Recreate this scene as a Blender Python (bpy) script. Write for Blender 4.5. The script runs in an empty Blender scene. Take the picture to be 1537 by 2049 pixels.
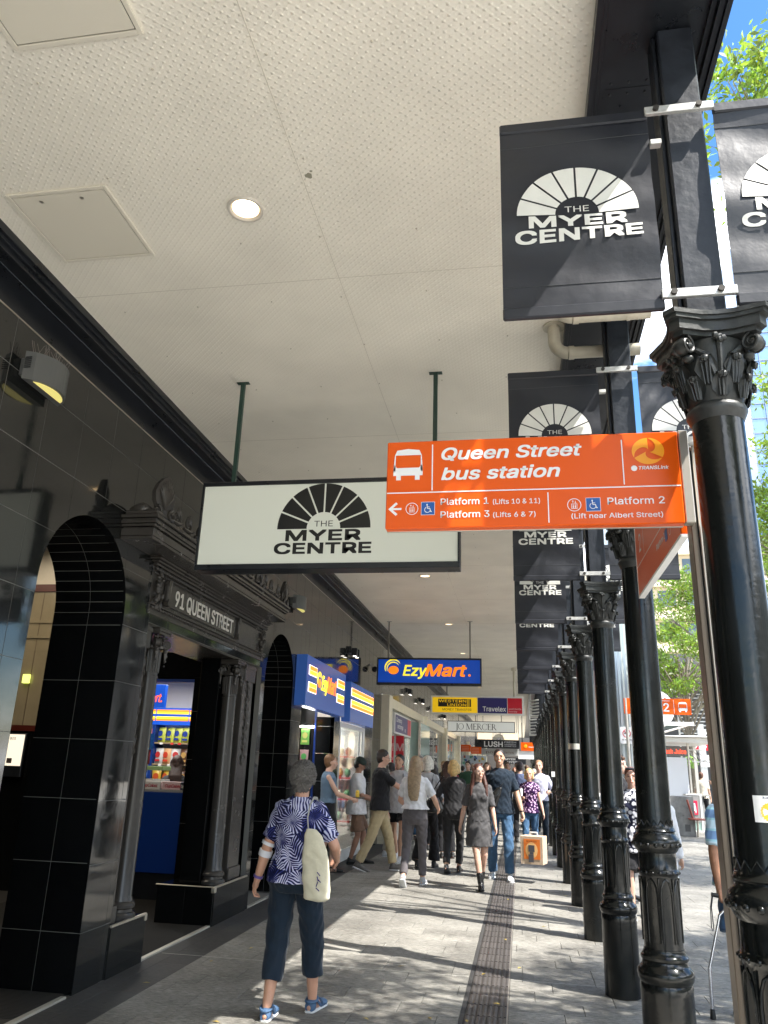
import bpy, math, random
import numpy as np
from mathutils import Matrix, Vector, Euler
R_ = random.Random(7)
PI = math.pi
sc = bpy.context.scene
COL = sc.collection

# ------------------------------------------------------------------ camera
yaw, pitch, roll = math.radians(10.13), math.radians(18.29), math.radians(1.86)
F = Vector((-math.sin(yaw)*math.cos(pitch), math.cos(yaw)*math.cos(pitch), math.sin(pitch)))
R0 = Vector((math.cos(yaw), math.sin(yaw), 0)); U0 = R0.cross(F)
RR = R0*math.cos(roll) + U0*math.sin(roll); UU = U0*math.cos(roll) - R0*math.sin(roll)
cd = bpy.data.cameras.new('camera'); cam = bpy.data.objects.new('camera', cd); COL.objects.link(cam)
cam.matrix_world = Matrix(((RR.x, UU.x, -F.x, 0), (RR.y, UU.y, -F.y, 0), (RR.z, UU.z, -F.z, 1.53), (0, 0, 0, 1)))
cd.sensor_fit = 'HORIZONTAL'; cd.sensor_width = 36; cd.lens = 36*1547/1537
cd.clip_start = .05; cd.clip_end = 2000
sc.camera = cam
# ------------------------------------------------------------------ sun, sky, exposure
SUN_EL, SUN_AZ = math.radians(54.7), math.radians(-25)     # azimuth measured from +X
sund = Vector((math.cos(SUN_EL)*math.cos(SUN_AZ), math.cos(SUN_EL)*math.sin(SUN_AZ), math.sin(SUN_EL)))
sl = bpy.data.lights.new('sun', 'SUN'); sl.energy = 4.3; sl.angle = math.radians(.5); sl.color = (1, .955, .89)
so = bpy.data.objects.new('sun', sl); COL.objects.link(so); so.location = (20, -10, 40)
so.rotation_euler = sund.to_track_quat('Z', 'Y').to_euler()
W = bpy.data.worlds.new('World'); sc.world = W; W.use_nodes = True
nt = W.node_tree; nt.nodes.clear(); N = nt.nodes.new; LK = nt.links.new
sky = N('ShaderNodeTexSky'); sky.sky_type = 'NISHITA'; sky.sun_disc = False
sky.sun_elevation = SUN_EL; sky.sun_rotation = math.radians(90) - SUN_AZ
sky.air_density = 1.0; sky.dust_density = .6
tc = N('ShaderNodeTexCoord'); mp = N('ShaderNodeMapping'); mp.inputs['Scale'].default_value = (1, 1, 2.0)
mp.inputs['Location'].default_value = (1.35, .5, .8)
nz = N('ShaderNodeTexNoise'); nz.inputs['Scale'].default_value = 2.1; nz.inputs['Detail'].default_value = 9; nz.inputs['Roughness'].default_value = .55
cr = N('ShaderNodeValToRGB'); cr.color_ramp.elements[0].position = .475; cr.color_ramp.elements[1].position = .61
LK(tc.outputs['Generated'], mp.inputs[0]); LK(mp.outputs[0], nz.inputs['Vector']); LK(nz.outputs[0], cr.inputs[0])
mxs = N('ShaderNodeMix'); mxs.data_type = 'RGBA'; mxs.inputs['B'].default_value = (15, 15.4, 16, 1)
LK(cr.outputs[0], mxs.inputs['Factor']); hsky = N('ShaderNodeHueSaturation'); hsky.inputs['Saturation'].default_value = 1.3; hsky.inputs['Value'].default_value = .85; LK(sky.outputs[0], hsky.inputs['Color']); LK(hsky.outputs[0], mxs.inputs['A'])
bg = N('ShaderNodeBackground'); bg.inputs[1].default_value = .15
wo = N('ShaderNodeOutputWorld'); LK(mxs.outputs['Result'], bg.inputs[0]); LK(bg.outputs[0], wo.inputs[0])
sc.view_settings.view_transform = 'Standard'; sc.view_settings.look = 'None'
sc.view_settings.exposure = 1.52; sc.view_settings.gamma = 1; sc.view_settings.use_curve_mapping = False
sc.cycles.use_denoising = True
sc.cycles.max_bounces = 10; sc.cycles.diffuse_bounces = 6; sc.cycles.glossy_bounces = 4
sc.cycles.transparent_max_bounces = 8; sc.cycles.sample_clamp_indirect = 6
sc.cycles.caustics_reflective = False; sc.cycles.caustics_refractive = False

# ------------------------------------------------------------------ materials
MATS = {}
def mat(name, col=(.5,.5,.5), rough=.5, metal=0, spec=.5, bump=None, var=None, emit=None, trans=0, ior=1.45, coat=0, alpha=1, island=0):
    """bump=(scale,strength,dist); var=(scale,amount) value noise on the base colour; island: random value per object"""
    if name in MATS: return MATS[name]
    m = bpy.data.materials.new(name); MATS[name] = m; m.use_nodes = True
    t = m.node_tree; p = t.nodes['Principled BSDF']
    c = tuple(col)+(1,)
    p.inputs['Base Color'].default_value = c; p.inputs['Roughness'].default_value = rough
    p.inputs['Metallic'].default_value = metal; p.inputs['IOR'].default_value = ior
    p.inputs['Specular IOR Level'].default_value = spec
    p.inputs['Transmission Weight'].default_value = trans; p.inputs['Coat Weight'].default_value = coat
    p.inputs['Alpha'].default_value = alpha
    if emit: p.inputs['Emission Color'].default_value = tuple(emit[:3])+(1,); p.inputs['Emission Strength'].default_value = emit[3]
    src = None
    if bump or var:
        tc = t.nodes.new('ShaderNodeTexCoord')
    if var or island:
        hs = t.nodes.new('ShaderNodeHueSaturation'); hs.inputs['Color'].default_value = c
        ma = t.nodes.new('ShaderNodeMath'); ma.operation = 'ADD'; ma.inputs[0].default_value = 1; ma.inputs[1].default_value = 0
        if var:
            n = t.nodes.new('ShaderNodeTexNoise'); n.inputs['Scale'].default_value = var[0]; n.inputs['Detail'].default_value = 6; n.inputs['Roughness'].default_value = .65
            t.links.new(tc.outputs['Object'], n.inputs['Vector'])
            mr = t.nodes.new('ShaderNodeMapRange'); mr.inputs[1].default_value = .25; mr.inputs[2].default_value = .75
            mr.inputs[3].default_value = 1-var[1]; mr.inputs[4].default_value = 1+var[1]
            t.links.new(n.outputs[0], mr.inputs[0]); t.links.new(mr.outputs[0], ma.inputs[0])
            # roughness wear
            rr = t.nodes.new('ShaderNodeMapRange'); rr.inputs[1].default_value = .3; rr.inputs[2].default_value = .7
            rr.inputs[3].default_value = rough*.85; rr.inputs[4].default_value = min(1, rough*1.2)
            t.links.new(n.outputs[0], rr.inputs[0]); t.links.new(rr.outputs[0], p.inputs['Roughness'])
        if island:
            oi = t.nodes.new('ShaderNodeObjectInfo'); mi = t.nodes.new('ShaderNodeMapRange')
            mi.inputs[3].default_value = -island; mi.inputs[4].default_value = island
            t.links.new(oi.outputs['Random'], mi.inputs[0]); t.links.new(mi.outputs[0], ma.inputs[1])
        t.links.new(ma.outputs[0], hs.inputs['Value']); t.links.new(hs.outputs[0], p.inputs['Base Color'])
    if bump:
        n2 = t.nodes.new('ShaderNodeTexNoise'); n2.inputs['Scale'].default_value = bump[0]; n2.inputs['Detail'].default_value = 5
        b = t.nodes.new('ShaderNodeBump'); b.inputs['Strength'].default_value = bump[1]; b.inputs['Distance'].default_value = bump[2]
        t.links.new(tc.outputs['Object'], n2.inputs['Vector']); t.links.new(n2.outputs[0], b.inputs['Height']); t.links.new(b.outputs[0], p.inputs['Normal'])
    return m

def P_(m): return m.node_tree.nodes['Principled BSDF']
# polished black granite tiles
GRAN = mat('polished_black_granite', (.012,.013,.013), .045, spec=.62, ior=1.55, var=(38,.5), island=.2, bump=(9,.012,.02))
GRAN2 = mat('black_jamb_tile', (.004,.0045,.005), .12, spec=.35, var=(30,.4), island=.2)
def smear(m, lo, hi, sc_=2.2):
    t = m.node_tree; p = P_(m); g = t.nodes.new('ShaderNodeNewGeometry'); n = t.nodes.new('ShaderNodeTexNoise'); n.inputs['Scale'].default_value = sc_; n.inputs['Detail'].default_value = 7; n.inputs['Roughness'].default_value = .7; n.inputs['Distortion'].default_value = .6
    r = t.nodes.new('ShaderNodeMapRange'); r.inputs[1].default_value = .35; r.inputs[2].default_value = .7; r.inputs[3].default_value = lo; r.inputs[4].default_value = hi
    t.links.new(g.outputs['Position'], n.inputs['Vector']); t.links.new(n.outputs[0], r.inputs[0]); t.links.new(r.outputs[0], p.inputs['Roughness'])
smear(GRAN, .03, .13)
GROUT = mat('tile_grout', (.16,.16,.15), .8)
BLACKP = mat('black_gloss_paint', (.006,.007,.0065), .16, spec=.5, bump=(38,.16,.005), var=(8,.4)); smear(BLACKP, .1, .3, 5)
BLACKM = mat('black_satin_paint', (.012,.014,.018), .3, bump=(40,.08,.004), var=(5,.35))
TIMBER = mat('painted_timber_post', (.018,.022,.03), .42, bump=(30,.35,.006), var=(12,.4))
IRON = mat('black_ironwork', (.026,.028,.027), .38, bump=(80,.25,.004), var=(25,.5))
PORTI = mat('charcoal_portico_paint', (.05,.046,.042), .24, bump=(35,.03,.002), var=(4,.2))
STEEL = mat('stainless_steel', (.6,.56,.5), .42, metal=.85, bump=(90,.05,.002))
GALV = mat('galvanised_bracket', (.62,.62,.6), .42, metal=.6, var=(20,.2))
WHITE = mat('white_paint', (.78,.77,.74), .45, var=(6,.05))
CREAM = mat('cream_render', (.62,.56,.43), .55, var=(6,.08))
BEIGE = mat('beige_paint', (.6,.55,.45), .5, var=(6,.08))
DGREEN = mat('dark_green_steel', (.02,.05,.04), .35)
GLASS = mat('shop_glass', (.9,.95,.93), .02, trans=1, ior=1.45, alpha=1)
SKINS = {}
def skin(c=(.62,.38,.28)):
    k = 'skin_%02d%02d%02d' % tuple(int(x*99) for x in c)
    m = mat(k, c, .5, bump=(120,.06,.002), var=(14,.08)); P_(m).inputs['Subsurface Weight'].default_value = .08
    P_(m).inputs['Subsurface Radius'].default_value = (.02,.008,.004); return m
def cloth(name, c, rough=.85, bump=(60,.25,.006), var=(9,.12)):
    m = mat('cloth_'+name, c, rough, spec=.25, bump=bump, var=var); P_(m).inputs['Sheen Weight'].default_value = .12; return m

def ceiling_mat():
    m = mat('pressed_metal_ceiling', (.88,.84,.745), .75, spec=.12)
    t = m.node_tree; p = P_(m); n = t.nodes; l = t.links
    geo = n.new('ShaderNodeNewGeometry'); sx = n.new('ShaderNodeSeparateXYZ'); l.new(geo.outputs['Position'], sx.inputs[0])
    def M(op, a, b=None, c=None):
        k = n.new('ShaderNodeMath'); k.operation = op
        for i, v in enumerate((a, b, c)):
            if v is None: continue
            if isinstance(v, (int, float)): k.inputs[i].default_value = v
            else: l.new(v, k.inputs[i])
        return k.outputs[0]
    a = .048
    x = M('DIVIDE', sx.outputs[0], a); y = M('DIVIDE', sx.outputs[1], a)
    u = M('ADD', x, y); v = M('SUBTRACT', x, y)
    fu = M('PINGPONG', u, .5); fv = M('PINGPONG', v, .5)           # 0 at integer lines
    # raised rib along diagonal lattice
    ru = M('SUBTRACT', 1, M('MINIMUM', M('MULTIPLY', fu, 9), 1)); rv = M('SUBTRACT', 1, M('MINIMUM', M('MULTIPLY', fv, 9), 1))
    rib = M('MAXIMUM', ru, rv)
    # studs at lattice crossings
    d = M('SQRT', M('ADD', M('MULTIPLY', fu, fu), M('MULTIPLY', fv, fv)))
    stud = M('MAXIMUM', M('SUBTRACT', 1, M('MULTIPLY', d, 3.6)), 0)
    # small star in the lozenge centre
    cu = M('SUBTRACT', .5, fu); cv = M('SUBTRACT', .5, fv)
    star = M('MAXIMUM', M('SUBTRACT', 1, M('MULTIPLY', M('MULTIPLY', cu, cv), 160)), 0)
    star2 = M('MULTIPLY', star, M('MAXIMUM', M('SUBTRACT', 1, M('MULTIPLY', M('ADD', cu, cv), 3.0)), 0))
    h = M('ADD', M('ADD', M('MULTIPLY', rib, .28), M('MULTIPLY', stud, 1.6)), M('MULTIPLY', star2, .4))
    b = n.new('ShaderNodeBump'); b.inputs['Strength'].default_value = .55; b.inputs['Distance'].default_value = .0036
    l.new(h, b.inputs['Height']); l.new(b.outputs[0], p.inputs['Normal'])
    nz = n.new('ShaderNodeTexNoise'); nz.inputs['Scale'].default_value = 1.6; nz.inputs['Detail'].default_value = 8; l.new(geo.outputs['Position'], nz.inputs['Vector'])
    mr = n.new('ShaderNodeMapRange'); mr.inputs[1].default_value = .3; mr.inputs[2].default_value = .7; mr.inputs[3].default_value = .93; mr.inputs[4].default_value = 1.04
    l.new(nz.outputs[0], mr.inputs[0])
    hs = n.new('ShaderNodeHueSaturation'); hs.inputs['Color'].default_value = (.88,.84,.745,1); l.new(mr.outputs[0], hs.inputs['Value']); l.new(hs.outputs[0], p.inputs['Base Color'])
    return m
CEIL = ceiling_mat()

def paver_mat(name, c1, c2, island=.12):
    """granite pavers: fine grain stretched along X, soft stains"""
    m = mat(name, c1, .62, spec=.4); t = m.node_tree; p = P_(m); n = t.nodes; l = t.links
    geo = n.new('ShaderNodeNewGeometry'); mp = n.new('ShaderNodeMapping'); mp.inputs['Scale'].default_value = (16, 85, 20)
    l.new(geo.outputs['Position'], mp.inputs[0])
    a = n.new('ShaderNodeTexNoise'); a.inputs['Scale'].default_value = 1; a.inputs['Detail'].default_value = 6; a.inputs['Roughness'].default_value = .8; l.new(mp.outputs[0], a.inputs['Vector'])
    b = n.new('ShaderNodeTexNoise'); b.inputs['Scale'].default_value = 1.5; b.inputs['Detail'].default_value = 6; l.new(geo.outputs['Position'], b.inputs['Vector'])
    sm = n.new('ShaderNodeMath'); sm.operation = 'ADD'; ml = n.new('ShaderNodeMath'); ml.operation = 'MULTIPLY'; ml.inputs[1].default_value = .32
    l.new(b.outputs[0], ml.inputs[0]); l.new(a.outputs[0], sm.inputs[0]); l.new(ml.outputs[0], sm.inputs[1])
    r = n.new('ShaderNodeValToRGB'); r.color_ramp.elements[0].position = .56; r.color_ramp.elements[1].position = .76
    r.color_ramp.elements[0].color = tuple(c1)+(1,); r.color_ramp.elements[1].color = tuple(c2)+(1,)
    l.new(sm.outputs[0], r.inputs[0])
    hs = n.new('ShaderNodeHueSaturation'); vo = n.new('ShaderNodeTexVoronoi'); vo.inputs['Scale'].default_value = 2.6; l.new(geo.outputs['Position'], vo.inputs['Vector'])
    vr = n.new('ShaderNodeMapRange'); vr.inputs[1].default_value = .035; vr.inputs[2].default_value = .055; vr.inputs[3].default_value = .62; vr.inputs[4].default_value = 1; l.new(vo.outputs['Distance'], vr.inputs[0])
    st = n.new('ShaderNodeTexNoise'); st.inputs['Scale'].default_value = .8; st.inputs['Detail'].default_value = 8; l.new(geo.outputs['Position'], st.inputs['Vector']); sr = n.new('ShaderNodeMapRange'); sr.inputs[1].default_value = .3; sr.inputs[2].default_value = .65; sr.inputs[3].default_value = .82; sr.inputs[4].default_value = 1.06; l.new(st.outputs[0], sr.inputs[0])
    mu = n.new('ShaderNodeMath'); mu.operation = 'MULTIPLY'; l.new(vr.outputs[0], mu.inputs[0]); l.new(sr.outputs[0], mu.inputs[1]); mc = n.new('ShaderNodeVectorMath'); mc.operation = 'SCALE'; l.new(r.outputs[0], mc.inputs[0]); l.new(mu.outputs[0], mc.inputs['Scale']); l.new(mc.outputs[0], hs.inputs['Color'])
    oi = n.new('ShaderNodeObjectInfo'); mi = n.new('ShaderNodeMapRange'); mi.inputs[3].default_value = 1-island; mi.inputs[4].default_value = 1+island
    l.new(oi.outputs['Random'], mi.inputs[0]); l.new(mi.outputs[0], hs.inputs['Value']); l.new(hs.outputs[0], p.inputs['Base Color'])
    bp = n.new('ShaderNodeBump'); bp.inputs['Strength'].default_value = .35; bp.inputs['Distance'].default_value = .003
    l.new(a.outputs[0], bp.inputs['Height']); l.new(bp.outputs[0], p.inputs['Normal'])
    return m
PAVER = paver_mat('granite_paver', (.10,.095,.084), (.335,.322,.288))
PAVD = paver_mat('dark_paver', (.035,.035,.035), (.075,.073,.07), .1)
JOINT = mat('paver_joint', (.2,.19,.17), .9)

# ------------------------------------------------------------------ mesh builder
def wloc(o):
    v = Vector((0,0,0))
    while o is not None: v += o.location; o = o.parent
    return v
class MB:
    def __init__(s): s.v = []; s.f = []; s.n = 0
    def add(s, vs, fs):
        s.v.extend([tuple(map(float, q)) for q in vs]); s.f.extend([tuple(i+s.n for i in f) for f in fs]); s.n += len(vs); return s
    def box(s, x0, x1, y0, y1, z0, z1, c=0):
        if x0 > x1: x0, x1 = x1, x0
        if y0 > y1: y0, y1 = y1, y0
        if z0 > z1: z0, z1 = z1, z0
        if c <= 0:
            return s.add([(x0,y0,z0),(x1,y0,z0),(x1,y1,z0),(x0,y1,z0),(x0,y0,z1),(x1,y0,z1),(x1,y1,z1),(x0,y1,z1)],
                         [(0,3,2,1),(4,5,6,7),(0,1,5,4),(1,2,6,5),(2,3,7,6),(3,0,4,7)])
        vs = []; idx = {}
        X = (x0, x1); Y = (y0, y1); Z = (z0, z1)
        for a in (0,1):
            for b in (0,1):
                for d in (0,1):
                    sx, sy, sz = (1 if a == 0 else -1)*c, (1 if b == 0 else -1)*c, (1 if d == 0 else -1)*c
                    for k, o in enumerate(((0,sy,sz),(sx,0,sz),(sx,sy,0))):
                        idx[(a,b,d,k)] = len(vs); vs.append((X[a]+o[0], Y[b]+o[1], Z[d]+o[2]))
        fs = []
        for a in (0,1):
            q = [idx[(a,b,d,0)] for b, d in ((0,0),(1,0),(1,1),(0,1))]; fs.append(q if a else q[::-1])
            q = [idx[(b,a,d,1)] for b, d in ((0,0),(1,0),(1,1),(0,1))]; fs.append(q[::-1] if a else q)
            q = [idx[(b,d,a,2)] for b, d in ((0,0),(1,0),(1,1),(0,1))]; fs.append(q if a else q[::-1])
        for a in (0,1):
            for b in (0,1):
                s1 = (a ^ b)
                q = [idx[(a,b,0,0)], idx[(a,b,1,0)], idx[(a,b,1,1)], idx[(a,b,0,1)]]; fs.append(q if s1 == 0 else q[::-1])
                q = [idx[(a,0,b,0)], idx[(a,0,b,2)], idx[(a,1,b,2)], idx[(a,1,b,0)]]; fs.append(q if s1 else q[::-1])
                q = [idx[(0,a,b,1)], idx[(0,a,b,2)], idx[(1,a,b,2)], idx[(1,a,b,1)]]; fs.append(q if s1 == 0 else q[::-1])
                for d in (0,1):
                    q = [idx[(a,b,d,0)], idx[(a,b,d,1)], idx[(a,b,d,2)]]; fs.append(q if (a+b+d) % 2 else q[::-1])
        return s.add(vs, fs)
    def obox(s, c, size, rot):       # oriented box, rot = Matrix 3x3 or Euler
        if isinstance(rot, Euler): rot = rot.to_matrix()
        h = [q/2 for q in size]; c = Vector(c)
        vs = [c + rot @ Vector((sx*h[0], sy*h[1], sz*h[2])) for sz in (-1,1) for sx, sy in ((-1,-1),(1,-1),(1,1),(-1,1))]
        return s.add(vs, [(0,3,2,1),(4,5,6,7),(0,1,5,4),(1,2,6,5),(2,3,7,6),(3,0,4,7)])
    def tube(s, pts, rad, n=10, caps=True, flat=None):
        pts = [Vector(p) for p in pts]
        if isinstance(rad, (int, float)): rad = [rad]*len(pts)
        vs = []; fs = []; up = None
        for i, p in enumerate(pts):
            t = (pts[min(i+1, len(pts)-1)] - pts[max(i-1, 0)]).normalized()
            if up is None:
                up = Vector((0,0,1)) if abs(t.z) < .9 else Vector((1,0,0))
            a = t.cross(up).normalized(); b = a.cross(t).normalized(); up = b
            for k in range(n):
                w = 2*PI*k/n; r = rad[i]
                vs.append(p + a*math.cos(w)*r*(flat[0] if flat else 1) + b*math.sin(w)*r*(flat[1] if flat else 1))
        for i in range(len(pts)-1):
            for k in range(n):
                k2 = (k+1) % n; fs.append((i*n+k, i*n+k2, (i+1)*n+k2, (i+1)*n+k))
        if caps: fs.append(tuple(range(n))[::-1]); fs.append(tuple((len(pts)-1)*n+k for k in range(n)))
        return s.add(vs, fs)
    def lathe(s, prof, cx, cy, n=24, ell=(1,1), a0=0, a1=2*PI, cap=True):
        full = abs(a1-a0-2*PI) < 1e-6; cols = n if full else n+1
        vs = []; fs = []
        for r, z in prof:
            for k in range(cols):
                w = a0+(a1-a0)*k/n; vs.append((cx+math.cos(w)*r*ell[0], cy+math.sin(w)*r*ell[1], z))
        for i in range(len(prof)-1):
            for k in range(n):
                k2 = (k+1) % cols if full else k+1
                fs.append((i*cols+k, i*cols+k2, (i+1)*cols+k2, (i+1)*cols+k))
        if cap and full:
            if prof[0][0] > 1e-4: fs.append(tuple(range(n))[::-1])
            if prof[-1][0] > 1e-4: fs.append(tuple((len(prof)-1)*n+k for k in range(n)))
        return s.add(vs, fs)
    def loft(s, rings, n=16):        # rings: (center, rx, ry[, axisx, axisy])
        vs = []; fs = []
        for rg in rings:
            c = Vector(rg[0]); ax = Vector(rg[3]) if len(rg) > 3 else Vector((1,0,0)); ay = Vector(rg[4]) if len(rg) > 4 else Vector((0,1,0))
            for k in range(n):
                w = 2*PI*k/n; vs.append(c + ax*math.cos(w)*rg[1] + ay*math.sin(w)*rg[2])
        for i in range(len(rings)-1):
            for k in range(n):
                k2 = (k+1) % n; fs.append((i*n+k, i*n+k2, (i+1)*n+k2, (i+1)*n+k))
        fs.append(tuple(range(n))[::-1]); fs.append(tuple((len(rings)-1)*n+k for k in range(n)))
        return s.add(vs, fs)
    def ball(s, c, r, rot=None, n=12, m=8):
        if isinstance(r, (int, float)): r = (r, r, r)
        c = Vector(c); vs = [c + (rot @ Vector((0,0,-r[2])) if rot else Vector((0,0,-r[2])))]; fs = []
        for i in range(1, m):
            th = PI*i/m
            for k in range(n):
                w = 2*PI*k/n; q = Vector((r[0]*math.sin(th)*math.cos(w), r[1]*math.sin(th)*math.sin(w), -r[2]*math.cos(th)))
                vs.append(c + (rot @ q if rot else q))
        vs.append(c + (rot @ Vector((0,0,r[2])) if rot else Vector((0,0,r[2]))))
        for k in range(n): fs.append((0, 1+(k+1) % n, 1+k))
        for i in range(m-2):
            for k in range(n):
                k2 = (k+1) % n; fs.append((1+i*n+k, 1+i*n+k2, 1+(i+1)*n+k2, 1+(i+1)*n+k))
        L = len(vs)-1
        for k in range(n): fs.append((L, 1+(m-2)*n+k, 1+(m-2)*n+(k+1) % n))
        return s.add(vs, fs)
    def caps(s, a, b, ra, rb, n=10): # tapered capsule
        s.tube([a, b], [ra, rb], n); s.ball(a, ra, n=n, m=6); s.ball(b, rb, n=n, m=6); return s
    def prism(s, poly, o, u, w, t):  # polygon (a,b) -> o+a*u+b*w, thickness t along u x w
        o, u, w = Vector(o), Vector(u), Vector(w); nn = u.cross(w).normalized()*t
        k = len(poly); area = sum(poly[i][0]*poly[(i+1) % k][1]-poly[(i+1) % k][0]*poly[i][1] for i in range(k))
        if area < 0: poly = poly[::-1]
        vs = [o+u*a+w*b for a, b in poly] + [o+u*a+w*b+nn for a, b in poly]
        fs = [tuple(range(k))[::-1], tuple(range(k, 2*k))] + [(i, (i+1) % k, k+(i+1) % k, k+i) for i in range(k)]
        if t < 0: fs = [f[::-1] for f in fs]
        return s.add(vs, fs)
    def mesh(s, name, off=Vector((0,0,0))):
        me = bpy.data.meshes.new(name)
        me.from_pydata([(a-off.x, b-off.y, c-off.z) for a, b, c in s.v], [], s.f); me.update(); return me
    def build(s, name, m, parent=None, smooth=0, kind=None, local=False, label=None):
        off = Vector((0,0,0)) if (parent is None or local) else wloc(parent)
        me = s.mesh(name, off)
        if smooth:
            me.shade_smooth(); me.set_sharp_from_angle(angle=math.radians(smooth))
        me.materials.append(m)
        o = bpy.data.objects.new(name, me); COL.objects.link(o)
        if parent is not None: o.parent = parent
        if kind: o['kind'] = kind
        if label: o['label'] = label
        return o
def thing(name, label, cat, loc=(0,0,0), rz=0, group=None):
    o = bpy.data.objects.new(name, None); COL.objects.link(o); o.location = loc; o.rotation_euler = (0,0,rz)
    o.empty_display_size = .1
    o['label'] = label; o['category'] = cat
    if group: o['group'] = group
    return o
def tag(o, label, cat, group=None):
    o['label'] = label; o['category'] = cat
    if group: o['group'] = group
    return o
def struct(o): o['kind'] = 'structure'; return o
def inst(me, name, loc, parent=None, rot=(0,0,0), scale=None):
    o = bpy.data.objects.new(name, me); COL.objects.link(o); o.parent = parent
    o.location = Vector(loc) - (wloc(parent) if parent is not None else Vector((0,0,0))); o.rotation_euler = rot
    if scale: o.scale = scale
    return o
def copy_tree(o, parent=None):
    c = o.copy(); COL.objects.link(c); c.parent = parent
    for ch in list(KIDS.get(o.name, [])): copy_tree(ch, c)
    return c
KIDS = {}
def index_kids():
    KIDS.clear()
    for o in bpy.data.objects:
        if o.parent is not None: KIDS.setdefault(o.parent.name, []).append(o)

# ------------------------------------------------------------------ lettering
FONT = None
try:
    import os
    FONT = bpy.data.fonts.load(os.path.join(bpy.utils.system_resource('DATAFILES', path='fonts'), 'Inter.woff2'))
except Exception:
    FONT = None
_tc = {}
CAPH = 1.0
def text2d(s, bold=0., shear=0., space=1.):
    """vertices (x,y) and faces of the text, cap height ~1, starting at x=0"""
    k = (s, bold, shear, space)
    if k in _tc: return _tc[k]
    cu = bpy.data.curves.new('t', 'FONT'); cu.body = s; cu.size = 1; cu.offset = bold*CAPH*.8; cu.shear = shear; cu.space_character = space
    cu.resolution_u = 3
    if FONT: cu.font = FONT
    ob = bpy.data.objects.new('t', cu)
    me = ob.to_mesh()
    vs = np.array([tuple(v.co)[:2] for v in me.vertices]).reshape(-1, 2); fs = [tuple(p.vertices) for p in me.polygons]
    ob.to_mesh_clear(); bpy.data.objects.remove(ob); bpy.data.curves.remove(cu)
    if len(vs):
        vs = vs/CAPH; vs[:,0] -= vs[:,0].min()
    _tc[k] = (vs, fs); return _tc[k]
def put_text(mb, s, o, u, w, h=None, width=None, bold=0., shear=0., space=1., align='L', cap=1.0):
    """h = capital height; width squeezes to a given width; o = baseline start"""
    vs, fs = text2d(s, 0., shear, space)
    if not len(vs): return 0
    if bold > 0 and len(s.strip()):
        e = bold*h*.8; nn = Vector(u).normalized().cross(Vector(w).normalized())*.00012; uu, ww = Vector(u).normalized(), Vector(w).normalized()
        for i, (p, q) in enumerate(((-1,-.8),(1,-.8),(1,.8),(-1,.8))):
            put_text(mb, s, Vector(o)+uu*e*p+ww*e*q+nn*(i+1), u, w, h, width, 0, shear, space, align)
    o, u, w = Vector(o), Vector(u).normalized(), Vector(w).normalized()
    k = h/cap; tw = vs[:,0].max()*k; kx = k
    if width: kx = k*width/tw; tw = width
    sh = {'L': 0, 'C': -tw/2, 'R': -tw}[align]
    mb.add([o + u*(x*kx+sh) + w*(y*k) for x, y in vs], fs); return tw

CAPH = float(np.ptp(text2d('H')[0][:,1])); _tc.clear()
# ================================================================== GROUND
XF = -3.03                      # facade plane
g = MB().box(-40, 60, -30, 200, -.3, -.012)
ground = struct(g.build('ground', JOINT))
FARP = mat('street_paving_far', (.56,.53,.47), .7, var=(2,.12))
# individual granite pavers (running bond, courses along X), near the camera
pv = thing('pavement', 'grey granite pavers of the shaded footpath and the mall', 'pavement')
struct(pv); del pv['category']; del pv['label']
PW, PD = .55, .262
pav_me = MB().box(-PW/2+.0022, PW/2-.0022, -PD/2+.0022, PD/2-.0022, -.012, 0, .0012).mesh('paver'); pav_me.materials.append(PAVER)
rest = MB(); cand = []
j = 0; y = 3.72
while y < 46:
    off = [0, .1375, .4125, .275, .05, .33][j % 6] + R_.choice((0, .1375))
    x = -2.64 + .0
    xs = -2.64 - off
    while xs < 9:
        a, b = max(xs, -2.64), min(xs+PW, 9)
        segs = [(a, b)]
        if a < -.43 < b or a < -.125 < b or (a >= -.43 and b <= -.125):
            segs = [(p, q) for p, q in ((a, min(b, -.435)), (max(a, -.122), b)) if q-p > .01]
        for p, q in segs:
            cand.append((p, q, y, y+PD))
        xs += PW
    y += PD; j += 1
def seen_key(c): return (c[2]) + (abs((c[0]+c[1])/2 - .2) > 2.6)*3 + (0 if c[2] > 4.6 else 20)
near = sorted([c for c in cand if c[2] < 16], key=seen_key)
full = 0
for c in near:
    if full < 295 and c[0] > -2.7 and c[1] < 4.2:
        full += 1
        if abs(c[1]-c[0]-PW) < 1e-4:
            o = inst(pav_me, 'paver', ((c[0]+c[1])/2, (c[2]+c[3])/2, 0), pv)
        else:
            o = MB().box(c[0]+.0022, c[1]-.0022, c[2]+.0022, c[3]-.0022, -.012, 0, .0012).build('paver', PAVER, pv)
    else: rest.box(c[0]+.0022, c[1]-.0022, c[2]+.0022, c[3]-.0022, -.012, 0)
for c in cand:
    if c[2] >= 16: rest.box(c[0]+.0022, c[1]-.0022, c[2]+.0022, c[3]-.0022, -.012, 0)
rest.build('paver_field', PAVER, pv, kind='stuff')
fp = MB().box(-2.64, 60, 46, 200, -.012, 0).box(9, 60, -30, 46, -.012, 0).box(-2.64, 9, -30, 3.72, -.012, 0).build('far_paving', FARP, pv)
# pale expansion joint across the path
MB().box(-3.0, -.44, 6.9, 6.907, -.01, .0008).box(-.12, 6, 6.9, 6.907, -.01, .0008).build('expansion_joint', mat('joint_sealant', (.42,.41,.37), .6), pv)
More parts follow.
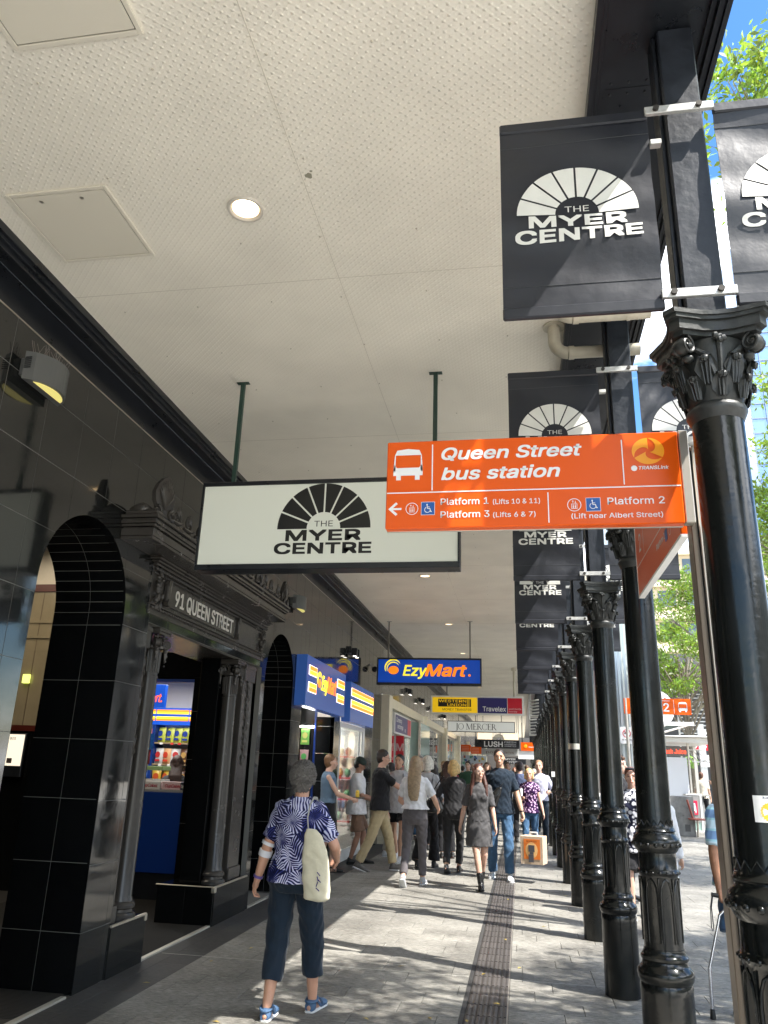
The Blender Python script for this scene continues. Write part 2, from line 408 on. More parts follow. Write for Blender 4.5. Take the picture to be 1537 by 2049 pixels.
# dark granite border along the shops
bd = thing('border_paving', 'dark stone border strip along the shop fronts', 'paving'); struct(bd); del bd['category']; del bd['label']
for x0, x1, ln in ((-3.03, -2.885, .6), (-2.885, -2.64, .43)):
    yy = 3.6 if ln < .5 else 3.4; n = 0
    me = MB().box(x0+.0015, x1-.0015, -ln/2+.0015, ln/2-.0015, -.012, 0, .001).mesh('border_stone'); me.materials.append(PAVD)
    while yy < 30 and n < 70:
        inst(me, 'border_stone', (0, yy+ln/2, 0), bd); yy += ln; n += 1
MB().box(-3.03, -2.64, 29, 80, -.012, 0).build('far_border', PAVD, bd)
# tactile strip : four columns of ribbed bars
TAC = mat('tactile_ribbed_paver', (.075,.068,.064), .42, spec=.5, var=(20,.25), island=.12)
ts = thing('tactile_strip', 'dark ribbed tactile guidance strip running down the footpath', 'tactile paving'); struct(ts); del ts['category']; del ts['label']
bar = MB()
bar.box(-.0335, .0335, -.128, .128, -.01, .0005)
for rx in (-.019, .014):
    bar.prism([(-.011, 0), (-.006, .0042), (.006, .0042), (.011, 0)], (rx, -.122, .0004), (1,0,0), (0,0,1), -.244)
tme = bar.mesh('tactile_bar'); tme.materials.append(TAC)
yy = 4.05; k = 0; trest = MB()
while yy < 40:
    for c in range(4):
        xc = -.3995 + c*.0705 + .034
        if k < 290 and 4.5 < yy: inst(tme, 'tactile_bar', (xc, yy+.131, 0), ts, rot=(0,0,R_.uniform(-.004,.004))); k += 1
        else: trest.box(xc-.0335, xc+.0335, yy+.003, yy+.259, -.01, .0035)
    yy += .262
trest.build('tactile_field', TAC, ts, kind='stuff')
MB().box(-.434, -.404, -10, 40, -.01, .0).build('strip_edge', PAVD, ts)
MB().box(-.133, -.1225, -10, 60, -.01, .003).build('edge_trim', STEEL, ts)
# fallen leaves
lm = mat('dry_leaf', (.45,.33,.08), .6, island=.4)
lf = MB(); lf.add([(-.028,0,.001),(0,-.011,.007),(.032,0,.003),(.002,.012,.006),(.05,.002,.002)], [(0,1,3),(1,2,3),(2,4,2)][:2]); lme = lf.mesh('fallen_leaf'); lme.materials.append(lm)
for i, (x, y) in enumerate([(-1.0,7.05),(-1.02,5.62),(-.62,5.75),(-.33,7.0),(-.19,8.4),(-.2,10.9),(-2.7,6.0),(-2.5,6.75),(-2.35,7.3),(-.2,6.2),(-.38,5.75),(.2,9.2),(.55,11.5),(-2.1,6.9),(-.05,7.3),(-1.9,5.3)]):
    tag(inst(lme, 'fallen_leaf', (x, y, .001), rot=(0,0,R_.uniform(0,6))), 'small dry yellow leaf lying on the paving', 'leaf', 'small dry leaves scattered on the footpath')

# ================================================================== AWNING
ZC = 4.42; Y0, Y1 = -4.0, 72
aw = thing('street_awning', 'long street awning with cream pressed metal ceiling and black fascia', 'awning', (0,0,0))
LIGHTS = [(-1.42, 3.32+i*4.25) for i in range(8)]
m = MB(); yc = Y0
for lx, ly in LIGHTS:
    m.box(-2.84, .36, yc, ly-.15, ZC, ZC+.03); m.box(-2.84, lx-.15, ly-.15, ly+.15, ZC, ZC+.03); m.box(lx+.15, .36, ly-.15, ly+.15, ZC, ZC+.03); yc = ly+.15
    n = 32; vs = []
    for z in (ZC, ZC+.03):
        for k in range(n):
            a_ = 2*PI*k/n; q = max(abs(math.cos(a_)), abs(math.sin(a_))); vs.append((lx+math.cos(a_)/q*.15, ly+math.sin(a_)/q*.15, z))
        for k in range(n):
            a_ = 2*PI*k/n; vs.append((lx+math.cos(a_)*.085, ly+math.sin(a_)*.085, z))
    m.add(vs, [(k, n+k, n+(k+1) % n, (k+1) % n) for k in range(n)])
m.box(-2.84, .36, yc, Y1, ZC, ZC+.03)
m.build('ceiling_panel', CEIL, aw)
jm = mat('ceiling_joint_line', (.6,.56,.48), .7)
m = MB()
for x in (-1.047,): m.box(x-.0015, x+.0015, Y0, Y1, ZC-.0015, ZC+.01)
yy = -3.2
while yy < 60: m.box(-2.84, .36, yy-.0015, yy+.0015, ZC-.0012, ZC+.01); yy += 2.4
m.build('joint_line', jm, aw)
m = MB(); m.prism([(math.cos(k*.7)*(.012+.012*R_.random()), math.sin(k*.7)*(.012+.016*R_.random())) for k in range(9)], (-1.01, 3.12, ZC-.0016), (1,0,0), (0,1,0), -.0008); m.prism([(math.cos(k*.9)*.008+.02, math.sin(k*.9)*.006-.03) for k in range(7)], (-1.01, 3.12, ZC-.0016), (1,0,0), (0,1,0), -.0008); m.build('ceiling_stain', mat('dark_grime', (.3,.29,.22), .8), aw)
# screw heads in the ceiling
m = MB()
for i in range(40):
    for k in range(6): m.ball((-2.6+k*.52+R_.uniform(-.05,.05), 1.2+i*.6, ZC-.001), .006, n=6, m=4)
m.build('screw_heads', mat('ceiling_screw', (.5,.46,.38), .5), aw, kind='stuff')
# roof + outer beam + inner mouldings
MB().box(-3.4, .84, Y0, Y1, ZC+.16, ZC+.42).build('roof', BLACKM, aw)
m = MB()
m.box(.36, .385, Y0, Y1, ZC-.07, ZC+.02); m.box(.389, .405, Y0, Y1, ZC-.045, ZC+.02); m.box(.409, .43, Y0, Y1, ZC-.02, ZC+.02)
m.build('inner_moulding', BLACKM, aw)
m = MB().box(.43, .8, Y0, Y1, ZC-.006, ZC+.025); m.build('soffit_lining', BLACKM, aw)
m = MB().box(.8, .82, Y0, Y1, ZC-.03, ZC+.45).box(.823, .845, Y0, Y1, ZC-.055, ZC+.45).box(.848, .868, Y0, Y1, ZC-.07, ZC+.5); m.build('fascia', BLACKM, aw)
for i in range(20):     # rivet rows at sheet joints
    y = 2.78+i*2.4; mm = MB().box(.432, .797, y-.001, y+.001, ZC-.008, ZC)
    for k in range(5): mm.ball((.46+k*.075, y-.03, ZC-.007), .006, n=6, m=4); mm.ball((.46+k*.075, y+.03, ZC-.007), .006, n=6, m=4)
    mm.build('rivet_row', BLACKM, aw)
# left cornice between wall and ceiling
m = MB().box(-3.03, -2.9, Y0, Y1, 4.36, ZC+.03); m.box(-2.897, -2.882, Y0, Y1, 4.31, ZC+.03); m.box(-2.879, -2.86, Y0, Y1, 4.345, ZC+.03); m.box(-2.857, -2.84, Y0, Y1, 4.37, ZC+.03)
m.build('wall_moulding', BLACKM, aw)
# access panels
for cx, cy, lb in ((-2.395, 3.335, 'square access panel in the ceiling beside the dark wall cornice'), (-1.78, 1.93, 'square access panel at the near left corner of the ceiling')):
    t = thing('access_panel', lb, 'access panel', (cx, cy, ZC), group='ceiling access panels')
    s = .285
    MB().box(cx-s+.016, cx+s-.016, cy-s+.016, cy+s-.016, ZC-.010, ZC-.003, .002).build('door_panel', BEIGE if 'beige_panel' in MATS else mat('access_panel_paint', (.74,.70,.60), .5), t)
    MB().box(cx-s+.002, cx+s-.002, cy-s+.002, cy+s-.002, ZC-.0022, ZC-.001).build('shadow_gap', mat('gap_dark', (.05,.045,.04), .8), t)
    f = MB()
    for a in (-1, 1):
        f.box(cx+a*s-.011, cx+a*s+.011, cy-s-.011, cy+s+.011, ZC-.012, ZC-.001, .002)
        f.box(cx-s+.0115, cx+s-.0115, cy+a*s-.011, cy+a*s+.011, ZC-.012, ZC-.001, .002)
    f.build('frame', mat('access_panel_paint', (.74,.70,.60), .5), t)
    for a in (-.12, .12):
        MB().lathe([(.0, ZC-.011),(.012, ZC-.011),(.012, ZC-.008)], cx+a, cy-s+.06, 10).build('catch', STEEL, t)
# recessed downlights
WARM = mat('lamp_warm', (1,.9,.7), .5, emit=(1,.82,.58,7)); TRIM = mat('downlight_trim', (.62,.58,.52), .3)
def downlight(x, y, z, r, label, group, deep=False, lm=WARM):
    t = thing('ceiling_downlight', label, 'downlight', (x, y, z), group=group)
    MB().lathe([(r*.86, z+.0), (r, z-.012), (r*1.14, z-.012), (r*1.2, z-.003), (r*1.16, z)], x, y, 28, cap=False).build('trim_ring', TRIM, t, smooth=40)
    if deep:
        MB().lathe([(r*.98, z-.002), (r*.9, z+.03), (r*.82, z+.075), (r*.8, z+.1)], x, y, 28, cap=False).build('reflector', mat('gold_reflector', (.9,.75,.5), .25, metal=.8, emit=(1,.8,.55,.7)), t, smooth=40)
        MB().lathe([(r*.8, z+.1), (.001, z+.1)], x, y, 24, cap=False).build('lamp', lm, t)
    else: MB().lathe([(r*.86, z-.006), (0.001, z-.006)], x, y, 24, cap=False).build('lamp', lm, t)
    return t
CEIL_CUT = []
lbl = ['recessed warm downlight nearest the camera in the cream ceiling', 'recessed downlight in the ceiling above the lightbox sign', 'recessed downlight in the ceiling just beyond the white lightbox sign', 'recessed downlight just before the blue hanging shop sign', 'recessed downlight right above the blue hanging shop sign', 'sixth recessed downlight of the awning ceiling, beyond the blue sign', 'seventh recessed downlight of the awning ceiling', 'farthest visible recessed downlight in the awning ceiling']
for i in range(8):
    y = 3.32 + i*4.25
    downlight(-1.42, y, ZC, .085, lbl[i], 'downlights along the awning ceiling', deep=True)
# drain pipe elbow under the beam
PIPE = mat('cream_pipe', (.58,.54,.44), .4, var=(12,.12))
def drainpipe(y, lb):
    t = thing('drain_pipe', lb, 'pipe', (.3, y, ZC))
    r = .042; pts = [(.29, y, ZC), (.29, y, ZC-.12)]
    for k in range(1, 7):
        w = k/6*PI/2; pts.append((.29+.09*(1-math.cos(w)), y, ZC-.12-.09*math.sin(w)))
    MB().tube(pts, r, 16).build('elbow', PIPE, t, smooth=50)
    MB().tube([(.385, y, ZC-.21), (.84, y, ZC-.21)], r*.97, 16).build('pipe_run', PIPE, t, smooth=50)
    MB().tube([(.38, y, ZC-.21), (.415, y, ZC-.21)], r*1.12, 16).tube([(.70, y, ZC-.21), (.72, y, ZC-.21)], r*1.08, 16).build('pipe_clip', PIPE, t, smooth=50)
    MB().lathe([(.075, ZC-.012), (.075, ZC-.001)], .29, y, 20).build('flange', PIPE, t)
drainpipe(4.72, 'cream drain pipe elbowing out of the ceiling under the black beam')
drainpipe(4.28, 'cream drain pipe half hidden above the nearest banner')

# ================================================================== FACADE
bl = thing('arcade_building', 'polished black granite arcade building with arches and ornate portico', 'building', (XF, 0, 0))
ZR = [0, .376, .806, 1.236, 1.666, 2.096, 2.526, 2.956, 3.386, 3.81, 4.13]
A1 = (4.4, 5.56, 2.62); A2 = (9.14, 10.36, 2.53)     # arches: y0, y1, spring
A0 = (1.35, 2.51, 2.62)
def archz(y, A):
    c, r = (A[0]+A[1])/2, (A[1]-A[0])/2
    return A[2] + math.sqrt(max(r*r-(y-c)**2, 0)) if A[0] < y < A[1] else -1
# rectangular holes: (y0,y1,z0,z1)
HOLES = [(5.985, 9.0, 0, 2.62), (10.86, 12.93, 0, 2.96), (13.34, 15.6, 0, 2.93)]
def in_hole(y, z):
    return any(a < y < b and c < z < d for a, b, c, d in HOLES)
cache = {}
ntile = 0
def add_tile(y0, y1, z0, z1):
    global ntile
    g = .0022
    for H in HOLES:   # clip against rectangular holes
        a, b, c, d = H
        if y1 > a+1e-6 and y0 < b-1e-6 and z1 > c+1e-6 and z0 < d-1e-6:
            if y0 < a-.02: add_tile(y0, a, z0, z1)
            if y1 > b+.02: add_tile(b, y1, z0, z1)
            yy0, yy1 = max(y0, a), min(y1, b)
            if z1 > d+.02: add_tile(yy0, yy1, d, z1)
            if z0 < c-.02: add_tile(yy0, yy1, z0, c)
            return
    for A in (A0, A1, A2):
        if y1 > A[0] and y0 < A[1]:
            r = (A[1]-A[0])/2
            if z0 < A[2]+r:
                # polygon above the arch
                if y0 < A[0]-.02: pass
                ys = sorted(set([y0, y1] + [y0+(y1-y0)*k/24 for k in range(25)] + [q for q in (A[0], A[1]) if y0 < q < y1]))
                runs = []; cur = []
                for q in ys:
                    zl = max(z0, archz(q, A)) if A[0] < q < A[1] else z0
                    if abs(q-A[0]) < 1e-9 and y0 < q-1e-6: cur += [(q, z0), (q, max(z0, min(A[2], z1)))]
                    elif abs(q-A[1]) < 1e-9 and y1 > q+1e-6: cur += [(q, max(z0, min(A[2], z1))), (q, z0)]
                    elif zl < z1-.004 : cur.append((q, zl))
                    else:
                        cur.append((q, z1))
                pts = [(a, min(b, z1)) for a, b in cur]
                # split into pieces where the boundary touches the top
                piece = []; out = []
                for p in pts:
                    if p[1] >= z1-1e-6:
                        piece.append(p)
                        if len(piece) > 1 and any(q[1] < z1-1e-6 for q in piece): out.append(piece)
                        piece = [p]
                    else: piece.append(p)
                if len(piece) > 1 and any(q[1] < z1-1e-6 for q in piece): out.append(piece)
                for pc in out:
                    poly = list(pc)
                    if poly[-1][1] < z1-1e-6: poly.append((poly[-1][0], z1))
                    if poly[0][1] < z1-1e-6: poly.append((poly[0][0], z1))
                    cl = []
                    for q in poly:
                        if not cl or (abs(q[0]-cl[-1][0]) + abs(q[1]-cl[-1][1])) > 1e-5: cl.append(q)
                    if len(cl) < 3: continue
                    cy = sum(q[0] for q in cl)/len(cl); cz = sum(q[1] for q in cl)/len(cl)
                    hh = max(q[1] for q in cl)-min(q[1] for q in cl); ww = max(q[0] for q in cl)-min(q[0] for q in cl)
                    if hh*ww < .0008: continue
                    cl = [(cy+(a-cy)*(1-g/ww*1.6), cz+(b-cz)*(1-g/hh*1.6)) for a, b in cl]
                    MB().prism([(a, b) for a, b in cl], (XF, 0, 0), (0,1,0), (0,0,1), -.02).build('tile', GRAN, bl)
                    ntile += 1
                return
    if y1-y0 < .012 or z1-z0 < .012: return
    if ntile > 285:
        far_tiles.box(XF-.02, XF, y0+g, y1-g, z0+g, z1-g); return
    key = (round(y1-y0, 3), round(z1-z0, 3))
    if key not in cache:
        cache[key] = MB().box(-.02, 0, -(y1-y0)/2+g, (y1-y0)/2-g, -(z1-z0)/2+g, (z1-z0)/2-g, .0012).mesh('tile'); cache[key].materials.append(GRAN)
    o = inst(cache[key], 'tile', (XF, (y0+y1)/2, (z0+z1)/2), bl, rot=(0, R_.gauss(0, .0016), R_.gauss(0, .0016)))
    ntile += 1
far_tiles = MB()
TW = .43
k0 = int((2.9-3.76)/TW)-1
for pas in (0, 1):
    k = k0
    while 3.76+k*TW < 17.4:
        ya, yb = 3.76+k*TW, 3.76+(k+1)*TW
        for i in range(len(ZR)-1):
            # the wall splits at arch centre lines below: keep simple square grid
            vis = True
            if (ya > 14.2) == bool(pas): add_tile(ya, min(yb, 17.42), ZR[i], ZR[i+1])
        k += 1
for i in range(len(ZR)-1):
    for k in range(-20, k0): far_tiles.box(XF-.02, XF, 3.76+k*TW+.002, 3.76+(k+1)*TW-.002, ZR[i]+.002, ZR[i+1]-.002) if 3.76+(k+1)*TW < 1.35 or 3.76+k*TW > 2.51 or ZR[i] > 3.2 else None
far_tiles.build('tile_field', GRAN, bl, kind='stuff')
# bulkhead above the tiles
MB().box(XF-.06, XF-.002, Y0, Y1, 4.14, 4.36).build('bulkhead', BLACKM, bl)
MB().box(XF-.004, XF+.004, Y0, Y1, 4.128, 4.136).build('bulkhead_trim', STEEL, bl)
# backing wall (grout) with openings
m = MB()
def wall_strip(y0, y1, z0, z1): m.box(XF-.06, XF-.0022, y0, y1, z0, z1)
wall_strip(-4, 1.347, 0, 4.14); wall_strip(2.513, 4.397, 0, 4.14); wall_strip(5.563, 5.985, 0, 4.14); wall_strip(9.0, 9.137, 0, 4.14)
wall_strip(10.363, 10.86, 0, 4.14); wall_strip(12.93, 13.34, 0, 4.14); wall_strip(15.6, 17.42, 0, 4.14)
wall_strip(5.985, 9.0, 2.62, 4.14); wall_strip(10.86, 12.93, 2.96, 4.14); wall_strip(13.34, 15.6, 2.93, 4.14)
for A in (A0, A1, A2):
    c, r = (A[0]+A[1])/2, (A[1]-A[0])/2; n = 60
    r += .0045; ys = [c+r*math.cos(PI-PI*i/n) for i in range(n+1)]
    m.prism([(q, A[2]+math.sqrt(max(0, r*r-(q-c)**2))) for q in ys] + [(c+r, 4.14), (c-r, 4.14)], (XF-.0022, 0, 0), (0,1,0), (0,0,1), -.0578)
m.build('backing_wall', GROUT, bl)
# arch reveals : jambs of tiles and narrow soffit tiles
def reveal(A, depth, full=True):
    c, r = (A[0]+A[1])/2, (A[1]-A[0])/2
    zs = [0, .376, .82, 1.246, 1.664, 2.094, 2.52]; zs = [z for z in zs if z < A[2]-.02] + [A[2]]
    for side, yj in ((1, A[1]), (-1, A[0])):
        if side == -1 and not full: continue
        for i in range(len(zs)-1):
            for a, b in ((0, .5), (.5, 1)):
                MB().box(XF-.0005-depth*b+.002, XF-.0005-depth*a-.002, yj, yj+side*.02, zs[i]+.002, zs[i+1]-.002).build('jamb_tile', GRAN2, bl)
        MB().box(XF-depth, XF-.0615, yj+side*.0022, yj+side*.05, 0, A[2]).build('jamb_backing', GROUT, bl)
    n = 22; back = MB()
    for i in range(n):
        w0, w1 = PI*i/n, PI*(i+1)/n
        e = .0022/r
        for a, b in ((0, .5), (.5, 1)):
            q = MB(); vs = []
            for x in (XF-.0005-depth*a-.002, XF-.0005-depth*b+.002):
                for w, rr in ((w0+e, r), (w1-e, r), (w1-e, r+.02), (w0+e, r+.02)):
                    vs.append((x, c+math.cos(w)*rr, A[2]+math.sin(w)*rr))
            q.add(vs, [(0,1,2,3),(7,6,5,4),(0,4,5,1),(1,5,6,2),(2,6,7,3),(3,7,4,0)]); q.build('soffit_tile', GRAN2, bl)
        vs = []
        for x in (XF-.062, XF-depth):
            for w, rr in ((w0, r+.0025), (w1, r+.0025), (w1, r+.04), (w0, r+.04)): vs.append((x, c+math.cos(w)*rr, A[2]+math.sin(w)*rr))
        back.add(vs, [(0,1,2,3),(7,6,5,4),(0,4,5,1),(1,5,6,2),(2,6,7,3),(3,7,4,0)])
    back.build('soffit_backing', GROUT, bl)
reveal(A1, .6); reveal(A2, .42)
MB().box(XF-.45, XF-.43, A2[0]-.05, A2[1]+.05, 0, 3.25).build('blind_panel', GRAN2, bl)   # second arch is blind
# threshold strips
for a, b in ((4.4, 5.5), (6.57, 8.05), (9.2, 10.3), (1.4, 2.5)):
    MB().box(XF-.045, XF-.002, a, b, -.01, .012, .003).build('threshold', mat('worn_aluminium', (.6,.57,.5), .4, metal=.5), bl)
# ================================================================== PORTICO
po = thing('entrance_portico', 'ornate dark classical portico with street number lettering and twin scroll columns', 'portico', (XF, 7.1, 0))
ED = mat('plinth_edge_trim', (.62,.58,.5), .3, metal=.8)
for y0, y1 in ((5.985, 6.56), (8.06, 9.02)):
    pl_ = MB().box(-3.62, XF-.003, y0+.003, y1-.003, 0, .33).build('plinth', GROUT, po)
    n = 1 if y1-y0 < .7 else 2; w = (y1-y0)/n
    for i in range(n): MB().box(XF-.003, XF+.012, y0+i*w+.002, y0+(i+1)*w-.002, 0, .338, .001).build('plinth_tile', GRAN, pl_)
    for i in range(2): MB().box(-3.62+i*.295+.002, -3.62+(i+1)*.295-.002, y0-.014, y0-.002, 0, .338, .001).build('plinth_tile', GRAN2, pl_) if y0 > 8 else None
    MB().box(-3.64, XF+.0, y0, y1, .331, .345).build('plinth_top', GRAN2, pl_)
    MB().box(XF-.006, XF+.016, y0+.002, y1, .339, .356, .003).build('edge_trim', ED, pl_)
    if y0 > 8:
        MB().box(-3.64, XF-.0, y0-.018, y0-.002, .346, .356, .002).build('edge_trim', ED, pl_)
        MB().box(XF-.02, XF+.02, y0-.02, y0+.03, .3, .35, .004).build('corner_cap', ED, pl_)
    else: MB().box(XF-.02, XF+.02, y1-.03, y1+.006, .3, .35, .004).build('corner_cap', ED, pl_)
def spiral(mb, c, ax, up, r0, turns, rad, n=40):     # volute scroll, in plane (ax, up)
    pts = []; rr = []
    for i in range(n+1):
        t = i/n; w = PI/2 + turns*2*PI*t; r = r0*(1-.86*t)
        pts.append(Vector(c)+Vector(ax)*math.cos(w)*r+Vector(up)*math.sin(w)*r); rr.append(rad*(1-.5*t))
    mb.tube(pts, rr, 6)
def ionic(parent, x, y, z0, z1, r):
    col = MB()
    prof = [(r*1.5, z0), (r*1.52, z0+.03), (r*1.4, z0+.045), (r*1.22, z0+.05), (r*1.2, z0+.07), (r*1.38, z0+.08), (r*1.4, z0+.1), (r*1.25, z0+.12), (r*1.12, z0+.125), (r*1.1, z0+.14), (r, z0+.16), (r*.99, z0+.8), (r*.9, z1-.42), (r*.98, z1-.42), (r*.98, z1-.405), (r*.9, z1-.4), (r*.9, z1-.18)]
    col.lathe(prof, x, y, 28)
    co = col.build('column', PORTI, parent, smooth=35)
    cp = MB()
    for k in range(18):      # fluted neck
        w = 2*PI*k/18; cp.caps((x+math.cos(w)*r*.92, y+math.sin(w)*r*.92, z1-.37), (x+math.cos(w)*r*.96, y+math.sin(w)*r*.96, z1-.2), r*.085, r*.1, 6)
    cp.lathe([(r*.95, z1-.185), (r*1.2, z1-.17), (r*1.25, z1-.15), (r*1.05, z1-.135)], x, y, 24)
    for k in range(20):
        w = 2*PI*k/20; cp.ball((x+math.cos(w)*r*1.18, y+math.sin(w)*r*1.18, z1-.15), r*.14, n=6, m=5)
    a = r*1.42
    cp.box(x-a, x+a, y-a, y+a, z1-.035, z1, .006); cp.box(x-a*.93, x+a*.93, y-a*.93, y+a*.93, z1-.055, z1-.036)
    for sx in (-1, 1):
        for sy in (-1, 1):
            d = Vector((sx, sy, 0)).normalized(); c = Vector((x, y, z1-.125)) + d*r*1.5; n = Vector((-d.y, d.x, 0))
            cp.tube([c-n*.018, c+n*.018], r*.42, 14)
            for s in (-1, 1): spiral(cp, c+n*.022*s, d, (0,0,1), r*.6, 1.9, r*.11)
            cp.tube([c+Vector((0,0,r*.6)), Vector((x, y, z1-.07))+d*r*.6], [r*.16, r*.2], 6)
            cp.tube([c-Vector((0,0,r*.5)), c-Vector((0,0,r*1.2)), c-Vector((0,0,r*1.9))], [r*.24, r*.16, r*.04], 6)
            for q in range(4): cp.ball(c+Vector((R_.uniform(-.01,.01), R_.uniform(-.01,.01), -r*(.7+.5*q))), r*(.25-.05*q), n=6, m=5)
    for sx, sy in ((1,0),(-1,0),(0,1),(0,-1)):
        for q in range(5): cp.ball((x+sx*r*1.15+R_.uniform(-.02,.02)*abs(sy), y+sy*r*1.15+R_.uniform(-.02,.02)*abs(sx), z1-.06-.02*q), .014, n=6, m=5)
    cp.build('capital', PORTI, co, smooth=40)
for x, y in ((-3.145, 6.33), (-3.155, 8.33)): ionic(po, x, y, .346, 2.62, .084)
# pilasters with carved drops
for y0, y1 in ((5.99, 6.11), (8.53, 8.87)):
    p = MB().box(-3.2, XF-.05, y0, y1, .346, 2.5, .006); p.box(-3.2, XF-.03, y0-.001, y1+.012, .347, .47, .006); p.box(-3.2, XF-.03, y0-.001, y1+.015, 2.42, 2.62, .006)
    p.box(-3.2, XF-.022, y0-.002, y1+.022, 2.56, 2.6, .004)
    pp = p.build('pilaster', PORTI, po)
    o = MB(); yc = (y0+y1)/2
    for k in range(9):
        z = 2.4-k*.105
        o.ball((XF-.045, yc+math.sin(k*2.1)*.022, z), (.02, .03-.0015*k, .05), n=8, m=6)
        for s in (-1, 1): o.tube([(XF-.045, yc, z), (XF-.035, yc+s*.04, z+.025), (XF-.045, yc+s*.052, z+.06)], [.01, .008, .003], 6)
    o.tube([(XF-.047, yc, 1.5), (XF-.04, yc, 2.45)], .008, 6)
    o.build('carved_drop', PORTI, pp, smooth=60)
# inner walls of the porch
MB().box(-3.64, XF-.026, 9.022, 9.06, 0, 2.62).build('inner_wall', GRAN2, po); MB().box(-3.46, -3.24, 8.2, 9.02, .346, 2.62, .004).build('inner_pier', GRAN2, po); MB().box(-3.46, -3.24, 5.985, 6.12, .346, 2.62, .004).build('inner_pier', GRAN2, po)
# entablature, nearly flush with the granite
EY0, EY1 = 5.94, 8.99
e = MB().box(-3.62, XF-.004, EY0, EY1, 2.622, 2.69, .003).box(-3.6, XF+.012, EY0-.004, EY1+.004, 2.692, 2.765, .003).box(-3.6, XF+.002, EY0, EY1, 2.768, 3.1, .003)
e.box(-3.6, XF+.034, EY0-.006, EY1+.006, 2.766, 2.782, .005).build('architrave', PORTI, po)
d = MB()
def beads(z, x, y0, y1, r, stretch=1.0, step=.045):
    n = int((y1-y0)/step)
    for i in range(n): d.ball((x, y0+(i+.5)*(y1-y0)/n, z), (r, r*stretch, r*1.1), n=6, m=5)
beads(2.745, XF+.026, EY0, EY1, .014, 1.2, .05); beads(3.075, XF+.03, EY0, EY1, .017, .9, .046); beads(3.04, XF+.018, EY0, EY1, .009, 1.0, .03)
d.build('bead_moulding', PORTI, po, smooth=60, kind='stuff')
pq = MB().box(XF+.002, XF+.022, 6.28, 7.95, 2.81, 3.01, .006).build('name_plaque', PORTI, po)
for y in (6.22, 8.01):
    b = MB(); b.box(XF+.002, XF+.045, y-.035, y+.035, 2.84, 2.99, .008); b.tube([(XF+.01, y, 2.83), (XF+.055, y, 2.83)], .034, 12); b.tube([(XF+.01, y, 3.0), (XF+.05, y, 3.0)], .034, 12)
    b.build('console', PORTI, po, smooth=40)
for y in (6.04, 8.86):   # carved clusters on the frieze ends
    b = MB()
    for k in range(22): b.ball((XF+.012+R_.uniform(0,.03), y+R_.gauss(0,.035), 2.92+R_.gauss(0,.06)), (.02, R_.uniform(.01,.025), R_.uniform(.012,.04)), n=7, m=5)
    b.build('carved_cluster', PORTI, po, smooth=60)
tx = MB(); put_text(tx, '91 QUEEN STREET', (XF+.026, 6.39, 2.84), (0,1,0), (0,0,1), h=.135, width=1.46, bold=.03)
t2 = MB(); k = tx.n
t2.add(tx.v, tx.f); t2.add([(a-.004, b, c) for a, b, c in tx.v], [f[::-1] for f in tx.f]); t2.build('lettering', mat('raised_letter_paint', (.62,.6,.55), .4), pq)
# cornice, mitred mouldings growing outwards
c = MB()
for x, z0, z1, ya, yb in ((.04, 3.1, 3.12, 5.93, 9.0), (.07, 3.122, 3.135, 5.9, 8.99), (.1, 3.137, 3.152, 5.86, 8.98), (.27, 3.155, 3.178, 5.34, 8.94), (.275, 3.18, 3.24, 5.335, 8.945), (.25, 3.242, 3.254, 5.36, 8.92), (.283, 3.256, 3.275, 5.33, 8.95), (.298, 3.277, 3.3, 5.315, 8.965), (.285, 3.302, 3.318, 5.33, 8.95), (.31, 3.32, 3.345, 5.305, 8.98)):
    c.box(XF+.001, XF+x, ya, yb, z0, z1, .003)
c.build('cornice', PORTI, po)
# crest : low scroll relief + palmettes
cr_ = MB(); cr_.box(XF+.22, XF+.26, 5.45, 8.9, 3.346, 3.40, .006)
for k in range(14):
    y = 5.75+k*.235; s = 1 if k % 2 else -1
    spiral(cr_, (XF+.26, y, 3.46), (0, s, 0), (0,0,1), .065, 1.5, .014, 22)
    cr_.tube([(XF+.26, y-.1, 3.4), (XF+.265, y, 3.395), (XF+.26, y+.11, 3.43)], [.012, .02, .008], 6); cr_.ball((XF+.265, y, 3.5), (.015, .03, .045), n=7, m=5)
cr_.build('scroll_crest', PORTI, po, smooth=60)
def palmette(y, x, h, w, parent, ax=(0,1,0)):
    b = MB(); ax = Vector(ax); nn = ax.cross(Vector((0,0,1)))
    o = Vector((x, y, 3.346))
    L = [(-.5,0), (-.42,.12), (-.3,.2), (-.46,.36), (-.5,.55), (-.38,.74), (-.15,.92), (.06,1.0), (.2,.9), (.36,.72), (.46,.52), (.4,.34), (.28,.2), (.44,.1), (.5,0)]
    b.prism([(p*w, q*h) for p, q in L], o-nn*.02, ax, (0,0,1), .04)
    for k in range(-4, 5):
        a = k*.22; pts = [o+Vector((0,0,.2*h))+nn*.024, o+ax*math.sin(a)*w*.3+Vector((0,0,.2*h+math.cos(a)*h*.5))+nn*.03, o+ax*math.sin(a)*w*.44+Vector((0,0,.22*h+math.cos(a)*h*.66))+nn*.022]
        b.tube(pts, [.008, .016, .005], 6)
        b.tube([p-nn*2*((p-o).dot(nn)) for p in pts], [.008, .016, .005], 6)
    for s in (-1, 1): spiral(b, o+ax*s*w*.36+Vector((0,0,h*.12)), ax*s, (0,0,1), h*.13, 1.3, .012, 20); spiral(b, o+ax*s*w*.36+Vector((0,0,h*.12))+nn*.03, ax*s, (0,0,1), h*.13, 1.3, .012, 20)
    b.build('palmette', PORTI, parent, smooth=50)
palmette(5.45, XF+.27, .36, .24, po, Vector((.3,.95,0))); palmette(5.40, XF+.12, .12, .2, po, (1,0,0)); palmette(6.3, XF+.25, .22, .2, po); palmette(7.12, XF+.25, .26, .26, po); palmette(7.95, XF+.25, .22, .2, po); palmette(8.85, XF+.26, .3, .2, po)
